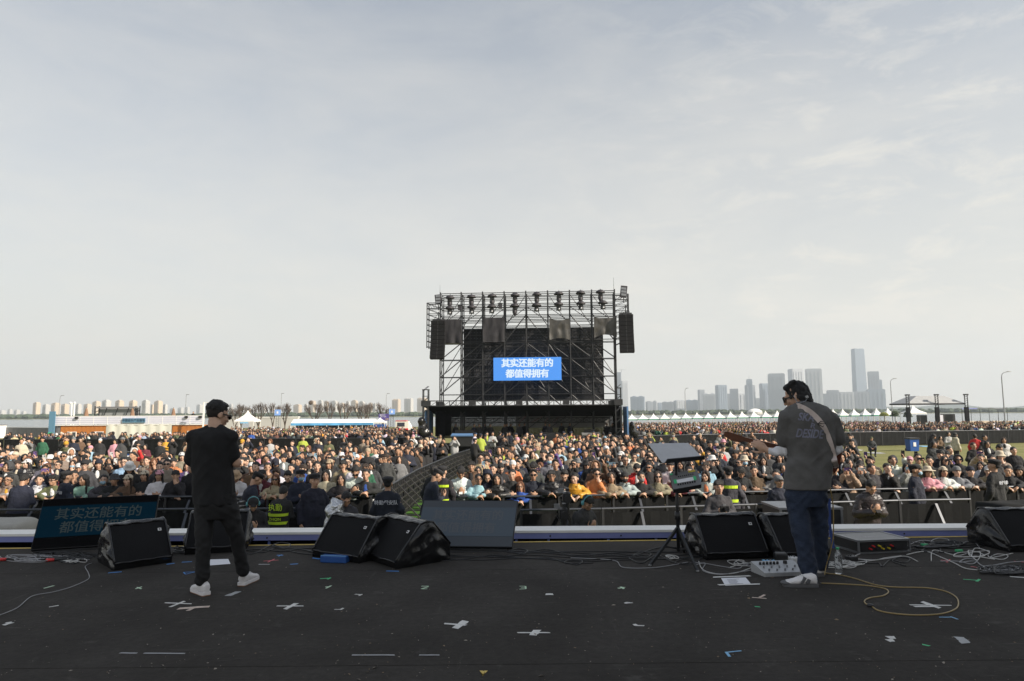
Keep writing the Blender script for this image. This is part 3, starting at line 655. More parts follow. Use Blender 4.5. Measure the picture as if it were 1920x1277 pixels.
# ---- cables
def spline(pts, n=10):
    P = [Vector(p) for p in pts]; out = []
    for i in range(len(P) - 1):
        p0, p1, p2, p3 = P[max(i - 1, 0)], P[i], P[i + 1], P[min(i + 2, len(P) - 1)]
        for k in range(n):
            t = k / n; out.append(.5 * ((2 * p1) + (p2 - p0) * t + (2 * p0 - 5 * p1 + 4 * p2 - p3) * t * t + (3 * p1 - p0 - 3 * p2 + p3) * t ** 3))
    out.append(P[-1]); return out
def cable(label, m, px, r=.0045, name='cable', z=.005):
    pts = [G(a, b, STZ + z) for a, b in px]; o = MB().tube(spline(pts), r, 6).build(name, m, smooth=True)
    return tag(o, label, 'cable')
gold = [(1440 + u * .2952, 900 + v * .2952) for u, v in ((325, 560), (365, 590), (440, 600), (550, 625), (680, 665), (800, 680), (1000, 685), (1120, 705), (1190, 740), (1210, 780), (1190, 820), (1100, 850), (950, 858), (800, 848), (700, 828), (655, 800), (620, 785), (615, 765), (650, 748), (730, 735), (765, 712), (740, 690), (640, 672), (500, 662), (340, 655))]
c = cable('gold instrument cable lying in a large loop right of the guitarist', 'gold_cable', gold, .0055)
p = G(1632, 1135, STZ + .012); MB().ell(p, (.028, .022, .014), None, 10, 8).build('cable_tie', 'dark_plastic', c)
cable('thin grey cable curling over the floor at the left edge', 'grey_cable', [(-20, 1160), (30, 1141), (60, 1118), (100, 1110), (135, 1100), (165, 1086), (166, 1075), (160, 1062), (172, 1056)], .004)
rr = random.Random(3)
for i, (y, n) in enumerate(((1033, 0), (1037, 1), (1041, 2), (1046, 3), (1049, 4))):
    cable(('thin black cable across the back of the floor, farthest from the front', 'black cable second from the stage lip across the middle', 'black cable third from the stage lip across the middle', 'slack black cable fourth from the stage lip', 'slack black cable nearest the front across the middle')[n],
          'black_cable', [(812 + 4 * i, y - 2)] + [(900 + 90 * k, y + rr.uniform(-3, 3) + (2 if k == 2 else 0)) for k in range(5)] + [(1330, y - 6)], .007 if i % 2 else .005)
cable('pale thin cable looping under the tripod stand', 'grey_cable', [(1070, 1046), (1120, 1048), (1155, 1052), (1170, 1064), (1230, 1064), (1290, 1054)], .004)
cable('pale cable running from the monitor to the silver floor unit', 'white_cable', [(1310, 1052), (1318, 1068), (1345, 1076), (1380, 1074), (1410, 1064), (1428, 1058)], .004)
cable('grey cable beside the tripod foot', 'grey_cable', [(1300, 1060), (1322, 1056), (1318, 1070), (1350, 1077), (1390, 1072), (1425, 1066)], .0045)
cable('black cable bundle trailing left of the monitor pair', 'black_cable', [(440, 1036), (480, 1030), (530, 1034), (560, 1030), (590, 1036)], .009)
cable('black cable left of the monitor pair, the lower loop', 'black_cable', [(450, 1028), (490, 1036), (520, 1028), (560, 1037), (592, 1040)], .006)
def pile(label, m, cx, cy, rx, ry, n, r, seed):
    q = random.Random(seed); pts = []
    for i in range(n):
        a = (0 if not pts else a) + q.choice((q.uniform(.6, 1.3), q.uniform(.6, 1.3), q.uniform(1.8, 3.0))); k = q.uniform(.30, 1.0) if i % 3 else q.uniform(.8, 1.25)
        pts.append((cx + rx * k * math.cos(a), cy + ry * k * math.sin(a)))
    P = [G(x, y, STZ + r + .004 + .002 * (i % 6)) for i, (x, y) in enumerate(pts)]
    return tag(MB().tube(spline(P, 6), r, 5).build('cable_coil', m, smooth=True), label, 'cable')
pile('pile of grey cables at the left edge behind the leftmost monitor', 'grey_cable', 62, 1046, 48, 7, 34, .004, 1)
pile('tangle of black cables in front of the dim left screen', 'black_cable', 120, 1042, 62, 8, 40, .006, 2)
pile('loose white cable loops beside the leftmost monitor', 'white_cable', 140, 1050, 26, 5, 16, .0035, 3)
pile('black cables spilling between the leftmost monitors', 'black_cable', 335, 1030, 16, 6, 22, .006, 4)
pile('white cable loop next to the rack case', 'white_cable', 1580, 1058, 30, 8, 26, .0042, 5)
pile('black cable heap behind the rack case', 'black_cable', 1760, 1020, 52, 7, 40, .007, 6)
pile('long white cable loops right of the rack case', 'white_cable', 1830, 1040, 44, 10, 14, .0048, 7)
pile('thick coil of grey and black cable in front of the last monitor', 'black_cable', 1880, 1068, 44, 8, 54, .0065, 8)
pile('pale cable coil lying over the thick black coil', 'grey_cable', 1874, 1066, 38, 7, 22, .004, 9)
pile('small pale coil beside the tripod stand', 'white_cable', 1262, 1044, 15, 4, 14, .004, 10)
pile('pale cable loops in front of the monitor by the tripod', 'white_cable', 1388, 1056, 26, 6, 10, .004, 11)
cable('white cable running from the rack case to the right coils', 'white_cable', [(1700, 1040), (1735, 1034), (1765, 1045), (1790, 1056), (1812, 1066), (1850, 1070)], .0045)
cable('white cable looping off the rack case to the left', 'white_cable', [(1618, 1036), (1600, 1046), (1640, 1050), (1660, 1046), (1690, 1042)], .004)
cable('thin dark cable along the back of the floor from the rack case', 'black_cable', [(1700, 1026), (1750, 1022), (1800, 1026), (1846, 1024)], .008)
q = random.Random(21)
def wild(label, m, x0, x1, y0, y1, r):      # a loose cable wandering across the floor
    n = q.randint(4, 6); P = [(x0 + (x1 - x0) * k / n + q.uniform(-14, 14), q.uniform(y0, y1)) for k in range(n + 1)]; i = q.randint(1, n - 1)
    a, b = P[i]; P[i:i + 1] = [(a - 16, b), (a + 10, b + 5), (a + 20, b - 2), (a, b - 5), (a - 12, b + 2)]
    cable(label, m, P, r)
for i, (lb, m, x0, x1, y0, y1, r) in enumerate((('white cable tangled in front of the rack case', 'white_cable', 1575, 1720, 1040, 1056, .004), ('black cable tangled beside the water bottle', 'black_cable', 1590, 1700, 1042, 1062, .006), ('grey cable straggling behind the rack case to the right', 'grey_cable', 1700, 1850, 1012, 1030, .0045), ('black cable straggling right of the rack case, the upper', 'black_cable', 1690, 1860, 1010, 1026, .007), ('black cable straggling right of the rack case, the lower', 'black_cable', 1700, 1870, 1026, 1046, .007),
        ('white cable crossing the loops by the last monitor', 'white_cable', 1740, 1890, 1030, 1052, .004), ('grey cable running into the thick coil at right', 'grey_cable', 1770, 1920, 1048, 1074, .005), ('black cable wandering under the tripod stand', 'black_cable', 1180, 1330, 1040, 1058, .006), ('grey cable wandering between tripod and silver floor unit', 'grey_cable', 1300, 1440, 1052, 1066, .004), ('white cable knotted beside the small effect pedals', 'white_cable', 1370, 1470, 1050, 1064, .004),
        ('black cable crossing the middle of the floor behind the tripod', 'black_cable', 980, 1300, 1024, 1044, .006), ('black cable trailing from the grey screen to the right', 'black_cable', 900, 1200, 1028, 1048, .008), ('black cable sagging across the floor right of the creased monitor', 'black_cable', 820, 1120, 1040, 1056, .006), ('grey cable at the far left near the dim screen', 'grey_cable', -10, 180, 1036, 1058, .004), ('black cable at the far left below the dim screen', 'black_cable', 0, 200, 1034, 1052, .006), ('white cable between the two left monitors', 'white_cable', 300, 380, 1022, 1040, .004),
        ('black cable behind the man in black\'s legs', 'black_cable', 440, 600, 1022, 1040, .007))): wild(lb, m, x0, x1, y0, y1, r)
for px, py, m, l in ((95, 1050, 'red_plastic', 'red cable plug among the cables at left'), (5, 1049, 'red_plastic', 'red plug cut by the left edge'), (1735, 1022, 'green_plastic', 'green cable plug right of the rack case'), (1800, 1033, 'green_plastic', 'green plug on the white cable loops')):
    p = G(px, py, STZ + .018); t = thing('cable_plug', l, 'plug', p)
    MB().cyl((-.045, 0, 0), (.03, .01, 0), .017, .015, 10).build('shell', m, t, True); MB().cyl((.03, .01, 0), (.07, .015, -.004), .008, .005, 8).build('sleeve', 'black_cable', t)
# ================================================================== SCREEN TOWER
TY = 55.0
troot = at(990, 840, TY); troot.z = gz(TY)
TROT = Matrix.Rotation(R(-4.0), 4, 'Z'); TM = Matrix.Translation(troot) @ TROT
TR = R(-4.0)
PX = 23.3
def lx(cx): return (cx - 885) / 99.2          # across the tower, from its middle
def lz(cy): return (772 - (520 + cy / 4.257)) / PX + CAMZ - troot.z   # height above its foot
def tw(x, y, z): return TM @ Vector((x, y, z))
t = thing('scaffold_tower', 'tall scaffold tower carrying a black video wall and blue lyric screen over the crowd', 'scaffold tower', troot, TR)
posts = [lx(c) for c in (180, 351, 526, 702, 878, 1054, 1230, 1408, 1590)]
levels = [lz(c) for c in (112, 150, 205, 235, 297, 335, 385, 520, 655, 795, 935)]
ztop = lz(100)
for j, y in enumerate((0.0, 0.85, 1.7)):
    for i, x in enumerate(posts):
        zt = ztop - (0 if j == 0 else .15)
        MB().cyl((x, y, 0.0), (x, y, zt), .055 if j == 0 else .04, None, 6).build('post', 'dark_steel', t)
    for z in levels:
        if j == 2 and z < levels[6]: continue
        MB().cyl((posts[0], y, z), (posts[-1], y, z), .032, None, 6).build('ledger', 'dark_steel', t)
for i in range(len(posts)):
    mb = MB()
    for z in levels: mb.cyl((posts[i], 0, z), (posts[i], 1.7, z), .028, None, 5)
    for k in range(5): mb.cyl((posts[i], 0, levels[k + 6] if k + 6 < 11 else 4.0), (posts[i], 1.7, levels[k + 5]), .025, None, 5)
    stuff(mb.build('transom', 'dark_steel', t)) if False else mb.build('transom', 'dark_steel', t)
for i in range(8):
    x0, x1 = posts[i], posts[i + 1]; flip = i < 4
    for (za, zb, y) in ((levels[6], levels[0], 0.85), (levels[7], levels[4], 0.0), (levels[8], levels[7], 0.0), (levels[9], levels[8], 0), (levels[10], levels[9], 0.0), (2.9, levels[10], 0.0), (levels[9], levels[7], .85), (levels[10], levels[8], .85), (levels[5], levels[2], 1.7)):
        a, b = ((x0, x1) if flip else (x1, x0))
        MB().cyl((a, y + .05, za), (b, y + .05, zb), .045 if y == 0 else .03, None, 5).build('brace', 'dark_steel', t)
# outriggers at both sides
for s in (-1, 1):
    xe = posts[0] if s < 0 else posts[-1]; xo = xe + s * 1.1; mb = MB()
    zt, zb = (lz(185), lz(545)) if s < 0 else (lz(140), lz(500))
    for y in (0, .85):
        mb.cyl((xo, y, zb - .1), (xo, y, zt), .04, None, 6)
        for k in range(9):
            z = zb + (zt - zb) * k / 8; mb.cyl((xe, y, z), (xo, y, z), .025, None, 5)
            if k < 8: mb.cyl((xe, y, z), (xo, y, z + (zt - zb) / 8), .02, None, 5)
        mb.cyl((xo, y, zb), (xe, y, zb - .5), .025, None, 5)
    for k in range(9): z = zb + (zt - zb) * k / 8; mb.cyl((xo, 0, z), (xo, .85, z), .025, None, 5)
    for z in (zt - .12, zt - .5):
        mb.box((xe + s * .55, -.1, z), (1.1, .06, .05))
    for k in range(5): mb.bar((xe + s * .22 * k, -.1, zt - .5), (xe + s * .22 * (k + 1), -.1, zt - .12), .03)
    mb.build('outrigger', 'dark_steel', t)
# video wall
mat('wall_panel', (0.020, 0.021, 0.024), .8, noise=.3, nscale=2)
mat('wall_frame', (0.045, 0.046, 0.050), .7)
x0, x1, zb, zt = lx(357), lx(1500), lz(986), lz(395)
vw = MB().box(((x0 + x1) / 2, 1.35, (zb + zt) / 2), (x1 - x0, .15, zt - zb)).build('video_wall', 'wall_panel', t)
mb = MB(); n = 12
for k in range(n + 1): z = zb + (zt - zb) * k / n; mb.box(((x0 + x1) / 2, 1.25, z), (x1 - x0 - .02, .05, .06))
for k in range(24): x = x0 + .02 + (x1 - x0 - .04) * k / 23; mb.box((x, 1.26, (zb + zt) / 2), (.03, .03, zt - zb - .02))
mb.build('panel_frame', 'wall_frame', vw)
mb = MB(); mat('wall_dot', (.06, .07, .10), .5)
for k in range(n):
    for i in range(46): mb.box((x0 + (x1 - x0) * (i + .5) / 46, 1.26, zb + (zt - zb) * (k + .5) / n), (.06, .03, .05))
stuff(mb.build('panel_socket', 'wall_dot', vw))
# lyric screen
mat('led_blue', (.02, .05, .12), .6, emit=(0.034, 0.17, 0.50), estr=1.0)
mat('led_white', (.2, .2, .22), .6, emit=(0.33, 0.42, 0.49), estr=1.0)
x0, x1, zb, zt = lx(616), lx(1157), lz(826), lz(643)
sc_ = MB().box(((x0 + x1) / 2, -.22, (zb + zt) / 2), (x1 - x0, .14, zt - zb)).build('lyric_screen', 'led_blue', t)
for txt, cz in (('其实还能有的', 686), ('都值得拥有', 770)):
    me = textmesh(txt, .72, .038, 0.004, 0, .93)
    me.transform(Matrix.Translation(((x0 + x1) / 2, -.30, lz(cz) - .06)) @ Matrix.Rotation(R(90), 4, 'X')); link('lettering', me, 'led_white', sc_)
# canopy and front house
zt_, zb_ = lz(988), lz(1026); xl, xr = lx(110), lx(1590)
ct = MB(); yf = -3.0
for z in (zt_, zb_): ct.bar((xl, yf, z), (xr, yf, z), .07); ct.bar((xl, yf + .4, z), (xr, yf + .4, z), .05)
n = 30
for k in range(n + 1):
    x = xl + (xr - xl) * k / n; ct.bar((x, yf, zb_), (x, yf, zt_), .05); ct.bar((x, yf, zb_), (x, yf + .4, zb_), .04)
    if k < n: ct.bar((x, yf + .2, zb_ if k % 2 else zt_), (x + (xr - xl) / n, yf + .2, zt_ if k % 2 else zb_), .03)
for k in (5, 10, 15, 20): ct.box((xl + (xr - xl) * (k + .3) / 21, yf - .02, (zb_ + zt_) / 2), (.5, .12, .30))
ct.build('front_truss', 'dark_steel', t)
# underside of canopy sloping down to the back
zk = lz(1085); mb = MB(); mb.add([(xl, yf + .05, zb_ - .06), (xr, yf + .05, zb_ - .06), (xr, 3.4, zk - .30), (xl, 3.4, zk - .30), (xl, yf + .05, zb_ - .02), (xr, yf + .05, zb_ - .02), (xr, 3.4, zk - .25), (xl, 3.4, zk - .25)],
    [(3, 2, 1, 0), (4, 5, 6, 7), (0, 1, 5, 4), (1, 2, 6, 5), (2, 3, 7, 6), (3, 0, 4, 7)]); mb.build('canopy', 'black_fabric', t)
ct = MB(); za, zc = zk - .42, zk - .80
for z in (za, zc): ct.bar((xl + .4, 3.3, z), (xr - .4, 3.3, z), .06)
n = 26
for k in range(n):
    x = xl + .4 + (xr - xl - .8) * k / n; xx = xl + .4 + (xr - xl - .8) * (k + 1) / n; ct.bar((x, 3.3, za), (x, 3.3, zc), .04); ct.bar((x, 3.3, za), (xx, 3.3, zc), .03); ct.bar((x, 3.3, zc), (xx, 3.3, za), .03)
ct.build('rear_truss', 'dark_steel', t)
for x in (xl + .15, xr - .15):          # corner truss legs
    for y in (yf, 3.2):
        mb = MB(); top = lz(905) if y == yf else zk
        for dx in (-.2, .2):
            for dy in (-.2, .2): mb.bar((x + dx, y + dy, 0), (x + dx, y + dy, top), .06)
        k = 0; z = .2
        while z < top: 
            for dy in (-.2, .2): mb.bar((x - .2, y + dy, z), (x + .2, y + dy, z + (.35 if k % 2 else 0)), .035)
            z += .42; k += 1
        mb.box((x, y, top + .03), (.5, .5, .06)); mb.box((x, y, (zb_ + zt_) / 2), (.62, .62, .44)); mb.build('truss_leg', 'dark_steel', t)
for k in range(8):
    MB().bar((posts[k + 1] if k < 7 else posts[0], 2.0, 0), (posts[k + 1] if k < 7 else posts[0], 2.0, lz(1000)), .09).build('house_post', 'dark_steel', t)
for k in range(7): MB().bar((posts[k], 2.05, lz(1210)), (posts[k + 1], 2.05, lz(1085)) if k > 3 else (posts[k], 2.05, lz(1210)) if False else (posts[k + 1], 2.05, lz(1075)), .045).build('brace', 'dark_steel', t)
mat('blue_panel', (.10, .20, .38), .6, noise=.1)
MB().box((lx(1645), -1.2, lz(1150)), (.12, 3.2, lz(1040) - lz(1262))).build('side_panel', 'blue_panel', t)
MB().box((lx(108), -.8, lz(1155)), (.12, 3.0, lz(1065) - lz(1262))).build('side_panel', 'blue_panel', t)
MB().box((lx(1600), 1.2, lz(1150)), (.5, 3.2, 2.2)).build('side_curtain', 'black_fabric', t)
MB().box((lx(190), 1.2, lz(1150)), (.8, 3.2, 2.3)).build('side_curtain', 'black_fabric', t)
MB().box((lx(870), -.2, .28), (xr - xl - .5, 5.6, .62)).build('plinth', 'black_fabric', t)
mat('back_gauze', (.10, .105, .11), .9, alpha=.7); mat('back_banner', (.30, .30, .29), .8, noise=.4, nscale=.6); mat('banner_red', (.42, .10, .09), .7, noise=.3, nscale=1)
MB().box((lx(870), 3.5, lz(1175)), (lx(1580) - lx(160), .03, 2.4)).build('back_gauze', 'back_gauze', t)
mb = MB().box((lx(1160), 3.42, lz(1150)), (lx(1560) - lx(780), .03, 1.2)); bb = mb.build('back_banner', 'back_banner', t)
mb = MB()
for k, (a, b) in enumerate(((800, 860), (900, 990), (1010, 1060), (1085, 1130))): mb.bar((lx(a), 3.38, lz(1165)), (lx(b), 3.38, lz(1105 + 12 * (k % 2))), .22, .02)
mb.build('banner_stripe', 'banner_red', bb)
# antenna rods
for cx, c0, c1 in ((175, 130, 35), (1586, 100, 2)):
    MB().cyl((lx(cx), .1, lz(c0 + 60)), (lx(cx), .1, lz(c1)), .02, .008, 5).build('antenna', 'dark_steel', t)
# covered lights hung on the top rails
mat('rain_cover', (.030, .027, .033), .6, noise=.3, nscale=6, bump=.5, bscale=9)
def covered_light(label, x, z, s, up, tilt):
    o = thing('stage_light', label, 'stage light', tw(x, -.25, z), TR, 'covered stage lights on the tower')
    q = Matrix.Rotation(tilt, 3, 'Y')
    hat = MB().loft([((q @ Vector((0, 0, a))), r, r) for a, r in ((.02, .02), (0, .20), (-.10, .33), (-.24, .40), (-.25, .385))], 14)
    hat.build('rain_cover', 'rain_cover', o, True)
    b = MB(); b.box((0, 0, -.36), (.34, .30, .24))
    for sx in (-1, 1): b.bar((sx * .16, 0, -.42), (sx * .17, 0, -.74), .06)
    b.build('yoke', 'dark_plastic', o)
    h = MB(); 
    if up: h.loft([((0, 0, -.5), .10, .10), ((0, 0, -.58), .17, .17), ((0, 0, -.80), .16, .16), ((0, 0, -.98), .08, .08)], 12); h.build('head', 'rain_cover', o, True)
    else:
        h.ell((0, -.04, -.56), (.17, .17, .18), None, 12, 8); h.build('head', 'dark_plastic', o, True)
        MB().ell((0, -.15, -.60), (.11, .08, .11), None, 10, 8).build('lens', 'steel', o, True)
    MB().bar((0, .0, 0), (0, .25, .12), .05).build('clamp', 'black_metal', o)
ordn = ['leftmost', 'second', 'third', 'fourth', 'fifth', 'sixth', 'seventh', 'rightmost']
for i, cx in enumerate((262, 438, 607, 792, 968, 1145, 1318, 1477)):
    covered_light(f'black rain-covered light under the tower top rail, {ordn[i]} of the upper row', lx(cx), lz(132 - i * 3.2), 1, True, .05 * (i % 3 - 1))
for i, cx in enumerate((262, 440, 603, 790, 965, 1143, 1320, 1495)):
    covered_light(f'black rain-covered light above the video wall, {ordn[i]} of the lower row', lx(cx), lz(218 - i * 3.2), 1, i == 3, .06 * (i % 2))
for n_, (cx, cz, m) in enumerate(((345, 215, 'left'), (672, 205, 'third bay'))):
    o = thing('stage_light', f'small boxy lamp on the lower tower rail, the {("one nearer the left end", "one beside the third covered light")[n_]}', 'stage light', tw(lx(cx), -.2, lz(cz)), TR, 'covered stage lights on the tower')
    MB().box((0, 0, -.22), (.3, .3, .34)).build('head', 'rain_cover', o); MB().box((0, 0, .0), (.40, .34, .06)).build('rain_cover', 'dark_plastic', o); MB().bar((0, 0, .02), (0, .2, .1), .05).build('clamp', 'black_metal', o)
for cx, cz, l in ((165, 158, 'floodlight cluster on the left top corner of the scaffold tower'), (1662, 125, 'tilted floodlight on the right top corner of the scaffold tower')):
    o = thing('floodlight', l, 'floodlight', tw(lx(cx), -.1, lz(cz)), TR)
    MB().box((0, 0, 0), (.52, .22, .95 if cx > 900 else .75), Matrix.Rotation(.12 if cx > 900 else -.1, 3, 'Y')).build('housing', 'rain_cover', o)
    mb = MB()
    for k in range(3): mb.box((0, -.13, -.25 + .25 * k), (.40, .02, .18), Matrix.Rotation(.12 if cx > 900 else -.1, 3, 'Y'))
    mb.build('reflector', 'steel', o); MB().bar((0, .05, -.45), (0, .1, -.9), .06).build('bracket', 'black_metal', o)
# line arrays
for cx0, cx1, c0, c1, l in ((120, 176, 342, 655, 'tall curved black line array hanging at the left side of the scaffold tower'), (1613, 1726, 315, 622, 'tall black line array hanging at the right side of the scaffold tower')):
    x = (lx(cx0 if cx0 > 900 else 118) + lx(cx1 if cx0 > 900 else 232)) / 2
    o = thing('line_array', l, 'speaker', tw(x, -.55, lz(c0)), TR)
    n = 10; H = (lz(c0) - lz(c1)) / n
    for k in range(n):
        q = Matrix.Rotation(-.015 * k, 3, 'X'); cb = MB().box((0, -.05 - .006 * k * k, -H * (k + .5)), (1.12, .5, H * .90), q).build('cabinet', 'grille', o)
        MB().box((0, -.31 - .006 * k * k, -H * (k + .5)), (.05, .02, H * .8), q).build('seam', 'dark_plastic', cb)
    MB().bar((-.5, .1, .1), (.5, .1, .1), .1).bar((0, .1, .1), (0, .1, .75), .08).bar((-.4, .1, .1), (0, .1, .7), .03).bar((.4, .1, .1), (0, .1, .7), .03).build('flying_frame', 'dark_steel', o)
# drapes over boxes
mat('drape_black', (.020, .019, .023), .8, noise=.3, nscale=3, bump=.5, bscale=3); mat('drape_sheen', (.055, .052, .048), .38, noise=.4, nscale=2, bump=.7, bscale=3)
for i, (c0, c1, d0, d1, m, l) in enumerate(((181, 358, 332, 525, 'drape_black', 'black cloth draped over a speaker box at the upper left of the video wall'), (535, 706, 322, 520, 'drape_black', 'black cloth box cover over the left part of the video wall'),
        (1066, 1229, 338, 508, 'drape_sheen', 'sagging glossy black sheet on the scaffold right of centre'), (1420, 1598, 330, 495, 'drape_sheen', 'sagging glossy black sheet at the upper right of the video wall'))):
    mb = MB(); n = 14; x0, x1, z1, z0 = lx(c0), lx(c1), lz(d0), lz(d1); deep = m == 'drape_black'
    for j in range(n + 1):
        for ii in range(n + 1):
            u, v = ii / n, j / n; sag = 0 if deep else .35 * math.sin(math.pi * u) * (1 - v) ** .5 * (.4 + .3 * (i % 2))
            z = z0 + (z1 - z0) * v + (-.12 * math.sin(math.pi * u) if not deep else 0) * v + sag * (1 - v)
            y = -.42 - (.06 * mnoise.noise(Vector((u * 6, v * 3, i * 9.0))) + .05 * math.sin(u * 15 + i) * (1 - v)) - (.1 if deep else 0)
            mb.v.append((x0 + (x1 - x0) * u + .03 * mnoise.noise(Vector((v * 4, i, 0))), y, z))
    for j in range(n):
        for ii in range(n): mb.f.append((j * (n + 1) + ii, j * (n + 1) + ii + 1, (j + 1) * (n + 1) + ii + 1, (j + 1) * (n + 1) + ii)); mb.m.append(0)
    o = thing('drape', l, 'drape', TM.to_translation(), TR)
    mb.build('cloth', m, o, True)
    if deep: MB().box(((x0 + x1) / 2, .0, (z0 + z1) / 2), (x1 - x0 - .1, .9, z1 - z0 - .06)).build('speaker_box', 'dark_plastic', o)
    else: MB().bar((x0, -.40, z1 + .0), (x1, -.40, z1 + .0), .05).bar((x0, -.2, z0 - .1), (x1, -.2, z0 - .1), .12, .05).build('rail', 'dark_steel', o)
# gear in the front house
def front(px, py, Y): return at(px, py, Y)
mb = MB(); mb.ell((0, 0, 0), (2.2, .9, 1.35), None, 20, 12); me = fuse(mb, .12, 4); displace(me, .12, 1.3); p = at(1028, 832, 51.5); p.z = gz(51.5) + .25
tag(link('equipment_cover', me, 'mesh_fabric', None, p), 'big black tarpaulin mound in front of the scaffold tower', 'cover')
for i, (px, py, wpx, l) in enumerate(((870, 806, 42, 'blue edged mixing desk at the left of the tower house'), (1108, 806, 30, 'white sided mixing desk at the right of the tower house'))):
    p = at(px, py, 52.3); W = wpx / PX; z0 = troot.z + .6; t2 = thing('mixing_desk', l, 'mixing desk', (p.x, 52.3, z0), TR)
    MB().box((0, 0, .40), (W, .6, .8)).build('case', 'black_metal', t2); MB().box((0, -.05, .86), (W + .1, .7, .08), Matrix.Rotation(.2, 3, 'X')).build('surface', 'blue_panel' if i == 0 else 'grey_plastic', t2); MB().box((0, .25, 1.05), (W * .8, .06, .3)).build('screen', 'screen_black', t2)
for px, l in ((791, 'hooded black camera on a platform left of the scaffold tower'), (1187, 'hooded black camera on a stand right of the scaffold tower')):
    p = onground(px, 50.5); t2 = thing('covered_camera', l, 'camera', p); s = 1.0 if px < 900 else .7
    plat = 1.05
    MB().box((0, .6, plat / 2), (2.4 if px < 900 else 1.5, 1.4, plat)).build('platform', 'black_fabric', t2)
    mb = MB(); mb.ell((0, .4, plat + .95 * s), (.36 * s, .4, .75 * s)); mb.ell((-.05, .3, plat + 1.45 * s), (.30 * s, .45, .28)); mb.ell((.12, .5, plat + .6 * s), (.5 * s, .4, .4))
    me = fuse(mb, .08, 3); displace(me, .07, 3); link('hood', me, 'vinyl', t2)
    mb = MB(); [mb.cyl((0, .4, plat + .5), (.5 * math.cos(a), .4 + .4 * math.sin(a), plat), .03, None, 5) for a in (.3, 2.4, 4.5)]; mb.build('tripod', 'black_metal', t2)

# ================================================================== BARRIERS AND FENCES
def polyline(pts, step):
    out = []; acc = 0.0; P = [Vector((p.x, p.y, 0)) for p in pts]; L = 0
    tot = sum((P[i + 1] - P[i]).length for i in range(len(P) - 1)); n = max(1, round(tot / step)); step = tot / n
    def along(s):
        for i in range(len(P) - 1):
            l = (P[i + 1] - P[i]).length
            if s <= l or i == len(P) - 2: return P[i] + (P[i + 1] - P[i]) * (s / l)
            s -= l
    return [along(k * step) for k in range(n + 1)]
def barrier_proto(name, label, cat, group, L, h, brace, side, panel='mesh_fabric', bm='rail_grey', rail_r=.022, panel_z=(.08, .93), posts=(0.0,), rail2=None, loc=(0, 0, -50)):
    t = thing(name, label, cat, loc, 0, group)
    MB().cyl((0, 0, h), (L - .01, 0, h), rail_r, None, 8).build('rail', 'rail_grey', t)
    if panel: 
        mb = MB(); n = 8
        for j in range(2):
            for i in range(n + 1): mb.v.append((.03 + (L - .06) * i / n, .012 * math.sin(i * 2.1 + j), panel_z[j] * h))
        for i in range(n): mb.f.append((i, i + 1, n + 2 + i, n + 1 + i)); mb.m.append(0)
        mb.build('panel', panel, t)
    for x in posts: MB().bar((x + .02, 0, 0), (x + .02, 0, h), .045).build('post', 'dark_steel', t)
    if rail2:
        for z in rail2: MB().bar((0, -.03, z), (L, -.03, z), .03).build('crossbar', bm if bm != 'rail_grey' else 'dark_steel', t)
    if brace:
        MB().bar((L * .5, side * .02, h * .93), (L * .5, side * brace, .03), .05, .03).build('brace', bm, t)
        MB().bar((L * .5, 0, .03), (L * .5, side * brace, .03), .045, .03).build('foot', 'dark_steel', t)
    return t
mat('aisle_grey', (.055, .053, .050), .45, .4)
mat('rail_grey', (.055, .060, .072), .45, .4, noise=.2, nscale=5)
def run(pts, step, proto, first, zg=True):
    P = polyline(pts, step)
    for i in range(len(P) - 1):
        d = P[i + 1] - P[i]; z = gz(P[i].y); o = proto if first[0] else dup(proto); first[0] = False
        o.location = (P[i].x, P[i].y, z); o.rotation_euler = (0, 0, math.atan2(d.y, d.x)); o.scale = (d.length / step, 1, 1)
FRONT = [G(x, y, 1.05) for x, y in ((-160, 932), (100, 931.5), (695, 931))]
FRONT2 = [G(x, y, 1.05) for x, y in ((838, 931), (1000, 931), (1320, 924), (1650, 917), (1930, 912), (2080, 909))]
fr = barrier_proto('crowd_barrier', 'black sheeted steel barrier section that the front row leans on', 'barrier', 'front row crowd barriers', 1.2, 1.05, .75, -1)
f = [True]; run(FRONT, 1.2, fr, f); run(FRONT2, 1.2, fr, f)
INNER = [G(x, y, 1.05) for x, y in ((-160, 956.5), (120, 955.5), (300, 955), (575, 953))]
INNER2 = [G(x, y, 1.05) for x, y in ((975, 956.5), (1130, 954), (1380, 947), (1650, 939), (1820, 936))]
pr = barrier_proto('pit_barrier', 'grey railed pit barrier section with slanting struts near the stage', 'barrier', 'inner pit barriers', 1.5, 1.05, .55, -1, rail2=(.25,))
f = [True]; run(INNER, 1.5, pr, f); run(INNER2, 1.5, pr, f)
DIAG = [G(695, 931, 1.05), G(783, 880, 1.05), G(850, 852, 1.05), G(918, 827, 1.05), G(935, 822, 1.0)]
dg_ = barrier_proto('aisle_barrier', 'black aisle barrier section with slanting braces beside the green path', 'barrier', 'aisle barriers along the green path', .95, 1.05, .95, -1, panel=None, bm='aisle_grey', rail2=(.14, .34, .52, .70, .88), posts=(0.0, .30, .62))
f = [True]; run(DIAG, .95, dg_, f)
p = G(697, 931, 1.05); t = thing('corner_post', 'white and yellow taped corner post at the aisle end of the front barrier', 'post', (p.x + .06, p.y - .1, 0))
MB().cyl((0, 0, .32), (0, 0, 1.0), .022, None, 8).build('pole', 'white_paint', t); MB().cyl((0, 0, 0), (0, 0, .32), .023, None, 8).build('sleeve', 'yellow_plastic', t)
def fence_pt(px, py):
    h = CAMZ - (1.25 + .36); d = ray(px, py); dy = -d.z / d.y; Y = h / max(.004, (dy - .012)); return Vector((d.x / d.y * Y, Y, 0))
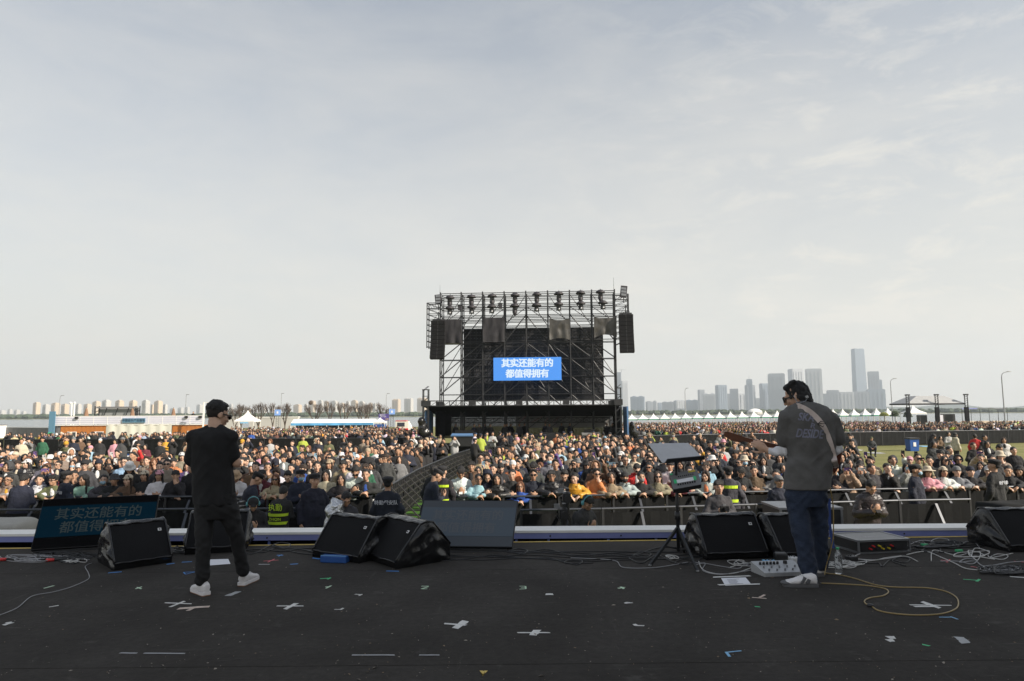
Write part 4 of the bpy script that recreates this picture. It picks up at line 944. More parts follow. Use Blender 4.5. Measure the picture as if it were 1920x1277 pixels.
BACK = [fence_pt(x, y) for x, y in ((-250, 825), (0, 824), (380, 823), (600, 822), (800, 820))]
BACK2 = [fence_pt(x, y) for x, y in ((1172, 818), (1300, 815), (1620, 810), (1920, 806), (2150, 802))]
bf = barrier_proto('mesh_fence', 'black mesh fence section between the lawn and the far crowd', 'fence', 'back fence sections', 2.4, 1.25, .8, 1, panel_z=(.03, .985), rail_r=.02)
f = [True]; run(BACK, 2.4, bf, f); run(BACK2, 2.4, bf, f)
FENCE_Y = lambda x: (np.interp(x, [p.x for p in BACK + BACK2], [p.y for p in BACK + BACK2]))

# ================================================================== FAR THINGS ON THE FIELD
# stacked container office with banner railing
CYD = 86.0; sc = 1280 / CYD
a, b = onground(100, CYD), onground(383, CYD); zr = at(240, 797.5, CYD).z; zt = at(240, 780, CYD).z
t = thing('container_building', 'orange container office with white banner railing on its roof', 'building', (a.x, CYD, gz(CYD)))
W = b.x - a.x; H = zr - gz(CYD)
mat('orange_wall', (.50, .19, .045), .65, noise=.12, nscale=2); mat('banner_white', (.66, .66, .74), .7, noise=.06, nscale=.8); mat('cream_sheet', (.66, .65, .58), .75, noise=.06, nscale=.6)
mat('grey_wall', (.17, .17, .18), .8); mat('dark_glass', (.03, .035, .05), .2); mat('sign_blue', (.10, .22, .33), .5)
def seg(x0, x1): return a.x + 0, (x0 - 100) / sc, (x1 - 100) / sc
for x0, x1 in ((115, 200), (323, 383)):
    u0, u1 = (x0 - 100) / sc, (x1 - 100) / sc; mb = MB(); n = int((u1 - u0) / .16); vs = []
    mb.box(((u0 + u1) / 2, 1.3, H / 2), (u1 - u0, 2.4, H - .02))
    for k in range(n): mb.box((u0 + (k + .5) * (u1 - u0) / n, .07, H / 2), ((u1 - u0) / n * .55, .07, H - .06))
    mb.build('container', 'orange_wall', t)
MB().box((7.0 / 6 * 0 + (107.5 - 100) / sc, 1.2, H / 2), (15 / sc, 2.2, H)).build('side_bay', 'grey_wall', t)
mb = MB(); u0, u1 = 200 / sc - 100 / sc, 323 / sc - 100 / sc; n = 26
for j in range(2):
    for i in range(n + 1): mb.v.append((u0 + (u1 - u0) * i / n, .02 - .12 * abs(math.sin(i * .8)) , (0, H + .15)[j]))
for i in range(n): mb.f.append((i, i + 1, n + 2 + i, n + 1 + i)); mb.m.append(0)
mb.build('cream_sheet', 'cream_sheet', t, True); MB().box(((u0 + u1) / 2, 1.4, H / 2), (u1 - u0, 2.2, H)).build('container', 'grey_wall', t)
for x in (137, 187, 360):
    u = (x - 100) / sc; wf = MB(); wf.box((u, .02, H * .40), (1.15, .10, 1.1)); fr_ = wf.build('window', 'white_paint', t); MB().box((u, -.035, H * .40), (1.0, .03, .95)).build('pane', 'dark_glass', fr_)
    mb = MB(); [mb.bar((u - .45 + .15 * k, -.06, H * .40 - .5), (u - .45 + .15 * k, -.06, H * .40 + .5), .025) for k in range(7)]; mb.build('bars', 'steel', fr_)
Hb = zt - zr; mb = MB(); n = 11
for k in range(n): mb.box((W * (k + .5) / n, -.05, H + Hb * .56), (W / n - .06, .03, Hb * .84))
mb.build('banner', 'banner_white', t)
mb = MB(); mat('banner_stripe', (.45, .46, .58), .7)
for z in (.35, .56, .78): mb.box((W / 2, -.072, H + Hb * z), (W - .1, .012, .05))
mb.build('stripe', 'banner_stripe', t)
mb = MB()
for k in range(n + 1): mb.bar((W * k / n, -.05, H + .02), (W * k / n, -.05, H + Hb), .06)
mb.bar((0, -.05, H + Hb), (W, -.05, H + Hb), .06); mb.bar((0, -.03, H + .05), (W, -.03, H + .05), .10); mb.build('railing', 'white_paint', t)
sg = MB().box((152.5 / sc, -.16, H + Hb * .60 - .1), (42 / sc, .12, .52)).build('sign', 'sign_blue', t)
me = textmesh('中国音乐产业基地', .36, .004, .005); me.transform(Matrix.Translation((152.5 / sc, -.235, H + Hb * .60 - .1)) @ Matrix.Rotation(R(90), 4, 'X')); mat('sign_dark', (.02, .05, .10), .6); link('lettering', me, 'sign_dark', sg)
for x in (146, 350, 376): MB().box(((x - 100) / sc, -.2, H + Hb * .85), (.36, .2, .28)).build('floodlight', 'dark_plastic', t)
mb = MB(); 
for k in range(4): mb.bar(((103 + 2.2 * k - 100) / sc, -.1, 0), ((104 + 2.2 * k - 100) / sc, -.1, H), .05)
mb.build('ladder', 'steel', t)
p = onground(99, CYD - .6); t = thing('banner_post', 'tall slim blue and green banner board at the left end of the orange container', 'banner', p)
MB().box((0, 0, 3.3 / 2 + .5), (.75, .1, 3.6), None).build('board', 'sign_blue', t); MB().box((-.1, -.06, .8), (.55, .03, 1.1)).build('stripe', 'green_tape', t)
# screens behind the container roof: grey rear-side of another stage
p = onground(182, 100); t = thing('truss_stage', 'distant grey stage backdrop with trusses behind the orange container', 'stage', p); s = 1280 / 100
Wd = 76 / s; zb = at(200, 779, 100).z - p.z; zt2 = at(200, 764, 100).z - p.z
mat('grey_skin', (.25, .26, .27), .7, noise=.08)
MB().box((Wd / 2, .4, (zb + zt2) / 2 - 1.5), (Wd, .2, zt2 - zb + 3)).build('backdrop', 'grey_skin', t)
for x in (0, Wd): 
    mb = MB()
    for dx in (-.3, .3): mb.bar((x + dx, 0, 0), (x + dx, 0, zt2 + .2), .12)
    for k in range(int(zt2 / .5)): mb.bar((x - .3, 0, .5 * k), (x + .3, 0, .5 * k + .3), .08)
    mb.build('truss', 'black_metal', t)
MB().bar((0, -.1, zt2), (Wd, -.1, zt2), .22).build('top_beam', 'grey_wall', t)
mb = MB(); [mb.bar((Wd * (.15 + .27 * k), -.05, zb - .5), (Wd * (.25 + .27 * k), -.05, zt2), .10) for k in range(3)]; mb.build('brace', 'black_metal', t)
# dark screen wall of grey panels at far left
p0, p1 = onground(4, 120), onground(97, 112); t = thing('panel_fence', 'long grey panel hoarding on the grass at far left', 'fence', p0, math.atan2(p1.y - p0.y, p1.x - p0.x)); L = (p1 - p0).length
n = 11
for k in range(n): MB().box((L * (k + .5) / n, 0, 1.05), (L / n - .05, .08, 1.55)).build('panel', 'grey_wall', t)
MB().bar((0, 0, 1.9), (L, 0, 1.9), .12, .06).build('top_rail', 'white_paint', t)
mat('hut_white', (.7, .7, .7), .6); p = onground(-6, 118); t = thing('white_cabin', 'white cabin cut by the left edge beside the grey hoarding', 'cabin', p); MB().box((0, 0, 1.1), (2.3, 2, 2.2)).build('wall', 'hut_white', t); MB().box((0, 0, 2.26), (2.5, 2.2, .12)).build('roof', 'grey_wall', t)
# cone parasols / folded umbrellas on the container roof
for i, px in enumerate((161.5, 248, 325)):
    p = at(px, 780, 88.5); t = thing('folded_parasol', ('brown folded parasol near the left end of the container roof', 'brown folded parasol before the grey stage backdrop', 'brown folded parasol near the right end of the container roof')[i], 'parasol', p); mat('brown_cloth', (.22, .13, .08), .8)
    MB().loft([((0, 0, -.3), .32, .32), ((0, 0, .1), .28, .28), ((0, 0, .8), .14, .14), ((0, 0, 1.05), .03, .03)], 8).build('cloth', 'brown_cloth', t); MB().cyl((0, 0, -.6), (0, 0, 1.12), .03, None, 6).build('pole', 'dark_steel', t)
# pagoda tents
def pagoda(name, label, px, Y, ypeak, yeave, halfpx, group=None, skirt='green_skirt', depth=None):
    s = 1280 / Y; p = onground(px, Y); t = thing(name, label, 'tent', p, 0, group); hw = halfpx / s; ze = at(px, yeave, Y).z - p.z; zp = at(px, ypeak, Y).z - p.z
    rings = [(ze, 1.0), (ze + (zp - ze) * .12, .78), (ze + (zp - ze) * .3, .5), (ze + (zp - ze) * .55, .25), (ze + (zp - ze) * .8, .09), (zp, .015)]
    mb = MB(); vs = []
    for z, k in rings:
        for a, b in ((-1, -1), (0, -1), (1, -1), (1, 0), (1, 1), (0, 1), (-1, 1), (-1, 0)):
            f_ = .92 if 0 in (a, b) and k < .9 else 1; vs.append((a * hw * k * f_, b * hw * k * f_, z))
    n = 8; fs = [(i * n + j, i * n + (j + 1) % n, (i + 1) * n + (j + 1) % n, (i + 1) * n + j) for i in range(len(rings) - 1) for j in range(n)]
    mb.add(vs, fs); mb.build('canopy', 'white_canvas', t)
    mb = MB(); v = .30
    for sx, sy, ex, ey in ((-1, -1, 1, -1), (1, -1, 1, 1), (1, 1, -1, 1), (-1, 1, -1, -1)): mb.box(((sx + ex) / 2 * hw, (sy + ey) / 2 * hw, ze - v / 2), (abs(ex - sx) * hw + .02, abs(ey - sy) * hw + .02, v))
    if skirt: mb.build('valance', skirt, t)
    for a in (-1, 1):
        for b in (-1, 1): MB().bar((a * hw * .98, b * hw * .98, 0), (a * hw * .98, b * hw * .98, ze), .07).build('pole', 'white_paint', t)
    return t
mat('green_skirt', (.03, .24, .15), .7, noise=.1)
mat('valance_white', (.72, .72, .72), .7)
pxs = [1184.5, 1205, 1225, 1245.5, 1265.5, 1285.5, 1306.5, 1327.5, 1348.5, 1369.5, 1391, 1413, 1435, 1457, 1478.5, 1500, 1521, 1543, 1562, 1580, 1601, 1622, 1643, 1664.5]
for i, px in enumerate(pxs):
    Y = 212 - i * 1.2; f_ = i / 23
    pagoda('pagoda_tent', 'white pagoda tent with green valance in the long row below the skyline', px, Y, 776 - 11.5 * f_, 786 - 8.5 * f_, 10.3, 'row of white pagoda tents')
pagoda('pagoda_tent', 'larger white pagoda tent behind the truss roof, right of the tent row', 1712, 175, 759.5, 774, 16, skirt='valance_white')
t = pagoda('pagoda_tent', 'single white pagoda tent on the grass at left with a blue sign', 465, 140, 769.5, 788, 18, skirt='valance_white')
MB().box((.05, -1.98, 2.35), (1.55, .06, .26)).build('sign', 'lightblue_tape', t)
t = pagoda('pagoda_tent', 'small tent with white roof and blue walls at the end of the booth row', 713, 140, 782.5, 790.5, 10.5, skirt='valance_white')
MB().box((0, 0, .95), (2.1, 2.1, 1.7)).build('wall', 'blue_plastic', t)
# long booth with blue banner
p0, p1 = onground(546, 146), onground(702, 146); s = 1280 / 146; t = thing('long_booth', 'long white roofed booth with a blue banner strip behind the far crowd', 'booth', p0); L = p1.x - p0.x
ze, zp = at(620, 793, 146).z - p0.z, at(620, 786, 146).z - p0.z; zk = at(620, 797.5, 146).z - p0.z
mb = MB(); mb.add([(0, 0, ze), (L, 0, ze), (L, 1.8, zp), (0, 1.8, zp), (0, 3.6, ze), (L, 3.6, ze)], [(0, 1, 2, 3), (3, 2, 5, 4), (0, 3, 4), (1, 5, 2)]); mb.build('roof', 'white_canvas', t)
mat('banner_mix', (.10, .34, .62), .6, noise=.5, nscale=.35)
MB().box((L / 2, -.05, (ze + zk) / 2), (L, .05, ze - zk)).build('banner', 'banner_mix', t)
for k in range(8): MB().bar((L * k / 7, 0, 0), (L * k / 7, 0, ze), .08).build('pole', 'white_paint', t)
MB().box((L / 2, 3.5, .8), (L, .08, 1.6)).build('back_wall', 'dark_steel', t)
for k in range(5): MB().box((L * (.03 + .18 * k) + .6, .5, .5), (1.6, .7, 1.0)).build('counter', 'white_paint', t)
# signs
p = onground(720, 142); t = thing('direction_sign', 'dark purple direction sign with white characters and yellow arrow', 'sign', p); z0, z1 = at(720, 788.5, 142).z - p.z, at(720, 776, 142).z - p.z
mat('sign_purple', (.07, .05, .22), .5); mat('sign_white', (.75, .75, .78), .6); mat('sign_yellow', (.75, .52, .05), .6)
b = MB().box((0, 0, (z0 + z1) / 2), (19.5 / 9.0, .08, z1 - z0)).build('board', 'sign_purple', t)
for x in (-.9, .9): MB().bar((x, .08, 0), (x, .08, z0 + .2), .08).build('post', 'dark_steel', t)
for txt, sz, dx, dz in (('出口 3', .42, -.3, .80), ('EXIT THREE', .22, -.1, .55)):
    me = textmesh(txt, sz, .01, .005); me.transform(Matrix.Translation((dx, -.055, z0 + (z1 - z0) * dz)) @ Matrix.Rotation(R(90), 4, 'X')); link('lettering', me, 'sign_white', b)
MB().box((.55, -.055, z0 + (z1 - z0) * .22), (.5, .02, .08)).prism([(0, 0), (0, .2), (.2, .1)], .02, Matrix.Translation((.8, -.055, z0 + (z1 - z0) * .22 - .1)) @ Matrix.Rotation(R(90), 4, 'X')).build('arrow', 'sign_yellow', b)
mat('flag_blue', (.22, .38, .78), .6, noise=.15, nscale=2)
for i, (px, y0, y1, Y) in enumerate(((520.5, 768, 779, 150), (735, 767, 777, 150))):
    p = onground(px, Y); t = thing('flag_board', ('light blue square board on a lattice mast among bare trees', 'light blue square board above the purple direction sign')[i], 'sign', p); z0, z1 = at(px, y1, Y).z - p.z, at(px, y0, Y).z - p.z
    b = MB().box((0, 0, (z0 + z1) / 2), (11 / (1280 / Y), .15, z1 - z0)).build('board', 'flag_blue', t); MB().box((0, -.09, (z0 + z1) / 2), (.35, .02, .5)).build('emblem', 'sign_white', b)
    mb = MB(); [mb.bar((x, .1, 0), (x, .1, z0), .06) for x in (-.3, .3)]; [mb.bar((-.3, .1, .4 * k), (.3, .1, .4 * k + .3), .035) for k in range(int(z0 / .4))]; mb.build('mast', 'dark_steel', t)
# food truck
p = onground(757, 140); t = thing('food_truck', 'red and white food truck beside the small blue tent', 'truck', p); s = 1280 / 140
z0, z1 = at(757, 803, 140).z - p.z, at(757, 790, 140).z - p.z
MB().box((-.2, 0, 1.55), (2.6, 1.7, 1.7)).build('body', 'cream_sheet', t); MB().box((-.2, -.9, .75), (2.6, .06, .5)).build('skirt', 'red_plastic', t); MB().box((-.4, 0, 2.48), (2.2, 1.8, .14)).build('roof', 'red_plastic', t)
MB().box((-.4, -.87, 1.75), (1.5, .05, .8)).build('hatch', 'dark_glass', t)
mb = MB(); mb.v = [(1.1, -.8, .5), (2.0, -.8, .5), (2.0, .8, .5), (1.1, .8, .5), (1.1, -.8, 2.2), (1.55, -.8, 1.5), (1.55, .8, 1.5), (1.1, .8, 2.2)]; mb.f = [(3, 2, 1, 0), (4, 5, 6, 7), (0, 1, 5, 4), (1, 2, 6, 5), (2, 3, 7, 6), (3, 0, 4, 7)]; mb.m = [0] * 6; mb.build('cab', 'white_paint', t)
for x in (-1.0, 1.4): MB().cyl((x, -.9, .35), (x, -.7, .35), .35, None, 14).build('wheel', 'black_cable', t)
# small roofed truss stage at right
Yr = 150; s = 1280 / Yr; p = onground(1740, Yr); t = thing('truss_roof', 'small outdoor stage with grey peaked roof on black truss legs at right', 'stage', p)
x0, x1 = (1688 - 1740) / s, (1793 - 1740) / s; ze, zr_ = at(1740, 766.5, Yr).z - p.z, at(1740, 755.5, Yr).z - p.z + .5; ze = at(1740, 756.5, Yr).z - p.z; zr_ = at(1740, 742.5, Yr).z - p.z; ztop = at(1740, 741, Yr).z - p.z
mat('roof_grey', (.34, .345, .35), .6, noise=.12, nscale=1)
mb = MB(); mb.add([(x0, -3, ze), (x1, -3, ze), (x1, 4, ze), (x0, 4, ze), (x0 + 3.2, -1.0, zr_), (x1 - 3.2, -1.0, zr_), (x1 - 3.2, 2, zr_), (x0 + 3.2, 2, zr_)], [(0, 1, 5, 4), (1, 2, 6, 5), (2, 3, 7, 6), (3, 0, 4, 7), (4, 5, 6, 7)]); mb.build('roof', 'roof_grey', t)
mb = MB(); mb.bar((x0, -3.05, ze - .15), (x1, -3.05, ze - .15), .3); mb.bar((x0, 4, ze - .15), (x1, 4, ze - .15), .3); mb.build('beam', 'dark_steel', t)
for x in (x0 - .1, 0.0, x1 + .1):
    mb = MB()
    for dx in (-.3, .3): mb.bar((x + dx, -3.3, 0), (x + dx, -3.3, ztop), .14)
    for k in range(int(ztop / .45)): mb.bar((x - .3, -3.3, .45 * k), (x + .3, -3.3, .45 * k + .25), .08)
    mb.box((x, -3.3, ztop), (.75, .7, .3)); lg = mb.build('truss_leg', 'dark_steel', t); MB().box((x, -3.2, ze * .45), (.75, .5, ze * .8)).build('sleeve', 'black_fabric', lg)
MB().box(((1768 - 1740) / s, -1.5, 1.6), (3.0, .3, 3.2)).build('screen', 'dark_plastic', t); MB().box(((1750 - 1740) / s, -1.8, 1.5), (1.6, .3, 3.0)).build('banner', 'banner_white', t); MB().box(((1720 - 1740) / s, -1.5, 1.5), (1.6, 1.2, 3.0)).build('booth', 'dark_plastic', t)
# flat shelter at far right
p0, p1 = onground(1796, 160), onground(1880, 160); s = 8.0; t = thing('shelter', 'long flat shelter frame by the water at far right', 'shelter', p0); L = p1.x - p0.x; zz = at(1830, 766.5, 160).z - p0.z
MB().box((L / 2, 0, zz), (L, 3, .12)).build('roof', 'grey_wall', t); MB().box((L * .17, -1.52, zz + .05), (L * .34, .05, .25)).build('fascia', 'violet_fascia', t)
for k in range(6): MB().bar((L * k / 5, -1.4, 0), (L * k / 5, -1.4, zz), .08).build('post', 'dark_steel', t)
mat('sand_wall', (.52, .42, .33), .8); p0, p1 = onground(1800, 200), onground(2000, 200); t = thing('low_wall', 'low sandy parapet along the water at far right', 'wall', p0)
MB().box(((p1.x - p0.x) / 2, 0, .8), (p1.x - p0.x, .2, 1.0)).build('parapet', 'sand_wall', t); MB().bar((0, 0, 1.32), (p1.x - p0.x, 0, 1.32), .08).build('coping', 'white_paint', t)
# blue wheelie bins
def bin_(label, px, pyb, pyt):
    Y = 52.0 if px > 1000 else 44; p = onground(px, Y); s = 1280 / Y; h = (pyb - pyt) / s; t = thing('waste_bin', label, 'bin', p)
    MB().box((0, 0, h * .45), (.62, .62, h * .88), None, None, (1.12, 1.12)).build('body', 'blue_plastic', t); MB().box((0, 0, h * .93), (.80, .80, h * .1)).build('lid', 'dark_plastic', t)
    for sx in (-1, 1): MB().cyl((sx * .25, .33, .1), (sx * .33, .33, .1), .1, None, 10).build('wheel', 'black_cable', t)
    MB().box((0, -.345, h * .5), (.2, .02, h * .3)).build('label', 'white_plastic', t)
bin_('tall blue wheelie bin by the mesh fence on the right lawn', 1706, 838, 813)
bin_('blue bin by the mesh fence on the left, beside a bending person', 250, 848, 828)
# picnic mats and bags on the lawn
for i, (px, py, wd, m, l) in enumerate(((1742, 834, 36, 'lightblue_tape', 'blue picnic mat with dark bags on the right lawn'), (1640, 849, 28, 'grey_tape', 'grey picnic mat under a sitting man on the right lawn'), (1605, 842, 16, 'white_tape', 'white picnic mat near the guitarist\'s sleeve on the lawn'))):
    p = G(px, py, -.2); p.z = gz(p.y); s = 1280 / p.y; hw = wd / s / 2; t = thing('picnic_mat', l, 'mat', p)
    mb = MB(); n = 6
    for j in range(n + 1):
        for ii in range(n + 1): mb.v.append((-hw + 2 * hw * ii / n, -.8 + 1.6 * j / n, .03 + .03 * mnoise.noise(Vector((ii * .9, j * .9, i)))))
    for j in range(n):
        for ii in range(n): mb.f.append((j * 7 + ii, j * 7 + ii + 1, (j + 1) * 7 + ii + 1, (j + 1) * 7 + ii)); mb.m.append(0)
    mb.build('cloth', m, t, True)
for i, (px, py, m, l) in enumerate(((1732, 828, 'white_plastic', 'white plastic bag on the blue picnic mat'), (1752, 832, 'black_fabric', 'black bag on the blue picnic mat'), (1780, 858, 'beige_tape', 'pale pink bag lying on the lawn'), (1770, 827, 'white_plastic', 'white bag near the fence on the right lawn'))):
    p = G(px, py, -.2); p.z = gz(p.y); mb = MB(); mb.ell((0, 0, .2), (.26, .2, .22)); mb.ell((.05, 0, .4), (.10, .08, .12)); me = fuse(mb, .05, 2); displace(me, .06, 6); tag(link('bag', me, m, None, p), l, 'bag')
# ================================================================== PEOPLE: shared pieces
def head_prims(mb, n=14):
    mb.ell((0, .012, .140), (.076, .094, .093), None, n, 10); mb.ell((0, -.030, .085), (.060, .064, .082), None, n, 10)
    mb.ell((0, -.058, .030), (.034, .036, .026), None, 10, 8); mb.ell((0, -.090, .128), (.050, .012, .016), None, 10, 6)
    mb.cap2((0, -.092, .118), (0, -.108, .078), .009, .014, 8); mb.ell((0, -.094, .076), (.019, .013, .010), None, 8, 6)
    for s in (-1, 1):
        mb.ell((s * .043, -.066, .088), (.022, .022, .024), None, 8, 6)
        mb.ell((s * .078, .010, .105), (.010, .021, .032), Matrix.Rotation(s * .35, 3, 'Z'), 8, 8)
    mb.ell((0, -.090, .050), (.022, .010, .010), None, 8, 6)
def face_bits(mb):           # eyes, brows (slot 1) and lips (slot 2)
    for s in (-1, 1):
        mb.ell((s * .032, -.0865, .114), (.0135, .007, .0055), None, 8, 5, 1)
        mb.box((s * .034, -.0945, .134), (.034, .010, .008), Matrix.Rotation(s * .12, 3, 'Y') @ Matrix.Rotation(-s * .25, 3, 'Z'), 1)
    mb.ell((0, -.0985, .0535), (.021, .006, .0042), None, 8, 5, 2); mb.ell((0, -.0975, .0465), (.017, .006, .005), None, 8, 5, 2)
def hand(mb, W, d, n, side=1, curl=.5, s=1.0, k=8, spread=.06, thumb=.5):
    W, d, n = Vector(W), Vector(d).normalized(), Vector(n); n = (n - n.dot(d) * d).normalized(); x = d.cross(n).normalized() * side
    q = Matrix((x, d, n)).transposed()
    mb.ell(W + d * .05 * s, (.041 * s, .052 * s, .017 * s), q, 12, 8); mb.cap2(W - d * .02 * s, W + d * .03 * s, .026 * s, .027 * s, 10)
    for i, L in enumerate((.074, .083, .077, .060)):
        p = W + d * (.086 - .004 * abs(i - 1)) * s + x * (.031 - .0205 * i) * s; a = curl * .55; r = (.0092, .0095, .009, .008)[i] * s
        sp = x * spread * (1.2 - .8 * i)
        for j, f in enumerate((.45, .32, .26)):
            dd = (d * math.cos(a) + n * math.sin(a) + sp * math.cos(a)).normalized(); e = p + dd * L * f * s; mb.cap2(p, e, r, r * .9, k); p = e; r *= .9; a += curl * (1.0, .9, .8)[j]
    p = W + d * .022 * s + x * .032 * s + n * .006 * s; dd = (x * .72 + d * .62 + n * thumb * .6).normalized(); e = p + dd * .042 * s; mb.cap2(p, e, .0135 * s, .0115 * s, k)
    d2 = (d * .85 + x * .15 + n * thumb).normalized(); e2 = e + d2 * .032 * s; mb.cap2(e, e2, .0112 * s, .010 * s, k); mb.cap2(e2, e2 + (d2 + n * thumb * .5).normalized() * .024 * s, .010 * s, .0085 * s, k)
def join_bits(me, bits, M4=None):     # append small islands to a mesh
    if M4 is not None: bits.xf(M4)
    bm = bmesh.new(); bm.from_mesh(me); vs = [bm.verts.new(v) for v in bits.v]
    for f, m in zip(bits.f, bits.m):
        try: ff = bm.faces.new([vs[i] for i in f]); ff.material_index = m; ff.smooth = True
        except ValueError: pass
    bm.to_mesh(me); bm.free(); return me
def headmat(pos, yaw, pitch, roll=0.0, s=1.0):   # yaw: 0 faces the camera side, positive turns to +x
    m = Matrix.Translation(pos) @ Matrix.Rotation(yaw, 4, 'Z') @ Matrix.Rotation(roll, 4, 'Y') @ Matrix.Rotation(pitch, 4, 'X') @ Matrix.Scale(s, 4)
    return m
def hair_mesh(kind, vox=.012, seed=0, it=3):
    mb = MB()
    if kind in ('short', 'fringe', 'quiff', 'fade', 'grown'):
        mb.ell((0, .024, .152 if kind != 'fade' else .166), (.085, .096, .092 if kind != 'fade' else .082), None, 18, 12)
        if kind != 'fade': mb.ell((0, .070, .105), (.066, .050, .070), None, 12, 8)
        for s in (-1, 1):
            if kind != 'fade': mb.ell((s * .070, .020, .135), (.015, .040, .042), None, 8, 6)
        if kind == 'fade':
            for k in range(7): mb.cap2((-.055 + .018 * k, -.022, .218 - .006 * abs(k - 3)), (-.058 + .0195 * k, -.044, .224 - .006 * abs(k - 3) + .008 * (k % 2)), .020, .010, 8)
        if kind == 'fringe':
            for k in range(6): mb.cap2((-.055 + .022 * k, -.040, .215), (-.058 + .023 * k, -.092, .150 + .008 * (k % 2)), .022, .012, 8)
        if kind == 'quiff':
            for k in range(6): mb.cap2((-.05 + .02 * k, -.050, .200), (-.045 + .018 * k, -.078, .232 - .004 * abs(k - 3)), .022, .013, 8)
        if kind == 'grown':
            q = random.Random(seed)
            for k in range(26):
                a = q.uniform(-2.6, 2.6) + math.pi / 2; z = q.uniform(.05, .19); rr = .082 * math.sqrt(max(.1, 1 - ((z + .02 - .13) / .13) ** 2)) if z > .11 else .084
                p = Vector((rr * math.cos(a), .018 + .1 * math.sin(a), z))
                if p.y < -.03 and z < .13: continue
                mb.cap2(Vector((p.x * (.92 if z < .1 else .55), p.y * (.92 if z < .1 else .55), p.z + .035)), p + Vector((q.uniform(-.01, .01), .004, -.03)), .020, .010, 7)
            for k in range(5): mb.cap2((-.05 + .025 * k, .095, .08), (-.055 + .028 * k, .105, -.02), .022, .010, 8)
            for k in range(5): mb.cap2((-.05 + .024 * k, -.05, .205), (-.055 + .028 * k, .03, .235), .026, .020, 8)
    elif kind in ('long', 'wavy', 'bob', 'pony'):
        mb.ell((0, .020, .152), (.086, .098, .092), None, 18, 12); mb.ell((0, .055, .09), (.078, .062, .09), None, 12, 8)
        L = {'long': -.20, 'wavy': -.22, 'bob': -.01, 'pony': .05}[kind]
        for s in (-1, 1):
            mb.cap2((s * .074, -.018, .16), (s * .080, .004, .05), .020, .024, 8); mb.cap2((s * .080, .004, .05), (s * (.086 if kind != 'wavy' else .10), -.005 if L < -.1 else .0, L), .024, .020, 8)
            mb.cap2((s * .040, -.055, .205), (s * .072, -.050, .135), .022, .016, 8)
        mb.cap2((0, .085, .08), (0, .085, L), .055, .05, 10); mb.cap2((.05, .06, .05), (.06, .05, L), .034, .03, 8); mb.cap2((-.05, .06, .05), (-.06, .05, L), .034, .03, 8)
        if kind == 'pony': mb.cap2((0, .11, .17), (0, .14, .02), .028, .018, 8)
    elif kind == 'cap':
        mb.ell((0, .012, .160), (.090, .104, .086), None, 18, 12); mb.ell((0, -.105, .155), (.062, .060, .010), Matrix.Rotation(.22, 3, 'X'), 14, 6)
        mb.ell((0, .060, .105), (.070, .055, .055), None, 10, 8)
    elif kind == 'bucket':
        mb.loft([((0, .01, .125), .130, .140), ((0, .01, .15), .094, .106), ((0, .01, .225), .080, .090), ((0, .01, .250), .060, .066)], 20)
        mb.loft([((0, .01, .118), .136, .146), ((0, .01, .132), .128, .138)], 20)
    elif kind == 'sunhat':
        mb.loft([((0, -.01, .135), .165, .175), ((0, -.01, .150), .158, .168), ((0, .01, .160), .092, .104), ((0, .01, .235), .078, .088), ((0, .01, .255), .055, .06)], 22)
    elif kind == 'beanie':
        mb.ell((0, .014, .165), (.090, .104, .098), None, 18, 12); mb.loft([((0, .014, .128), .092, .104), ((0, .014, .165), .095, .108)], 18)
    elif kind == 'hood':
        for k in range(9):
            a = -1.9 + 3.8 * k / 8; mb.cap2((.098 * math.sin(a), -.055, .120 + .115 * math.cos(a)), (.098 * math.sin(a) * .9, .04, .125 + .120 * math.cos(a)), .022, .03, 8)
        mb.ell((0, .06, .12), (.098, .075, .12), None, 14, 10); mb.ell((0, .02, -.02), (.10, .09, .05), None, 12, 8)
    elif kind == 'police':
        mb.ell((0, .010, .205), (.108, .120, .040), None, 20, 8); mb.loft([((0, .010, .150), .090, .102), ((0, .010, .195), .094, .106)], 20); mb.ell((0, -.100, .155), (.066, .045, .008), Matrix.Rotation(.35, 3, 'X'), 12, 6); mb.ell((0, .055, .115), (.070, .055, .05), None, 10, 8)
    me = fuse(mb, vox, it)
    if kind in ('short', 'fringe', 'quiff', 'fade', 'long', 'wavy', 'bob', 'grown', 'pony'): displace(me, .010, 28, (1, 1, .5), seed)
    return me
HATS = ('cap', 'bucket', 'sunhat', 'beanie', 'hood', 'police')

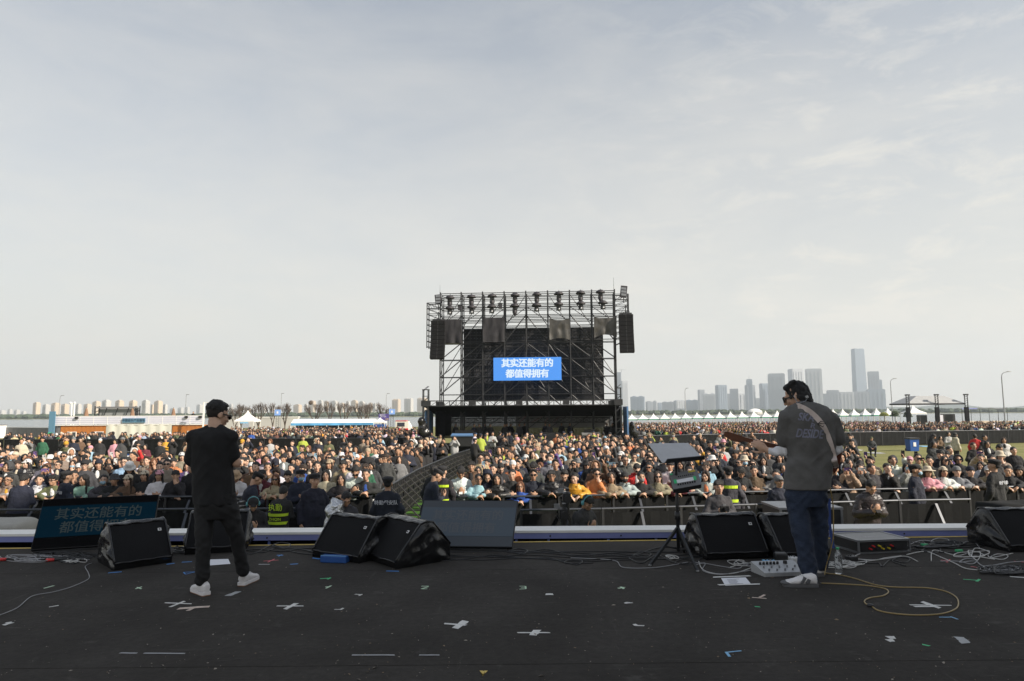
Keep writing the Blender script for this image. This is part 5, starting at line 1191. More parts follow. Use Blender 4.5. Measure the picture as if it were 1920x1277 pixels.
# ================================================================== THE TWO PERFORMERS
def shoe(name, parent, heel, toe_dir, L, up_m, sole_m, out_m, stripe=None, hgt=.105):
    d = Vector((toe_dir[0], toe_dir[1], 0)).normalized(); x = Vector((d.y, -d.x, 0)); Mx = Matrix((x, d, Vector((0, 0, 1)))).transposed().to_4x4(); Mx.translation = heel
    e = bpy.data.objects.new(name, None); 
    def ring(u, wd, z0, z1): return [(Vector((0, u * L, (z0 + z1) / 2)), wd / 2, (z1 - z0) / 2, Matrix.Rotation(R(90), 3, 'X'))]
    rs = []
    for u, wd, z0, z1 in ((0.0, .045, .03, .085), (.03, .068, .02, hgt), (.15, .078, .018, hgt + .012), (.32, .078, .018, hgt + .005), (.45, .084, .018, .095), (.62, .096, .018, .076), (.80, .096, .018, .060), (.93, .074, .018, .050), (1.0, .03, .025, .040)): rs += ring(u, wd, z0, z1)
    mb = MB().loft(rs, 16); mb.xf(Mx); me = fuse(mb, .007, 4); displace(me, .003, 40); o = link(name, me, up_m, parent)
    sh = lambda u: (.052, .072, .082, .084, .088, .100, .102, .080, .034)[u]
    us = (0.0, .03, .15, .32, .45, .62, .80, .94, 1.03)
    for nm, z0, z1, m, gr in (('sole', .006, .030, sole_m, 1.03), ('outsole', .0, .0065, out_m, 1.0)):
        mb = MB(); n = len(us); V = [(sh(i) / 2 * gr * s, us[i] * L - .006, z) for z in (z0, z1) for i in range(n) for s in (-1, 1)]
        fs = []
        for i in range(n - 1):
            a = 2 * i; fs += [(a, a + 1, a + 3, a + 2), (2 * n + a, 2 * n + a + 2, 2 * n + a + 3, 2 * n + a + 1), (a, a + 2, 2 * n + a + 2, 2 * n + a), (a + 1, 2 * n + a + 1, 2 * n + a + 3, a + 3)]
        fs += [(0, 2 * n, 2 * n + 1, 1), (2 * n - 2, 2 * n - 1, 4 * n - 1, 4 * n - 2)]
        mb.add(V, fs); mb.xf(Mx); mb.build(nm, m, o)
    mb = MB()
    for k in range(5): mb.bar((-.022, L * (.42 + .055 * k), .098 - .008 * k), (.022, L * (.42 + .055 * k), .098 - .008 * k), .007)
    mb.xf(Mx); mb.build('laces', 'white_plastic', o)
    if stripe:
        for s in (-1, 1): 
            mb = MB(); mb.bar((s * .043, L * .50, .034), (s * .034, L * .38, .086), .03, .02); mb.bar((s * .043, L * .34, .034), (s * .036, L * .28, .07), .045, .018); mb.xf(Mx); mb.build(('inner_patch', 'outer_patch')[s > 0], stripe, o)
        mb = MB().ell((0, L * .90, .030), (.05, .05, .020), None, 12, 6); mb.xf(Mx); mb.build('toe_cap', stripe, o)
    return o
mat('tee_black', (.0085, .0085, .0098), .9, noise=.18, nscale=6, bump=.4, bscale=10); mat('trouser_black', (.0078, .0078, .0085), .85, noise=.2, nscale=9, bump=.5, bscale=14)
mat('tee_grey', (.105, .102, .100), .9, noise=.22, nscale=7, bump=.4, bscale=11); mat('denim', (.016, .026, .052), .85, noise=.32, nscale=5, bump=.4, bscale=60); mat('sleeve_white', (.72, .72, .76), .85, bump=.5, bscale=16, noise=.03)
mat('shoe_white', (.72, .70, .70), .6, noise=.05, nscale=20); mat('gum', (.30, .14, .06), .6); mat('shoe_grey', (.10, .10, .105), .7); mat('strap_pink', (.62, .53, .50), .8, bump=.4, bscale=120, noise=.06); mat('print_violet', (.20, .205, .27), .85, noise=.25, nscale=40)
mat('hair_black', (.012, .011, .011), .5, noise=.4, nscale=40, bump=.8, bscale=90, stretch=(3, 3, 1)); mat('hair_stubble', (.022, .017, .0155), .8, noise=.4, nscale=200)
SKIN = (.50, .31, .22, 1)
def folds(me, fn):
    n = len(me.vertices); co = np.empty(n * 3); no = np.empty(n * 3); me.vertices.foreach_get('co', co); me.vertices.foreach_get('normal', no); co = co.reshape(-1, 3); no = no.reshape(-1, 3)
    co += no * np.array([fn(Vector(c)) for c in co])[:, None]; me.vertices.foreach_set('co', co.ravel()); me.update(); return me
def WR_(c, fx, fz):          # creases: sharp ridges running slantwise round the cloth
    w_ = mnoise.noise(c * 3.0) * .35
    a = mnoise.noise(Vector((c.x * fx * .6 + c.z * 5 + w_, c.y * fx * .6, c.z * fz + c.x * 9))); b = mnoise.noise(Vector((c.x * fx - c.z * 8, c.y * fx + 7, c.z * fz * .8 - c.x * 10)))
    return (1 - 2.2 * abs(a)) * .6 + (1 - 2.2 * abs(b)) * .4
# ---- the man in black
O1 = (G(378, 1117, STZ) + G(457, 1099, STZ)) / 2; Y1 = O1.y; S1 = 1280 / Y1
h = lambda px, py, dy=0.0: at(px, py, Y1 + dy) - O1
t = thing('person', 'man in black t-shirt and trousers with white trainers, seen from behind with folded arms', 'person', O1)
hm1 = headmat(h(401, 800, .03), R(140), R(16), 0.0, 1.0)
mb = MB(); head_prims(mb); mb.xf(hm1); b = mb
b.cap2(h(403, 807, 0), h(402, 790, .02), .060, .055, 14); b.ell(h(402, 809, 0), (.10, .07, .05), None, 12, 8)
ELB, WR = h(444, 868, .03), h(410, 838, .30); b.cap2(h(429, 824, 0), h(436, 850, .01), .044, .044, 12); b.cap2(h(436, 850, .01), ELB, .044, .042, 12); b.cap2(ELB, WR, .043, .029, 12)
ELL, WL = h(363, 866, .03), h(398, 862, .30); b.cap2(h(368, 826, 0), ELL, .042, .040, 12); b.cap2(ELL, WL, .043, .029, 12)
hand(b, WR, (-.4, .35, .8), (-.8, -.3, 0), -1, .75, 1, 8); hand(b, WL, (.9, .25, .15), (0, .2, 1), 1, .7, 1, 8)
me = fuse(b, .0065, 5); fb = MB(); face_bits(fb); join_bits(me, fb, hm1)
o = link('body', me, ['skin', 'feature', 'lip'], t); o.color = SKIN
hr = hair_mesh('fade', .007, 3, 4); displace(hr, .004, 120); hr.transform(hm1); link('hair', hr, 'hair_black', t)
st = MB().ell((0, .0135, .140), (.0785, .0960, .0930), None, 28, 20); sm_ = fuse(st, .006, 3)
bm = bmesh.new(); bm.from_mesh(sm_); kill = [v for v in bm.verts if v.co.z < .062 + .02 * mnoise.noise(v.co * 40) or (v.co.y < -.012 + .008 * mnoise.noise(v.co * 30) and v.co.z < .168)]; bmesh.ops.delete(bm, geom=kill, context='VERTS'); bm.to_mesh(sm_); bm.free(); displace(sm_, .0025, 90); sm_.transform(hm1); link('cropped_hair', sm_, 'hair_stubble', t)
g = MB()
for s in (-1, 1): g.ell((s * .034, -.105, .114), (.032, .008, .024), None, 12, 8, 0); g.bar((s * .066, -.098, .122), (s * .082, .015, .120), .007, .010, 1)
g.bar((-.01, -.108, .120), (.01, -.108, .120), .008, None, 1); g.xf(hm1); g.build('sunglasses', ['lens', 'dark_plastic'], t)
q = MB(); rings = []
for py, c, hw, ry in ((803, 402, 15, .062), (806, 402, 23, .078), (811, 400, 36, .098), (819, 399, 39, .115), (832, 398, 38.5, .125), (852, 397.5, 36.5, .128), (877, 398, 35.5, .125), (902, 399.5, 36, .125), (926, 401.5, 37.5, .128), (945, 403, 38, .130)): rings.append((h(c, py), hw / S1, ry))
q.loft(rings[::-1], 28); q.cap2(h(368, 823), h(361, 860, .02), .068, .064, 14); q.cap2(h(390, 810, 0), h(362, 821, .0), .062, .064, 12)
q.cap2(h(428, 820), h(436, 856, .015), .068, .062, 14); q.cap2(h(414, 810), h(434, 820), .062, .064, 12); q.loft([(h(403, 806.5, .01), .088, .080), (h(403, 802, .012), .070, .068), (h(403, 800.5, .015), .064, .063)], 20)
me = fuse(q, .0085, 6)
HEM = h(403, 945).z
def f1(c):
    u = c.z; k = max(0, min(1, (h(0, 870).z - u) / .35)); a = math.atan2(c.y, c.x + .02)
    return .007 * k * math.sin(a * 7 + 1.2 * math.sin(u * 5)) + .010 * WR_(c, 4.5, 6) + .006 * mnoise.noise(Vector((c.x * 7, c.y * 7, c.z * 5))) + .008 * math.sin((c.x * 30 + c.z * 22)) * max(0, 1 - abs(c.z - h(0, 868).z) / .12) * (1 if abs(c.x) > .12 else 0)
folds(me, f1); link('tshirt', me, 'tee_black', t)
q = MB(); q.loft([(h(403, 972), .150, .115), (h(403, 955), .178, .125), (h(403, 935), .184, .125), (h(403, 925), .182, .12)], 24)
q.cap2(h(384, 952, 0), h(382, 1014, -.10), .092, .066, 16); q.cap2(h(382, 1014, -.10), h(378.5, 1086, -.13), .066, .055, 16)
q.cap2(h(428, 955, 0), h(445.5, 1014, .06), .094, .061, 16); q.cap2(h(445.5, 1014, .06), h(455.5, 1070, .13), .061, .050, 16); q.cap2(h(410, 955), h(395, 955), .10, .10, 12)
me = fuse(q, .0085, 5)
def f2(c):
    kz = .42; k1 = math.exp(-((c.z - .15) / .10) ** 2); k2 = math.exp(-((c.z - .46) / .13) ** 2); k3 = math.exp(-((c.z - .80) / .12) ** 2); return WR_(c, 8, 13) * (.013 * k1 + .011 * k2 + .009 * k3 + .004) - .004
folds(me, f2); link('trousers', me, 'trouser_black', t)
a = G(389, 1116, STZ) - O1; shoe('shoe', t, a + Vector((.0, -.02, 0)), (-.62, .62), .285, 'shoe_white', 'shoe_white', 'gum')
a = G(452, 1099, STZ) - O1; shoe('shoe', t, a, (.12, 1), .285, 'shoe_white', 'shoe_white', 'gum')
# ---- the guitarist
O2 = (G(1507, 1100, STZ) + G(1541, 1080, STZ)) / 2; Y2 = O2.y; S2 = 1280 / Y2
h = lambda px, py, dy=0.0: at(px, py, Y2 + dy) - O2
t = thing('person', 'guitarist in faded grey t-shirt over white sleeves and blue jeans, seen from behind', 'person', O2); GUIT = t
hm2 = headmat(h(1502, 767, .07), R(240), R(17), R(0), 1.10)
b = MB(); head_prims(b); b.xf(hm2); b.cap2(h(1512, 768, 0), h(1502, 752, .05), .062, .058, 14); b.ell(h(1512, 764, 0), (.10, .07, .04), None, 12, 8)
WL = h(1437, 844, .20); hand(b, WL, (-.80, .15, .60), (.35, .9, -.25), 1, .78, 1.12, 8, .10, .9)
b.cap2(h(1452, 846, .16), WL, .034, .029, 12)
WR = h(1545, 862, .30); b.cap2(h(1560, 850, .2), WR, .034, .028, 10); hand(b, WR, (-.85, .1, -.3), (.1, .9, -.2), -1, .6, 1.0, 8)
me = fuse(b, .0065, 4); fb = MB(); face_bits(fb); join_bits(me, fb, hm2); o = link('body', me, ['skin', 'feature', 'lip'], t); o.color = SKIN
hr = hair_mesh('grown', .0075, 11, 3); displace(hr, .009, 60, (1, 1, .4), 5); hr.transform(hm2 @ Matrix.Translation((0, .012, .13)) @ Matrix.Scale(.985, 4) @ Matrix.Translation((0, -.012, -.13))); link('hair', hr, 'hair_black', t)
g = MB()
for s in (-1, 1):
    g.tube([(s * .034 + .029 * math.cos(a), -.108 + .006 * abs(math.cos(a)), .110 + .022 * math.sin(a)) for a in [2 * math.pi * k / 14 for k in range(15)]], .0035, 5, 1); g.ell((s * .034, -.106, .110), (.027, .002, .020), None, 12, 6, 0); g.bar((s * .064, -.102, .118), (s * .084, .015, .116), .007, .012, 1)
g.bar((-.008, -.11, .114), (.008, -.11, .114), .005, None, 1); g.xf(hm2); g.build('glasses', ['lens', 'dark_plastic'], t)
e = MB(); e.ell((-.086, .008, .10), (.010, .010, .012), None, 8, 6, 0); e.tube([hm2.inverted() @ h(a, c, d) for a, c, d in ((1488, 742, -.03), (1496, 757, -.06), (1510, 752, -.085), (1515, 746, -.075))], .0035, 5, 0); e.box(hm2.inverted() @ h(1513, 744, -.07), (.03, .02, .02), None, 0); e.xf(hm2); e.build('earpiece', ['steel'], t)
q = MB(); rings = []
for py, c, hw, ry in ((754, 1513, 12, .066), (757, 1513, 20, .078), (762, 1513, 31, .098), (770, 1513.5, 40, .122), (783, 1515, 46, .138), (803, 1517, 47, .145), (828, 1519, 44, .145), (857, 1520, 40, .142), (889, 1514.5, 43, .145), (917, 1512.5, 42, .148)): rings.append((h(c, py), hw / S2, ry))
q.loft(rings[::-1], 28)
q.cap2(h(1475, 785), h(1470, 826, .05), .078, .073, 14); q.cap2(h(1482, 774), h(1474, 786), .06, .07, 12); q.cap2(h(1556, 786), h(1570, 822, .03), .080, .070, 14); q.cap2(h(1546, 773), h(1558, 788), .06, .07, 12)
me = fuse(q, .009, 6)
def f3(c):
    k = max(0, min(1, (h(0, 850).z - c.z) / .3)); a = math.atan2(c.y, c.x)
    zz = h(0, 800).z
    kh = min(1, max(0, (c.z - h(0, 914).z) / .12)); return kh * .006 * k * math.sin(a * 6 + 1.5 * math.sin(c.z * 4)) + .013 * WR_(c, 4.2, 5) * (.25 + .75 * kh) + .008 * mnoise.noise(Vector((c.x * 6, c.y * 6, c.z * 3.5))) + .012 * math.sin(c.x * 26 - c.z * 14) * math.exp(-((c.x - .08) / .13) ** 2 - ((c.z - zz + .05) / .22) ** 2) * (1 if c.y < 0 else 0) - kh * .006 * math.exp(-((c.x - .06) / .05) ** 2) * max(0, min(1, (zz - c.z + .12) / .2)) * (1 if c.y < 0 else 0)
folds(me, f3); tee = link('tshirt', me, 'tee_grey', t)
bv = BVHTree.FromPolygons([v.co.copy() for v in me.vertices], [tuple(p.vertices) for p in me.polygons])
def onback(px, py, off):
    a = CROT.inverted(); d = ray(px, py).normalized(); o0 = Vector((0, 0, CAMZ)) - O2
    hit = bv.ray_cast(o0, d); return (hit[0] - d * off) if hit[0] is not None else h(px, py, -.13)
for txt, px, py, W, H_, sk in (('SKA', 1511, 782, 30, 15, .3), ('DESIDE', 1519, 813, 54, 17, .35), ('R', 1524, 798, 9, 10, .2)):
    me = textmesh(txt, 1, .03, 0, sk); xs_ = [v.co.x for v in me.vertices]; ys_ = [v.co.y for v in me.vertices]; x0, x1, y0, y1 = min(xs_), max(xs_), min(ys_), max(ys_)
    bm = bmesh.new(); bm.from_mesh(me); bmesh.ops.triangulate(bm, faces=bm.faces[:]); bmesh.ops.subdivide_edges(bm, edges=bm.edges[:], cuts=2, use_grid_fill=True); 
    for v in bm.verts:
        u, w_ = (v.co.x - x0) / (x1 - x0) - .5, (v.co.y - y0) / (y1 - y0) - .5
        v.co = onback(px + u * W, py - w_ * H_ + u * 3.0, .003)
    bm.to_mesh(me); bm.free(); link('print', me, 'print_violet', tee)
q = MB(); q.cap2(h(1470, 822, .05), h(1473, 846, .07), .052, .050, 14); q.cap2(h(1473, 846, .07), h(1446, 847, .17), .050, .037, 14); q.cap2(h(1569, 822, .03), h(1571, 842, .05), .052, .048, 14); q.cap2(h(1571, 842, .05), h(1556, 853, .22), .047, .036, 14)
me = fuse(q, .008, 4); folds(me, lambda c: .005 * math.sin(c.x * 90 + c.z * 60) + .005 * mnoise.noise(c * 16)); link('undershirt_sleeves', me, 'sleeve_white', t)
q = MB(); q.loft([(h(1512, 950), .150, .12), (h(1512, 930), .190, .135), (h(1512, 905), .192, .13), (h(1512, 895), .19, .125)], 24)
q.cap2(h(1493, 930, .0), h(1503, 1000, -.06), .106, .076, 16); q.cap2(h(1503, 1000, -.06), h(1520, 1084, -.10), .076, .070, 16); q.cap2(h(1534, 930, .02), h(1537, 1000, .10), .092, .066, 16); q.cap2(h(1537, 1000, .10), h(1540.5, 1060, .17), .066, .056, 16)
me = fuse(q, .0085, 5)
folds(me, lambda c: WR_(c, 6, 9) * (.016 * math.exp(-((c.z - .15) / .12) ** 2) + .014 * math.exp(-((c.z - .45) / .15) ** 2) + .012 * math.exp(-((c.z - .78) / .13) ** 2) + .006) + .008 * mnoise.noise(c * 5) - .006)
link('jeans', me, 'denim', t)
a = G(1534, 1101, STZ) - O2; shoe('shoe', t, a + Vector((0, .02, 0)), (-.97, .10), .29, 'shoe_white', 'shoe_grey', 'shoe_grey', 'shoe_grey'); a = G(1540, 1081, STZ) - O2; shoe('shoe', t, a, (-.05, 1), .28, 'shoe_white', 'shoe_grey', 'shoe_grey', 'shoe_grey')
# ---- his guitar
pn_, pb_ = at(1396, 824, Y2 + .43), at(1530, 856, Y2 + .235); ax = (pn_ - pb_).normalized(); zz = Vector((.25, 1, .12)); zz = (zz - zz.dot(ax) * ax).normalized(); yy = zz.cross(ax)
if yy.z < 0: yy = -yy
Mg = Matrix((ax, yy, zz)).transposed().to_4x4(); Mg.translation = pb_
t = thing('electric_guitar', 'dark red electric guitar with brass tuners hung on a pale strap', 'guitar', pb_); Lg = Matrix.Translation(-pb_) @ Mg
mat('guitar_red', (.10, .025, .015), .25, noise=.15, nscale=6); mat('rosewood', (.07, .03, .018), .45, noise=.2, nscale=30, stretch=(1, 8, 8)); mat('maple', (.12, .045, .025), .35, noise=.15, nscale=20); mat('brass', (.60, .42, .16), .3, .9); mat('pickguard', (.5, .46, .38), .4)
out = spline([Vector((x, y, 0)) for x, y in ((-.21, .02), (-.20, .12), (-.10, .165), (.0, .125), (.07, .12), (.15, .165), (.20, .16), (.17, .10), (.13, .05), (.13, -.04), (.15, -.10), (.17, -.13), (.12, -.145), (.05, -.115), (.0, -.115), (-.09, -.155), (-.18, -.12), (-.21, -.04), (-.21, .02))], 4)[:-1]
me = evalmesh(MB().prism([(p.x, p.y) for p in out], .044, Lg).mesh(), [('BEVEL', dict(width=.006, segments=2))]); bo = link('body', me, 'guitar_red', t)
MB().prism([(-.10, -.09), (.11, -.05), (.11, .05), (-.02, .07), (-.10, .0)], .003, Lg @ Matrix.Translation((0, 0, .0245))).build('pickguard', 'pickguard', bo)
for k in range(3): MB().prism([(-.06 + .06 * k, -.035), (-.042 + .06 * k, -.035), (-.042 + .06 * k, .035), (-.06 + .06 * k, .035)], .008, Lg @ Matrix.Translation((0, 0, .029))).build('pickup', 'dark_plastic', bo)
for k in range(3): MB().cyl(Lg @ Vector((-.11 + .035 * k, -.085, .022)), Lg @ Vector((-.11 + .035 * k, -.085, .040)), .011, None, 10).build('knob', 'brass', bo)
LN = (pn_ - pb_).length
nk = MB().prism([(.08, -.028), (LN, -.021), (LN, .021), (.08, .028)], .022, Lg @ Matrix.Translation((0, 0, .022))).build('neck', 'maple', t)
MB().prism([(.08, -.027), (LN, -.020), (LN, .020), (.08, .027)], .006, Lg @ Matrix.Translation((0, 0, .0365))).build('fretboard', 'rosewood', nk)
hp_ = [(LN - .005, -.021), (LN + .05, -.045), (LN + .12, -.042), (LN + .185, -.022), (LN + .205, .0), (LN + .195, .030), (LN + .17, .036), (LN + .05, .030), (LN - .005, .021)]
hs = link('headstock', evalmesh(MB().prism(hp_, .016, Lg @ Matrix.Translation((0, 0, .022))).mesh(), [('BEVEL', dict(width=.003, segments=1))]), 'maple', t)
for k in range(6):
    x = LN + .035 + .026 * k; mb = MB(); mb.cyl(Lg @ Vector((x, .028, .022)), Lg @ Vector((x, .052, .022)), .0045, None, 6); mb.ell(Lg @ Vector((x, .058, .022)), (.009, .009, .012), None, 8, 6); mb.cyl(Lg @ Vector((x, .008, .026)), Lg @ Vector((x, .008, .042)), .004, None, 6); mb.build('tuner', 'brass', hs)
mb = MB()
for k in range(6): y = -.015 + .006 * k; mb.cyl(Lg @ Vector((-.09, y * 1.4, .036)), Lg @ Vector((LN + .04 + .026 * k, .008, .042)), .0009, None, 4)
mb.build('strings', 'steel', t)
# strap over the back
def ribbon(pts, wd, m, name, par, thick=.003):
    mb = MB(); vs = []
    for p, s in pts: vs += [p + s * wd / 2, p - s * wd / 2]
    n = len(pts); mb.add(vs, [(2 * i, 2 * i + 1, 2 * i + 3, 2 * i + 2) for i in range(n - 1)])
    me = evalmesh(mb.mesh(), [('SOLIDIFY', dict(thickness=thick, offset=0))]); return link(name, me, m, par)
path = [(1496, 761), (1503, 763.5), (1512, 768), (1521, 774), (1530, 782), (1538, 791), (1545, 802), (1551, 815), (1556, 829), (1560, 843), (1563, 855), (1565, 866)]
P = [onback(a, c, .010) + O2 for a, c in path]; P = [at(1490, 768, Y2 + .16), at(1491, 762.5, Y2 + .08)] + P + [at(1568, 874, Y2 + .10), at(1565, 872, Y2 + .20)]
P = spline(P, 4); pts = []
for i, p in enumerate(P):
    d = (P[min(i + 1, len(P) - 1)] - P[max(i - 1, 0)]).normalized(); view = (Vector((0, 0, CAMZ)) - p).normalized(); s = d.cross(view).normalized(); pts.append((p - pb_, s))
sr = ribbon(pts, .048, 'strap_pink', 'strap', t)
c0 = onback(1541, 795, .016) + O2 - pb_; MB().tube([c0 + Vector((x * .036, 0, z * .026)) for x, z in ((-1, 0), (-.2, 1), (1, .3), (.2, -1), (-1, 0))], .004, 6).bar(c0 + Vector((-.033, -.002, .006)), c0 + Vector((.034, -.002, .0)), .006).build('buckle', 'black_metal', sr)
pts = [at(1562, 884, Y2 + .20), at(1559, 895, Y2 + .05), at(1555, 908, Y2 - .05), at(1558, 922, Y2 - .08), at(1562, 950, Y2 - .02), at(1562.5, 1000, Y2 + .02), at(1558, 1030, Y2 + .06), at(1550, 1058, Y2 + .09), at(1546, 1078, Y2 + .06)]
tag(MB().tube(spline(pts), .005, 6).build('cable', 'gold_cable', smooth=True), 'gold instrument cable hanging from the guitar behind the jeans', 'cable')
mat('lanyard_blue', (.02, .05, .20), .6); pts = [at(1555, 935, Y2 + .95), at(1556, 985, Y2 + .95), at(1563, 1028, Y2 + .95)]
P = spline(pts, 6); tag(ribbon([(p, Vector((1, 0, 0))) for p in P], .03, 'lanyard_blue', 'lanyard', None), 'dark blue printed ribbon hanging behind the guitarist beside the monitor', 'ribbon')
# ================================================================== CROWD
def torso_prims(mb, inf, lean, neck=True):
    f = lambda z: -lean * max(0, (z - .9)) / .5
    mb.loft([((0, f(.80), .80), .150 + inf, .105 + inf), ((0, f(.92), .92), .165 + inf, .112 + inf), ((0, f(1.08), 1.08), .158 + inf, .108 + inf), ((0, f(1.25), 1.25), .166 + inf, .115 + inf), ((0, f(1.34), 1.34), .160 + inf, .102 + inf * .8), ((0, f(1.42), 1.42), .105 + inf, .075 + inf * .6), ((0, f(1.47), 1.47), .062 + inf * .6, .060 + inf * .6)], 16)
POSES = {   # elbow, wrist, hand direction, palm normal (right side; left mirrored unless given), lean, head pitch, head yaw
    'rail': dict(el=(.28, -.24, 1.27), wr=(.05, -.42, 1.26), hd=(-.9, -.2, -.1), pn=(0, -.2, -1), lean=.17, pitch=-.10, yaw=.05),
    'rail_turn': dict(el=(.29, -.22, 1.27), wr=(.10, -.44, 1.24), hd=(-.7, -.5, -.4), pn=(-.2, 0, -1), lean=.18, pitch=-.02, yaw=-.45),
    'look_down': dict(el=(.25, -.10, 1.10), wr=(.055, -.30, 1.17), hd=(-.25, -.6, .6), pn=(-.5, .4, .5), lean=.10, pitch=.50, yaw=.05),
    'film': dict(el=(.22, -.20, 1.24), wr=(.075, -.27, 1.50), hd=(-.1, -.3, .9), pn=(-.8, .2, 0), lean=.0, pitch=-.12, yaw=.0),
    'film_one': dict(el=(.26, -.16, 1.36), wr=(.17, -.30, 1.66), hd=(-.1, -.2, .95), pn=(-.8, .2, 0), lel=(-.25, -.05, 1.12), lwr=(-.12, -.25, 1.10), lean=.0, pitch=-.15, yaw=.1),
    'stand': dict(el=(.26, .03, 1.12), wr=(.24, -.06, .88), hd=(0, -.1, -1), pn=(-1, 0, 0), lean=.0, pitch=-.10, yaw=.1),
    'stand_turn': dict(el=(.25, .03, 1.12), wr=(.23, -.06, .88), hd=(0, -.1, -1), pn=(-1, 0, 0), lean=.02, pitch=-.04, yaw=-.5),
    'clasp': dict(el=(.26, -.07, 1.12), wr=(.045, -.26, 1.16), hd=(-.8, -.2, .3), pn=(0, .8, .2), lean=.04, pitch=-.08, yaw=-.1),
    'chin': dict(el=(.20, -.20, 1.14), wr=(.055, -.22, 1.40), hd=(-.3, .1, .9), pn=(-.2, .9, 0), lel=(-.25, -.12, 1.12), lwr=(.05, -.28, 1.12), lean=.06, pitch=-.02, yaw=.25),
    'sit': dict(el=(.24, -.16, 1.10), wr=(.10, -.36, 1.02), hd=(-.6, -.5, -.3), pn=(0, 0, -1), lean=.10, pitch=.05, yaw=-.1),
}
VOX, DEC = .0155, .42
TPL = {}
def make_template(name):
    p = POSES[name]; ln = p['lean']; f = lambda z: -ln * (z - .9) / .5
    drop = Vector((0, 0, -.44)) if name == 'sit' else Vector()
    J = {}
    for s in (-1, 1):
        e = Vector(p['el']) if s > 0 or 'lel' not in p else Vector(p['lel']); wv = Vector(p['wr']) if s > 0 or 'lwr' not in p else Vector(p['lwr'])
        if s < 0 and 'lel' not in p: e.x *= -1; wv.x *= -1; wv.z -= .02
        J[s] = (Vector((s * .170, f(1.365), 1.365)), e, wv)
    hp = Vector((0, f(1.50) - .015, 1.475)); HM = headmat(hp, p['yaw'], p['pitch'], 0, 1.04)
    b = MB(); hb = MB(); head_prims(hb, 12); hb.xf(HM); b.v, b.f, b.m = hb.v, hb.f, hb.m
    b.cap2((0, f(1.40), 1.40), hp + Vector((0, .01, .07)), .058, .052, 12); torso_prims(b, -.02, ln)
    for s in (-1, 1):
        sh, e, wv = J[s]; b.cap2(sh, e, .040, .036, 10); b.cap2(e, wv, .035, .026, 10)
        hd = Vector(p['hd']); pn = Vector(p['pn'])
        if s < 0: hd.x *= -1; pn.x *= -1
        if s < 0 and 'lel' in p: hd = (wv - e).normalized(); pn = Vector((0, .3, -1))
        hand(b, wv, hd, pn, -s if pn.x * s <= 0 else s, .7, 1.08, 6)
    legs = MB(); jk = MB(); torso_prims(jk, .034, ln); jk.loft([((0, f(.80) - .005, .79), .205, .150), ((0, f(.95) - .005, .95), .212, .158), ((0, f(1.12) - .005, 1.12), .204, .150), ((0, f(1.22), 1.22), .19, .13)], 16)
    for s in (-1, 1):
        sh, e, wv = J[s]; jk.cap2(sh + Vector((-s * .02, 0, .0)), e, .070, .060, 12); jk.cap2(e, e + (wv - e) * .92, .064, .053, 12)
        if name == 'sit': legs.cap2((s * .09, 0, .90), (s * .16, -.42, 1.0), .095, .07, 10); legs.cap2((s * .16, -.42, 1.0), (s * .12, -.30, .55), .07, .05, 10); legs.cap2((s * .12, -.30, .50), (s * .12, -.46, .49), .045, .04, 8)
        else: legs.cap2((s * .085, 0, .88), (s * .10, -.01, .48), .095, .068, 10); legs.cap2((s * .10, -.01, .48), (s * .105, .02, .09), .066, .050, 10)
        if name == 'sit': b.cap2((s * .08, 0, .88), (s * .14, -.36, .95), .06, .05, 8)
        else: b.cap2((s * .085, 0, .88), (s * .10, 0, .2), .06, .04, 8)
    legs.loft([((0, 0, .80), .15, .11), ((0, 0, .95), .168, .12), ((0, 0, 1.0), .16, .115)], 14)
    feet = MB()
    for s in (-1, 1):
        if name != 'sit': feet.ell((s * .11, -.05, .045), (.048, .135, .048), None, 10, 6); feet.cap2((s * .105, .015, .05), (s * .105, .015, .12), .045, .048, 8)
        else: feet.ell((s * .12, -.48, .49), (.048, .13, .045), None, 10, 6)
    col = MB(); col.loft([((0, f(1.40), 1.395), .115, .090), ((0, f(1.44) + .004, 1.435), .082, .076), ((0, f(1.46) + .008, 1.452), .070, .068)], 14)
    for m_ in (col,): jk.add(m_.v, m_.f)
    body = fuse(b, VOX * .8, 3, DEC); fb = MB(); face_bits(fb); join_bits(body, fb, HM)
    jm = fuse(jk, VOX, 4, DEC); jp = jm.copy(); displace(jm, .024, 8, (1, 1, .8), len(TPL) * 3.1); displace(jm, .011, 21, (1, 1, 1.3), len(TPL))
    for v in jp.vertices: v.co = v.co + v.normal * (.014 * abs(math.sin(v.co.z * 38 + v.co.x * 2)) + .004)
    lm = fuse(legs, VOX * 1.2, 3, DEC); displace(lm, .012, 8); fm = feet.mesh('feet', True)
    cl = MB(); cl.tube([Vector((.098 * math.sin(a), f(1.46) + .01 - .088 * math.cos(a), 1.455 + .012 * math.cos(a) - (.055 if abs(a) < .5 else 0))) for a in [.25 + (2 * math.pi - .5) * k / 16 for k in range(17)]], .026, 6); cl.ell((0, f(1.42) + .105, 1.41), (.105, .05, .075), None, 10, 7); cme = cl.mesh('collar', True)
    sv = MB(); sv.ell((0, f(1.33) - .098, 1.33), (.055, .045, .13), Matrix.Rotation(-.12, 3, 'X'), 12, 10); sm2 = sv.mesh('shirt', True)
    for m_ in (body, jm, jp, lm, fm, sm2, cme): m_.transform(Matrix.Translation(drop))
    HM = Matrix.Translation(drop) @ HM
    for m_, mm_ in ((body, ('skin', 'feature', 'lip')), (jm, ('fabric',)), (jp, ('shiny_fabric',)), (lm, ('fabric',)), (fm, ('fabric',)), (sm2, ('fabric',)), (cme, ('fabric',))):
        for x in mm_: m_.materials.append(M(x))
    TPL[name] = dict(body=body, jacket=jm, puffer=jp, legs=lm, feet=fm, shirt=sm2, collar=cme, HM=HM, wr=[J[s][2] + drop for s in (-1, 1)])
for n_ in POSES: make_template(n_)
HAIR = {}
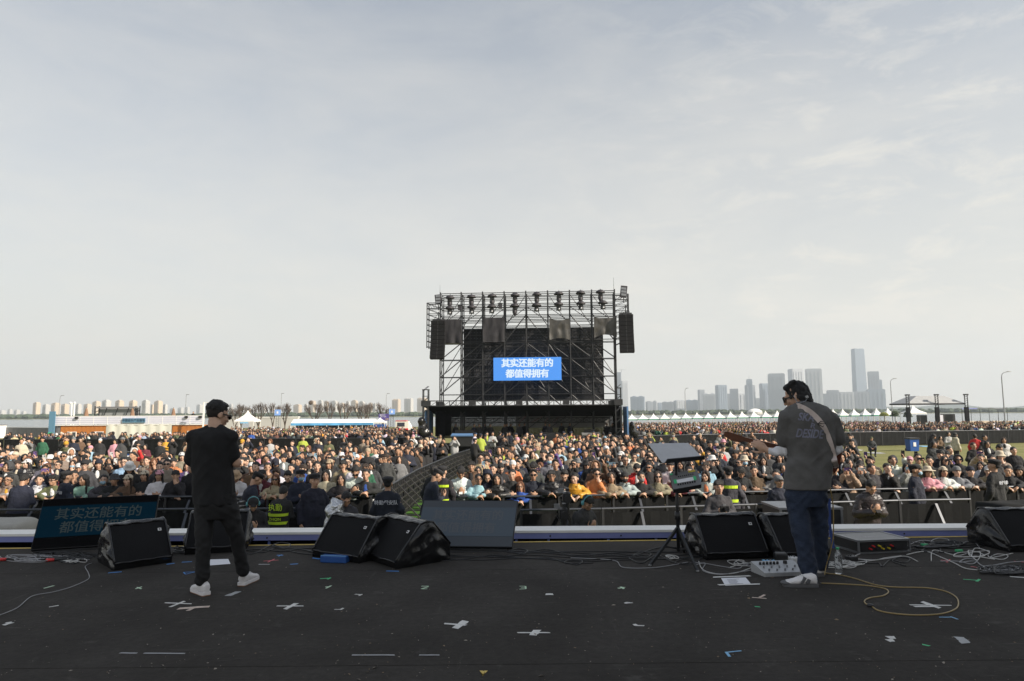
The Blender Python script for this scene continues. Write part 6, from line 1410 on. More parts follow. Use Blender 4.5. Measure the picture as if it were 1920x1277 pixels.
for i, k_ in enumerate(('short', 'fringe', 'quiff', 'fade', 'long', 'wavy', 'bob', 'pony', 'cap', 'bucket', 'sunhat', 'beanie', 'hood', 'police')):
    HAIR[k_] = evalmesh(hair_mesh(k_, .015, i), [('DECIMATE', dict(ratio=.45))]); HAIR[k_].polygons.foreach_set('use_smooth', [True] * len(HAIR[k_].polygons)); HAIR[k_].materials.append(M('fabric' if k_ in HATS else 'hair'))
def acc_mesh(k):
    mb = MB()
    if k in ('sunglasses', 'glasses'):
        for s in (-1, 1):
            if k == 'sunglasses': mb.ell((s * .034, -.106, .114), (.031, .008, .022), None, 10, 6, 0)
            else: mb.tube([(s * .034 + .028 * math.cos(a), -.106, .113 + .021 * math.sin(a)) for a in [2 * math.pi * q / 10 for q in range(11)]], .0035, 4, 1)
            mb.bar((s * .064, -.100, .119), (s * .083, .012, .117), .006, .009, 1)
        mb.bar((-.012, -.108, .117), (.012, -.108, .117), .006, None, 1); ms = ('lens', 'dark_plastic')
    else: mb.ell((0, -.068, .055), (.060, .052, .046), None, 14, 8); ms = ('fabric',)
    me = mb.mesh(k, True); [me.materials.append(M(x)) for x in ms]; return me
ACC = {k: acc_mesh(k) for k in ('sunglasses', 'glasses', 'mask')}
COL = {'black': (.016, .016, .018), 'charcoal': (.045, .046, .05), 'coffee': (.040, .032, .031), 'navy': (.012, .015, .029), 'white': (.56, .56, .56), 'cream': (.46, .40, .31), 'grey': (.15, .153, .16), 'light grey': (.33, .335, .345), 'khaki': (.22, .19, .12), 'olive': (.09, .095, .05), 'brown': (.11, .065, .04), 'beige': (.33, .26, .18),
       'maroon': (.10, .018, .03), 'red': (.50, .03, .03), 'orange': (.52, .18, .08), 'mustard': (.50, .27, .03), 'mint': (.26, .40, .32), 'pale blue': (.25, .38, .48), 'blue': (.02, .06, .24), 'pink': (.52, .26, .32), 'green': (.02, .09, .05), 'lime': (.30, .36, .05), 'purple': (.10, .06, .18), 'taupe': (.20, .165, .13), 'tan': (.35, .25, .16)}
HC = {'black': (.010, .009, .009), 'dark brown': (.030, .018, .012), 'auburn': (.13, .05, .022), 'grey': (.18, .18, .18)}
SKINS = [(.44, .26, .175), (.48, .30, .21), (.39, .23, .15), (.36, .205, .13), (.50, .325, .24)]
USED = set(); PLACED = []
HN = {'short': 'short-haired', 'fringe': 'fringe-haired', 'quiff': 'quiff-haired', 'fade': 'cropped-haired', 'long': 'long-haired', 'wavy': 'wavy-haired', 'bob': 'bob-haired', 'pony': 'ponytailed', 'cap': 'capped', 'bucket': 'bucket-hatted', 'sunhat': 'wide-hatted', 'beanie': 'beanied', 'hood': 'hooded', 'police': 'peak-capped'}
def words(s): return len(s.split())
def put(name, me, par, col, Mx=None):
    o = bpy.data.objects.new(name, me); C.objects.link(o); o.parent = par; o.color = (*col, 1)
    if Mx is not None: o.matrix_local = Mx
    return o
def person(x, y, rz, tpl, hair='short', hcol='black', jcol='black', gar='jacket', acc=(), scale=1.0, label=None, group='people in the crowd', skin=None, hatcol=None, shirt=None, tcol='black', z=None, mcol='pale blue', under='long'):
    t = bpy.data.objects.new('person', None); C.objects.link(t); t.location = (x, y, gz(y) if z is None else z); t.rotation_euler = (0, 0, rz); t.scale = (scale,) * 3
    T = TPL[tpl]; sk = skin or rng.choice(SKINS); k = rng.uniform(.9, 1.08); put('body', T['body'], t, [c * k for c in sk])
    jc = [c * rng.uniform(.92, 1.08) for c in COL[jcol]]
    put({'puffer': 'puffer', 'hoodie': 'hoodie', 'sweater': 'sweater', 'coat': 'coat', 'shirt': 'shirt', 'uniform': 'uniform', 'fleece': 'fleece', 'vest': 'vest'}.get(gar, 'jacket'), T['puffer' if gar == 'puffer' else 'jacket'], t, jc)
    put('trousers', T['legs'], t, COL[tcol]); put('shoes', T['feet'], t, (.05, .05, .05))
    hm = T['HM']
    if hair in HATS:
        put('hat' if hair != 'hood' else 'hood', HAIR[hair], t, COL[hatcol or jcol], hm)
        if under and hair in ('bucket', 'sunhat', 'cap') and under != 'none': put('hair', HAIR['long' if under == 'long' else 'fade'], t, HC[hcol], hm @ Matrix.Scale(.97, 4))
    elif hair: put('hair', HAIR[hair], t, HC[hcol], hm)
    for a in acc: put(a, ACC[a], t, COL[mcol] if a == 'mask' else (.1, .1, .1), hm)
    if gar in ('coat', 'hoodie', 'puffer'): put('collar', T['collar'], t, [c * .85 for c in jc])
    if shirt: put('inner_shirt', T['shirt'], t, COL[shirt])
    t['category'] = 'person'; t['group'] = group
    if label: t['label'] = label; USED.add(label)
    return t
DX = [p.x for p in DIAG]; DY = [p.y for p in DIAG]
def xbar(y): return float(np.interp(y, DY, DX))
def xl_right(y): return float(np.interp(y, [15, 22, 30, 45], [-1.35, -.55, .1, 1.2]))
FYL = lambda x: float(np.interp(x, [p.x for p in FRONT], [p.y for p in FRONT])); FYR = lambda x: float(np.interp(x, [p.x for p in FRONT2], [p.y for p in FRONT2]))
def fpx(px, Y): return ray(px, 900).x / ray(px, 900).y * Y
phones = []
def phone(t, tpl, col, cname, who):
    T = TPL[tpl]; wl, wr = T['wr']; c = (wr + Vector((-.02, -.03, .13))) if tpl == 'film_one' else (wl + wr) / 2 + Vector((0, -.05, .12))
    if tpl == 'look_down': c = (wl + wr) / 2 + Vector((0, -.07, .04))
    Mx = t.matrix_basis @ Matrix.Translation(c); 
    lab = f'{cname} phone held {"low" if tpl == "look_down" else "up"} by the {who}'
    if lab in USED or words(lab) > 16: return
    o = thing('phone', lab, 'phone', Mx.to_translation(), t.rotation_euler.z, 'phones held in the crowd'); USED.add(lab)
    q = Matrix.Rotation(-1.0, 3, 'X') if tpl == 'look_down' else (Matrix.Rotation(.1, 3, 'X'))
    wd, hh = (.155, .078) if tpl == 'film' else (.078, .155)
    cs = MB().box((0, 0, 0), (wd, .010, hh), q).build('case', 'fabric', o); cs.color = (*COL[col], 1)
    MB().box(q @ Vector((0, .006, 0)), (wd * .92, .003, hh * .92), q).build('screen', 'screen_black', o)
    MB().cyl(q @ Vector((wd * .3, -.005, hh * .3)), q @ Vector((wd * .3, -.009, hh * .3)), .013, None, 8).build('camera_lens', 'lens', o)
# ---- front row seen clearly: (x pixel, pose, hair, hair colour, garment colour, garment, extras, label)
FRL = [
 (4, 'rail', 'short', 'black', 'grey', 'jacket', {}, 'person cut by the left edge in a grey jacket at the front rail'),
 (24, 'rail', 'short', 'black', 'taupe', 'coat', dict(acc=('glasses',), shirt='mustard'), 'bespectacled man in taupe coat over mustard collar at the front rail, far left'),
 (52, 'rail_turn', 'fringe', 'black', 'white', 'sweater', {}, 'fringe-haired man in white sweater leaning on the front rail beside a taupe coat'),
 (78, 'rail', 'short', 'black', 'white', 'hoodie', {}, 'man in white hoodie resting folded arms on the front rail at left'),
 (106, 'rail_turn', 'fringe', 'black', 'olive', 'jacket', dict(shirt='white', acc=('glasses',)), 'fringe-haired man in olive jacket over white shirt at the left front rail'),
 (140, 'chin', 'short', 'black', 'black', 'jacket', dict(shirt='white'), 'man with hand over mouth in black jacket behind the dim screen'),
 (165, 'rail_turn', 'long', 'black', 'mint', 'jacket', {}, 'long-haired woman in mint green jacket leaning above the dim screen'),
 (198, 'rail', 'short', 'black', 'charcoal', 'jacket', dict(acc=('mask',)), 'person with pale blue mask in charcoal jacket above the dim screen'),
 (220, 'rail', 'bucket', 'black', 'black', 'jacket', dict(hatcol='charcoal', under='none'), 'person under dark hat low behind the dim screen\'s top edge'),
 (243, 'rail_turn', 'cap', 'dark brown', 'brown', 'jacket', dict(hatcol='cream'), 'person with cream cap and brown jacket above the dim screen'),
 (272, 'clasp', 'cap', 'black', 'black', 'jacket', dict(hatcol='cream'), 'long-haired woman with cream cap in black jacket at the dim screen\'s right end'),
 (299, 'clasp', 'cap', 'black', 'white', 'jacket', dict(hatcol='pink'), 'woman in pink cap and white jacket left of the man in black'),
 (331, 'chin', 'fringe', 'black', 'black', 'jacket', {}, 'person with hand at chin in black, just left of the man in black'),
 (446, 'look_down', 'bucket', 'black', 'white', 'shirt', dict(hatcol='tan', under='none'), 'person with tan bucket hat and white top right of the man in black'),
 (491, 'film', 'fringe', 'black', 'maroon', 'jacket', dict(shirt='white'), 'maroon jacketed woman filming with a red phone at the left front rail'),
 (521, 'rail', 'wavy', 'auburn', 'beige', 'jacket', dict(acc=('sunglasses',)), 'auburn long-haired woman in sunglasses and beige jacket at the front rail'),
 (543, 'look_down', 'fade', 'black', 'black', 'jacket', {}, 'man in black looking down beside the auburn-haired woman'),
 (611, 'clasp', 'bob', 'black', 'cream', 'jacket', {}, 'woman in cream jacket with clasped hands at the left front rail'),
 (643, 'rail', 'long', 'black', 'black', 'jacket', {}, 'long-haired woman in black left of the broad white shirt'),
 (668, 'look_down', 'short', 'black', 'white', 'shirt', dict(acc=('sunglasses',), scale=1.06), 'broad man in white shirt and sunglasses leaning over the rail end'),
 (688, 'rail', 'fade', 'black', 'black', 'jacket', dict(shirt='blue', scale=1.06), 'stout man in black jacket with blue collar at the rail corner'),
]
FRR = [
 (864, 'look_down', 'fringe', 'black', 'white', 'shirt', dict(scale=1.05), 'broad man in white shirt staring at his phone above the grey screen'),
 (896, 'rail', 'short', 'black', 'pale blue', 'fleece', dict(acc=('glasses',)), 'bespectacled man in pale blue fleece above the grey screen'),
 (914, 'look_down', 'hood', 'black', 'navy', 'hoodie', dict(hatcol='navy'), 'person hidden in a navy hood above the grey screen'),
 (932, 'rail', 'bob', 'black', 'black', 'puffer', {}, 'bob-haired woman in black puffer above the grey screen'),
 (960, 'clasp', 'short', 'black', 'black', 'jacket', {}, 'man in black leather jacket clasping hands over the grey screen'),
 (976, 'rail', 'bob', 'auburn', 'blue', 'jacket', dict(acc=('glasses',), scale=.90), 'small auburn woman in blue behind the grey screen\'s right corner'),
 (1000, 'clasp', 'quiff', 'black', 'navy', 'jacket', dict(acc=('sunglasses',)), 'man in navy jacket and sunglasses right of the grey screen'),
 (1034, 'rail', 'fringe', 'black', 'black', 'puffer', dict(acc=('glasses',), scale=1.04), 'bespectacled man in shiny black puffer at the right front rail'),
 (1059, 'look_down', 'fade', 'black', 'charcoal', 'jacket', {}, 'man in charcoal looking down over the crouching cameraman'),
 (1077, 'rail_turn', 'short', 'black', 'mustard', 'puffer', {}, 'man in mustard puffer with tilted head at the right front rail'),
 (1118, 'chin', 'quiff', 'black', 'orange', 'fleece', dict(acc=('sunglasses',)), 'man in orange fleece and sunglasses raising a hand to his face'),
 (1144, 'rail', 'long', 'dark brown', 'khaki', 'jacket', {}, 'long-haired woman in khaki jacket right of the orange fleece'),
 (1171, 'rail', 'cap', 'black', 'light grey', 'hoodie', dict(acc=('mask',), mcol='black', hatcol='black', under='none'), 'person in light grey hoodie, black cap and black mask at the rail'),
 (1200, 'rail', 'short', 'black', 'black', 'sweater', dict(acc=('mask',), mcol='grey'), 'man in black sweater with grey mask at the right front rail'),
 (1233, 'rail', 'long', 'dark brown', 'khaki', 'jacket', dict(acc=('sunglasses',)), 'woman in khaki jacket and sunglasses left of the music stand'),
 (1262, 'rail', 'bob', 'black', 'maroon', 'jacket', {}, 'person in maroon jacket behind the music stand pole'),
 (1292, 'clasp', 'short', 'black', 'charcoal', 'jacket', {}, 'person in charcoal behind the mixer on the stand'),
 (1322, 'rail_turn', 'bob', 'dark brown', 'light grey', 'jacket', dict(shirt='orange'), 'person in light grey jacket over orange collar right of the mixer'),
 (1388, 'look_down', 'fringe', 'black', 'black', 'jacket', {}, 'fringe-haired person in black looking at a phone right of the photographer'),
 (1414, 'clasp', 'short', 'black', 'brown', 'jacket', {}, 'man in brown leather jacket between the photographer and the guitarist'),
 (1452, 'rail_turn', 'short', 'black', 'grey', 'jacket', {}, 'man in grey jacket leaning left beside the guitarist\'s back'),
 (1565, 'clasp', 'short', 'black', 'black', 'jacket', {}, 'man in black just right of the guitarist\'s strap'),
 (1588, 'film', 'fringe', 'black', 'beige', 'fleece', {}, 'woman in beige fleece filming with a lilac phone right of the guitarist'),
 (1614, 'film', 'short', 'dark brown', 'charcoal', 'jacket', {}, 'person in charcoal filming behind the man in dark brown puffer'),
 (1636, 'stand', 'short', 'black', 'charcoal', 'jacket', {}, 'man standing in charcoal jacket behind the dark brown puffer'),
 (1664, 'chin', 'fade', 'black', 'black', 'coat', dict(shirt='white'), 'man in black coat over white top touching his cheek at right'),
 (1702, 'film', 'bob', 'black', 'light grey', 'jacket', {}, 'person in light grey filming left of the masked officer'),
 (1735, 'rail', 'sunhat', 'black', 'pink', 'jacket', dict(hatcol='cream'), 'long-haired woman in wide cream hat and pink jacket at right'),
 (1763, 'rail', 'cap', 'black', 'white', 'jacket', dict(hatcol='cream'), 'long-haired woman in cream cap and white jacket at right rail'),
 (1791, 'rail', 'cap', 'black', 'grey', 'jacket', dict(hatcol='grey', under='none'), 'person in grey cap and grey jacket leaning on the right rail'),
 (1815, 'rail', 'cap', 'black', 'black', 'jacket', dict(hatcol='navy', under='none'), 'man in navy cap and black jacket at the right rail'),
 (1848, 'rail_turn', 'cap', 'black', 'khaki', 'jacket', dict(hatcol='white', under='none'), 'person in white cap and khaki jacket bowing toward the officer'),
 (1885, 'rail_turn', 'short', 'black', 'black', 'jacket', {}, 'man in black jacket right of the officer at the right rail'),
 (1909, 'rail_turn', 'cap', 'dark brown', 'black', 'jacket', dict(hatcol='black'), 'long-haired person in black cap at the right edge of the crowd'),
]
for side, L in (('left', FRL), ('right', FRR)):
    for (px, po, hr_, hc_, jc_, ga_, kw, lab) in L:
        Y = 15.6
        for _ in range(3): X = fpx(px, Y); Y = (FYL(X) if side == 'left' else FYR(X)) + .36
        t = person(X, Y, rng.uniform(-.12, .12) + math.atan2(X, Y) * -.5, po, hr_, hc_, jc_, ga_, label=lab, z=-.19 if po.startswith('rail') else -.11, **kw); PLACED.append((X, Y))
        if po in ('film', 'look_down') and 'phone' in lab or po == 'film':
            cn = 'red' if 'red phone' in lab else ('purple' if 'lilac' in lab else rng.choice(('black', 'white', 'pale blue')))
            phone(t, po, cn, 'lilac' if cn == 'purple' else cn, lab.split(' filming')[0].split(' looking at')[0].split(' staring')[0])
# ---- special people in the pit and on the lawn
navy = dict(group='uniformed staff in the pit', gar='uniform', hair='police', hatcol='black', jcol='navy', tcol='black')
mat('badge_white', (.6, .62, .68), .7); mat('hivis', (.52, .72, .03), .6)
def letters(t, txt, sz, zc, m, ydir=1, off=.150, name='lettering'):
    me = textmesh(txt, sz, .004, .002); me.transform(Matrix.Translation((0, off, zc)) @ Matrix.Rotation(math.pi, 4, 'Z') @ Matrix.Rotation(R(90), 4, 'X')); o = link(name, me, m, t); return o
def pit(px, Y, rz, po, label, **k):
    X = fpx(px, Y); d = dict(navy); d.update(k); hair = d.pop('hair'); t = person(X, Y, rz, po, hair, label=label, **d); PLACED.append((X, Y)); return t
t = pit(36, 14.2, math.pi + .1, 'look_down', 'guard in black uniform seen from behind at the far left barrier', hair='short', scale=.98)
t = pit(124, 14.75, math.pi - .5, 'stand', 'peak-capped guard in navy before the front row at left', scale=.98); letters(t, '特勤保安', .075, 1.27, 'badge_white')
t = pit(463, 13.75, math.pi / 2 + .5, 'look_down', 'peak-capped officer in profile right of the man in black')
t = pit(562, 14.3, .6, 'clasp', 'peak-capped officer with blue mask beside another officer', acc=('mask',))
t = pit(590, 12.9, .5, 'stand', 'tall peak-capped officer standing by the inner barrier at left', scale=1.02)
t = pit(727, 12.6, math.pi, 'stand', 'officer standing with his back turned by the aisle corner post', scale=1.0); letters(t, '特勤保安队', .085, 1.27, 'badge_white'); letters(t, '公安', .05, .93, 'badge_white', 1, .142)
t = pit(803, 14.2, math.pi / 2 + .4, 'look_down', 'peak-capped officer bending in profile at the grey screen\'s left corner')
t = pit(814, 15.3, math.pi - .4, 'stand', 'bareheaded guard behind the grey screen\'s left corner', hair='short', jcol='black')
t = pit(830, 15.0, math.pi - .3, 'stand', 'guard in black hi-vis vest beside the aisle with back turned', jcol='black', gar='vest')
for z in (.98, 1.28): MB().loft([((0, .005, z), .205, .152), ((0, .005, z + .05), .207, .153)], 20, False).build('reflective_band', 'hivis', t)
t = pit(1366, 14.4, math.pi - .3, 'stand', 'hi-vis guard behind the photographer with back turned', jcol='charcoal', gar='vest')
for z in (1.0, 1.28): MB().loft([((0, .005, z), .205, .152), ((0, .005, z + .06), .207, .153)], 20, False).build('reflective_band', 'hivis', t)
t = pit(1460, 13.5, .1, 'stand', 'man in grey cap and navy jacket standing left of the guitarist\'s jeans', hair='cap', hatcol='grey', under='none', scale=.94, gar='jacket', acc=('glasses',))
t = pit(1622, 12.3, .0, 'look_down', 'man in dark brown puffer reading his phone before the inner barrier', hair='short', jcol='coffee', gar='puffer', group='crew in the pit', scale=.97); phone(t, 'look_down', 'black', 'black', 'man in dark brown puffer before the inner barrier')
t = pit(1717, 14.6, .9, 'stand', 'officer with blue mask in profile left of the wide cream hat', acc=('mask',))
t = pit(1866, 14.7, math.pi + .5, 'stand', 'broad guard with white letters on his back at the right rail', scale=1.05, jcol='black'); letters(t, '特保安勤', .08, 1.26, 'badge_white')
# guard bending with hi-vis vest and writing
t = pit(524, 12.7, math.pi - .15, 'look_down', 'guard in lettered hi-vis vest bowing forward beside the man in black', hair='short', jcol='black', gar='vest', scale=.90)
for z in (.98, 1.14): MB().loft([((0, .004, z), .205, .152), ((0, .004, z + .055), .207, .153)], 20, False).build('reflective_band', 'hivis', t)
letters(t, '执勤', .15, 1.31, 'hivis'); letters(t, 'ZHIQIN', .075, 1.085, 'hivis', 1, .152)
# camera people
def rig(name, label, px, py, Y, kind):
    p = at(px, py, Y); t = thing(name, label, 'camera', p)
    MB().box((0, 0, 0), (.14, .28, .16)).build('body', 'dark_plastic', t); MB().cyl((0, -.14, .01), (0, -.34, .01), .05, .062, 14).build('lens', 'screen_black', t); MB().cyl((0, -.34, .01), (0, -.36, .01), .068, .07, 14).build('lens_hood', 'dark_plastic', t)
    MB().box((.02, .06, .13), (.06, .18, .05)).build('handle', 'dark_plastic', t)
    if kind: 
        MB().box((-.10, .1, .10), (.10, .03, .08)).build('viewfinder', 'steel', t); mb = MB(); [mb.tube([(-.08 + .03 * k, .1, .05), (-.12 + .04 * k, .2, -.06), (-.05 + .03 * k, .12, -.16)], .006, 5) for k in range(4)]; mb.build('cables', 'black_cable', t)
        h = p.z - gz(Y); mb = MB(); mb.cyl((0, 0, -.08), (0, 0, -.3), .06, .05, 10); [mb.bar((0, 0, -.25), (.45 * math.cos(a), .45 * math.sin(a), -h), .035) for a in (.5, 2.6, 4.7)]; mb.build('tripod', 'dark_steel', t)
    return t
rig('video_camera', 'black video camera on tripod right of the man in black', 448, 958, 12.2, 1)
t = pit(476, 12.35, .35, 'look_down', 'headphoned cameraman with cap crouching behind the video camera at left', hair='cap', hatcol='black', under='none', jcol='black', gar='jacket', group='crew in the pit', z=-.27)
def headphones(t, po, m):
    hm = TPL[po]['HM']; mb = MB(); mb.tube([hm @ Vector((.088 * math.sin(a), .01, .13 + .115 * math.cos(a))) for a in [-1.7 + 3.4 * k / 10 for k in range(11)]], .012, 6)
    for s in (-1, 1): mb.ell(hm @ Vector((s * .095, .01, .105)), (.022, .038, .042), None, 10, 6)
    mb.build('headphones', m, t)
mat('teal_plastic', (.10, .32, .36), .5); headphones(t, 'look_down', 'teal_plastic')
rig('video_camera', 'big black cinema camera beside the crouching cameraman at centre', 1056, 962, 11.9, 1)
MB_ = rig('video_camera', 'upper black camera rig before the charcoal jacket at centre', 1062, 932, 12.6, 1)
t = pit(1088, 12.2, .55, 'look_down', 'young cameraman in teal headphones crouching by the cinema camera', hair='fringe', jcol='charcoal', gar='jacket', group='crew in the pit', z=-.27); headphones(t, 'look_down', 'teal_plastic')
t = pit(646, 12.5, .4, 'look_down', 'dark-haired photographer crouching behind a foil-wrapped camera', hair='short', jcol='charcoal', gar='jacket', group='crew in the pit', z=-.22)
mat('foil', (.55, .56, .58), .25, .8, noise=.3, nscale=12, bump=1.0, bscale=25); mb = MB(); mb.ell((0, 0, 0), (.17, .2, .26)); mb.ell((-.06, 0, -.25), (.16, .18, .2)); me = fuse(mb, .04, 2); displace(me, .05, 9); p = at(629, 962, 12.2); tag(link('covered_camera', me, 'foil', None, p), 'camera wrapped in silver foil cover by the inner barrier', 'camera')
t = pit(1345, 12.2, .05, 'clasp', 'photographer with bowl haircut holding a camera at his chest', hair='fringe', jcol='charcoal', gar='jacket', group='crew in the pit', scale=.99, z=-.03)
c = t.location; tt = thing('photo_camera', 'black photo camera held by the bowl-haired photographer', 'camera', (c.x, c.y - .34, c.z + 1.24)); MB().box((0, 0, 0), (.14, .07, .10)).build('body', 'dark_plastic', tt); MB().cyl((0, -.03, 0), (0, -.16, .02), .036, .042, 12).build('lens', 'screen_black', tt); MB().box((0, 0, .062), (.05, .05, .03)).build('prism', 'steel', tt)
tt = thing('pass_card', 'pink pass card hanging on the bowl-haired photographer', 'pass', (c.x + .02, c.y - .17, c.z + 1.05)); MB().box((0, 0, 0), (.075, .006, .12)).build('card', 'red_tape', tt); MB().box((0, -.005, .02), (.05, .003, .05)).build('photo', 'paper', tt); MB().tube([(-.03, .01, .06), (0, .02, .2), (0, .05, .3)], .006, 5).build('lanyard', 'blue_plastic', tt)
LAWN = [(1784, 21.5, .1, 'stand', 'short', 'navy', 'sweater', 'man in navy sweater standing at the back edge of the right crowd', {}), (1828, 24, 0, 'clasp', 'short', 'black', 'sweater', 'brown-haired person in black printed sweater standing on the lawn', dict(hcol='dark brown', tcol='grey')),
 (1870, 23, .1, 'look_down', 'short', 'black', 'jacket', 'man in black looking at his phone on the right lawn', {}), (1856, 25, -.2, 'stand', 'bob', 'black', 'vest', 'bespectacled person in black vest beside the phone reader on the lawn', dict(acc=('glasses',), shirt='white')),
 (1888, 28, -.5, 'stand', 'bob', 'white', 'jacket', 'person in white jacket standing near the right edge of the lawn', dict(hcol='dark brown', shirt='black')), (1834, 33, 2.4, 'stand', 'short', 'red', 'vest', 'person in red vest with back turned by the lawn fence', {}),
 (1852, 31, .3, 'stand', 'short', 'black', 'jacket', 'tall man in black between the red vest and the white jacket', {}), (1783, 38, .2, 'clasp', 'bob', 'light grey', 'sweater', 'person in light grey sweater standing by the fence on the lawn', {}),
 (1797, 36, 1.6, 'stand', 'long', 'cream', 'coat', 'long-haired person in cream coat sideways beside the light grey sweater', dict(acc=())), (1748, 34, 1.2, 'look_down', 'long', 'black', 'coat', 'long-haired woman in black coat walking past the blue mat', {}),
 (1755, 25, .2, 'stand', 'pony', 'charcoal', 'jacket', 'ponytailed woman in charcoal jacket behind the right crowd', {}), (1638, 45, -.3, 'sit', 'cap', 'charcoal', 'jacket', 'man in cap sitting on a grey mat on the lawn', dict(hatcol='olive', under='none', tcol='navy')),
 (1594, 50, .2, 'sit', 'short', 'pale blue', 'jacket', 'seated person in pale blue by the fence near the guitarist', {}), (1602, 50, -.2, 'sit', 'long', 'navy', 'jacket', 'seated long-haired person in navy by the fence', {}),
 (1765, 46, .3, 'sit', 'long', 'brown', 'jacket', 'seated person in brown near the fence behind the black coat', {}), (1905, 21, -.4, 'stand', 'short', 'black', 'jacket', 'man in black cut by the right edge behind the crowd', {}),
 (248, 42.5, 1.5, 'look_down', 'short', 'white', 'shirt', 'person in white shirt bending by the blue bin at the left fence', {}), (120, 30, math.pi, 'stand', 'beanie', 'olive', 'coat', 'person in olive coat and mustard beanie with back turned at left', dict(hatcol='mustard')),
 (452, 32, math.pi - .4, 'stand', 'cap', 'cream', 'jacket', 'person in cream jacket and mustard cap with back turned', dict(hatcol='mustard', under='none')), (1178, 37, .5, 'stand', 'fade', 'orange', 'jacket', 'man in orange jacket standing by the fence right of the tower', {}),
 (1265, 40, .2, 'stand', 'cap', 'khaki', 'jacket', 'man in khaki jacket walking in front of the fence behind the music stand', dict(hatcol='khaki', under='none')), (996, 40, .1, 'stand', 'police', 'lime', 'vest', 'officer in lime hi-vis vest before the scaffold tower', dict(hatcol='navy')),
 (945, 33, .3, 'film', 'short', 'black', 'jacket', 'photographer in black filming at the head of the green path', {}), (1022, 38, math.pi - .5, 'stand', 'police', 'navy', 'uniform', 'officer with back turned before the scaffold tower', dict(hatcol='navy')),
 (1110, 34, math.pi - .2, 'stand', 'short', 'charcoal', 'jacket', 'man in charcoal with back turned in front of the tower house', {}), (1136, 33, .2, 'film', 'cap', 'white', 'jacket', 'person in white jacket and pale blue cap filming by the tower', dict(hatcol='pale blue'))]
for px, Y, rz, po, hr_, jc_, ga_, lab, kw in LAWN:
    X = fpx(px, Y); person(X, Y, rz, po, hr_, jcol=jc_, gar=ga_, label=lab, group='people on the lawn', **kw); PLACED.append((X, Y))
# someone on the container roof
p = at(362, 787, 87); person(p.x, 87, .1, 'stand', 'short', jcol='black', label='tiny figure in black standing on the container roof', group='people on the lawn', z=at(362, 797, 87).z); 
# ---- the rest, rank by rank
hairs = ['short'] * 8 + ['fringe'] * 5 + ['quiff'] * 4 + ['fade'] * 3 + ['long'] * 5 + ['wavy'] * 1 + ['bob'] * 4 + ['pony'] * 2 + ['cap'] * 3 + ['bucket'] + ['beanie'] + ['hood']
jcols = ['black'] * 36 + ['charcoal'] * 10 + ['navy'] * 9 + ['white'] * 4 + ['cream'] * 2 + ['grey'] * 3 + ['light grey'] * 2 + ['khaki'] * 1 + ['olive'] * 3 + ['brown'] * 5 + ['beige'] * 1 + ['maroon', 'red', 'orange', 'mustard', 'pale blue', 'blue', 'pink', 'green', 'lime', 'purple', 'tan', 'taupe']
hats = ['black', 'white', 'cream', 'navy', 'grey', 'pink', 'beige', 'black', 'white']
poses = ['stand'] * 6 + ['stand_turn'] * 5 + ['film'] * 4 + ['film_one'] * 3 + ['clasp'] * 3 + ['chin'] + ['look_down']
slots = []
for r in range(1, 46):
    for side in ('left', 'right'):
        Y0 = 15.78 + .56 * r
        if side == 'left': xa, xb_ = fpx(-30, Y0), xbar(Y0) - .42
        else: xa, xb_ = xl_right(Y0), fpx(1950, Y0)
        x = xb_ - rng.random() * .3 if side == 'left' else xa + rng.random() * .3
        while (x > xa if side == 'left' else x < xb_):
            Y = Y0 + rng.uniform(-.13, .13) + (0 if side == 'left' else max(0, x - 3) * .10); px = 960 + x / Y * 1280 / 1.0
            keep = 1.0
            if side == 'left': keep = (1.0 if Y < 22.5 else (.5 if Y < 24.5 else .05)) if px < 430 else ((1.0 if Y < 23.5 else (.5 if Y < 26.5 else .05)) if px < 690 else (1.0 if Y < 28 else (.5 if Y < 32 else .08)))
            else:
                if px > 1590: keep = 1.0 if Y < 18.6 else (.45 if Y < 20 else 0)
                elif px > 1330: keep = .95 if Y < 23.5 else (.35 if Y < 28 else .06)
                elif px > 1165: keep = .95 if Y < 22.5 else (.4 if Y < 27 else .05)
                else: keep = .95 if Y < 26 else (.5 if Y < 31 else .12)
            if Y > FENCE_Y(x) - 1.2 or (940 < px < 1140 and Y > 49): keep = 0
            if rng.random() < keep and all((x - a) ** 2 + (Y - b) ** 2 > .26 for a, b in PLACED): slots.append((Y, x, side, r)); PLACED.append((x, Y))
            x += (-1 if side == 'left' else 1) * rng.uniform(.41, .56)
slots.sort()
have = len([o for o in C.objects if o.name.startswith('person') and o.parent is None])
NIND = 298 - have
recs = []
for i, (Y, x, side, r) in enumerate(slots):
    hr_ = rng.choice(hairs); po = rng.choice(poses); jc_ = rng.choice(jcols); ga_ = rng.choice(('jacket', 'jacket', 'jacket', 'coat', 'hoodie', 'sweater', 'puffer')); acc = ()
    u = rng.random()
    if u < .20: acc = ('glasses',)
    elif u < .31: acc = ('sunglasses',)
    elif u < .37: acc = ('mask',)
    recs.append(dict(x=x, y=Y, side=side, r=r, hair=hr_, po=po, jc=jc_, ga=ga_, acc=acc, hat=rng.choice(hats), shirt=(rng.choice(('white', 'white', 'light grey', 'black', 'cream')) if rng.random() < .45 else None), hcol=rng.choice(('black', 'black', 'black', 'dark brown', 'dark brown', 'auburn')) if hr_ in ('long', 'wavy', 'bob', 'pony') else rng.choice(('black', 'black', 'black', 'dark brown')), sc=rng.uniform(.93, 1.05) * (.95 if hr_ in ('long', 'wavy', 'bob', 'pony') else 1), rz=rng.uniform(-.25, .25) - math.atan2(x, Y) * .6))
ind, rest = recs[:NIND], recs[NIND:]
PW = {'stand': 'arms down', 'stand_turn': 'looking aside', 'film': 'filming two-handed', 'film_one': 'one phone raised', 'clasp': 'hands clasped', 'chin': 'hand at chin', 'look_down': 'looking down'}
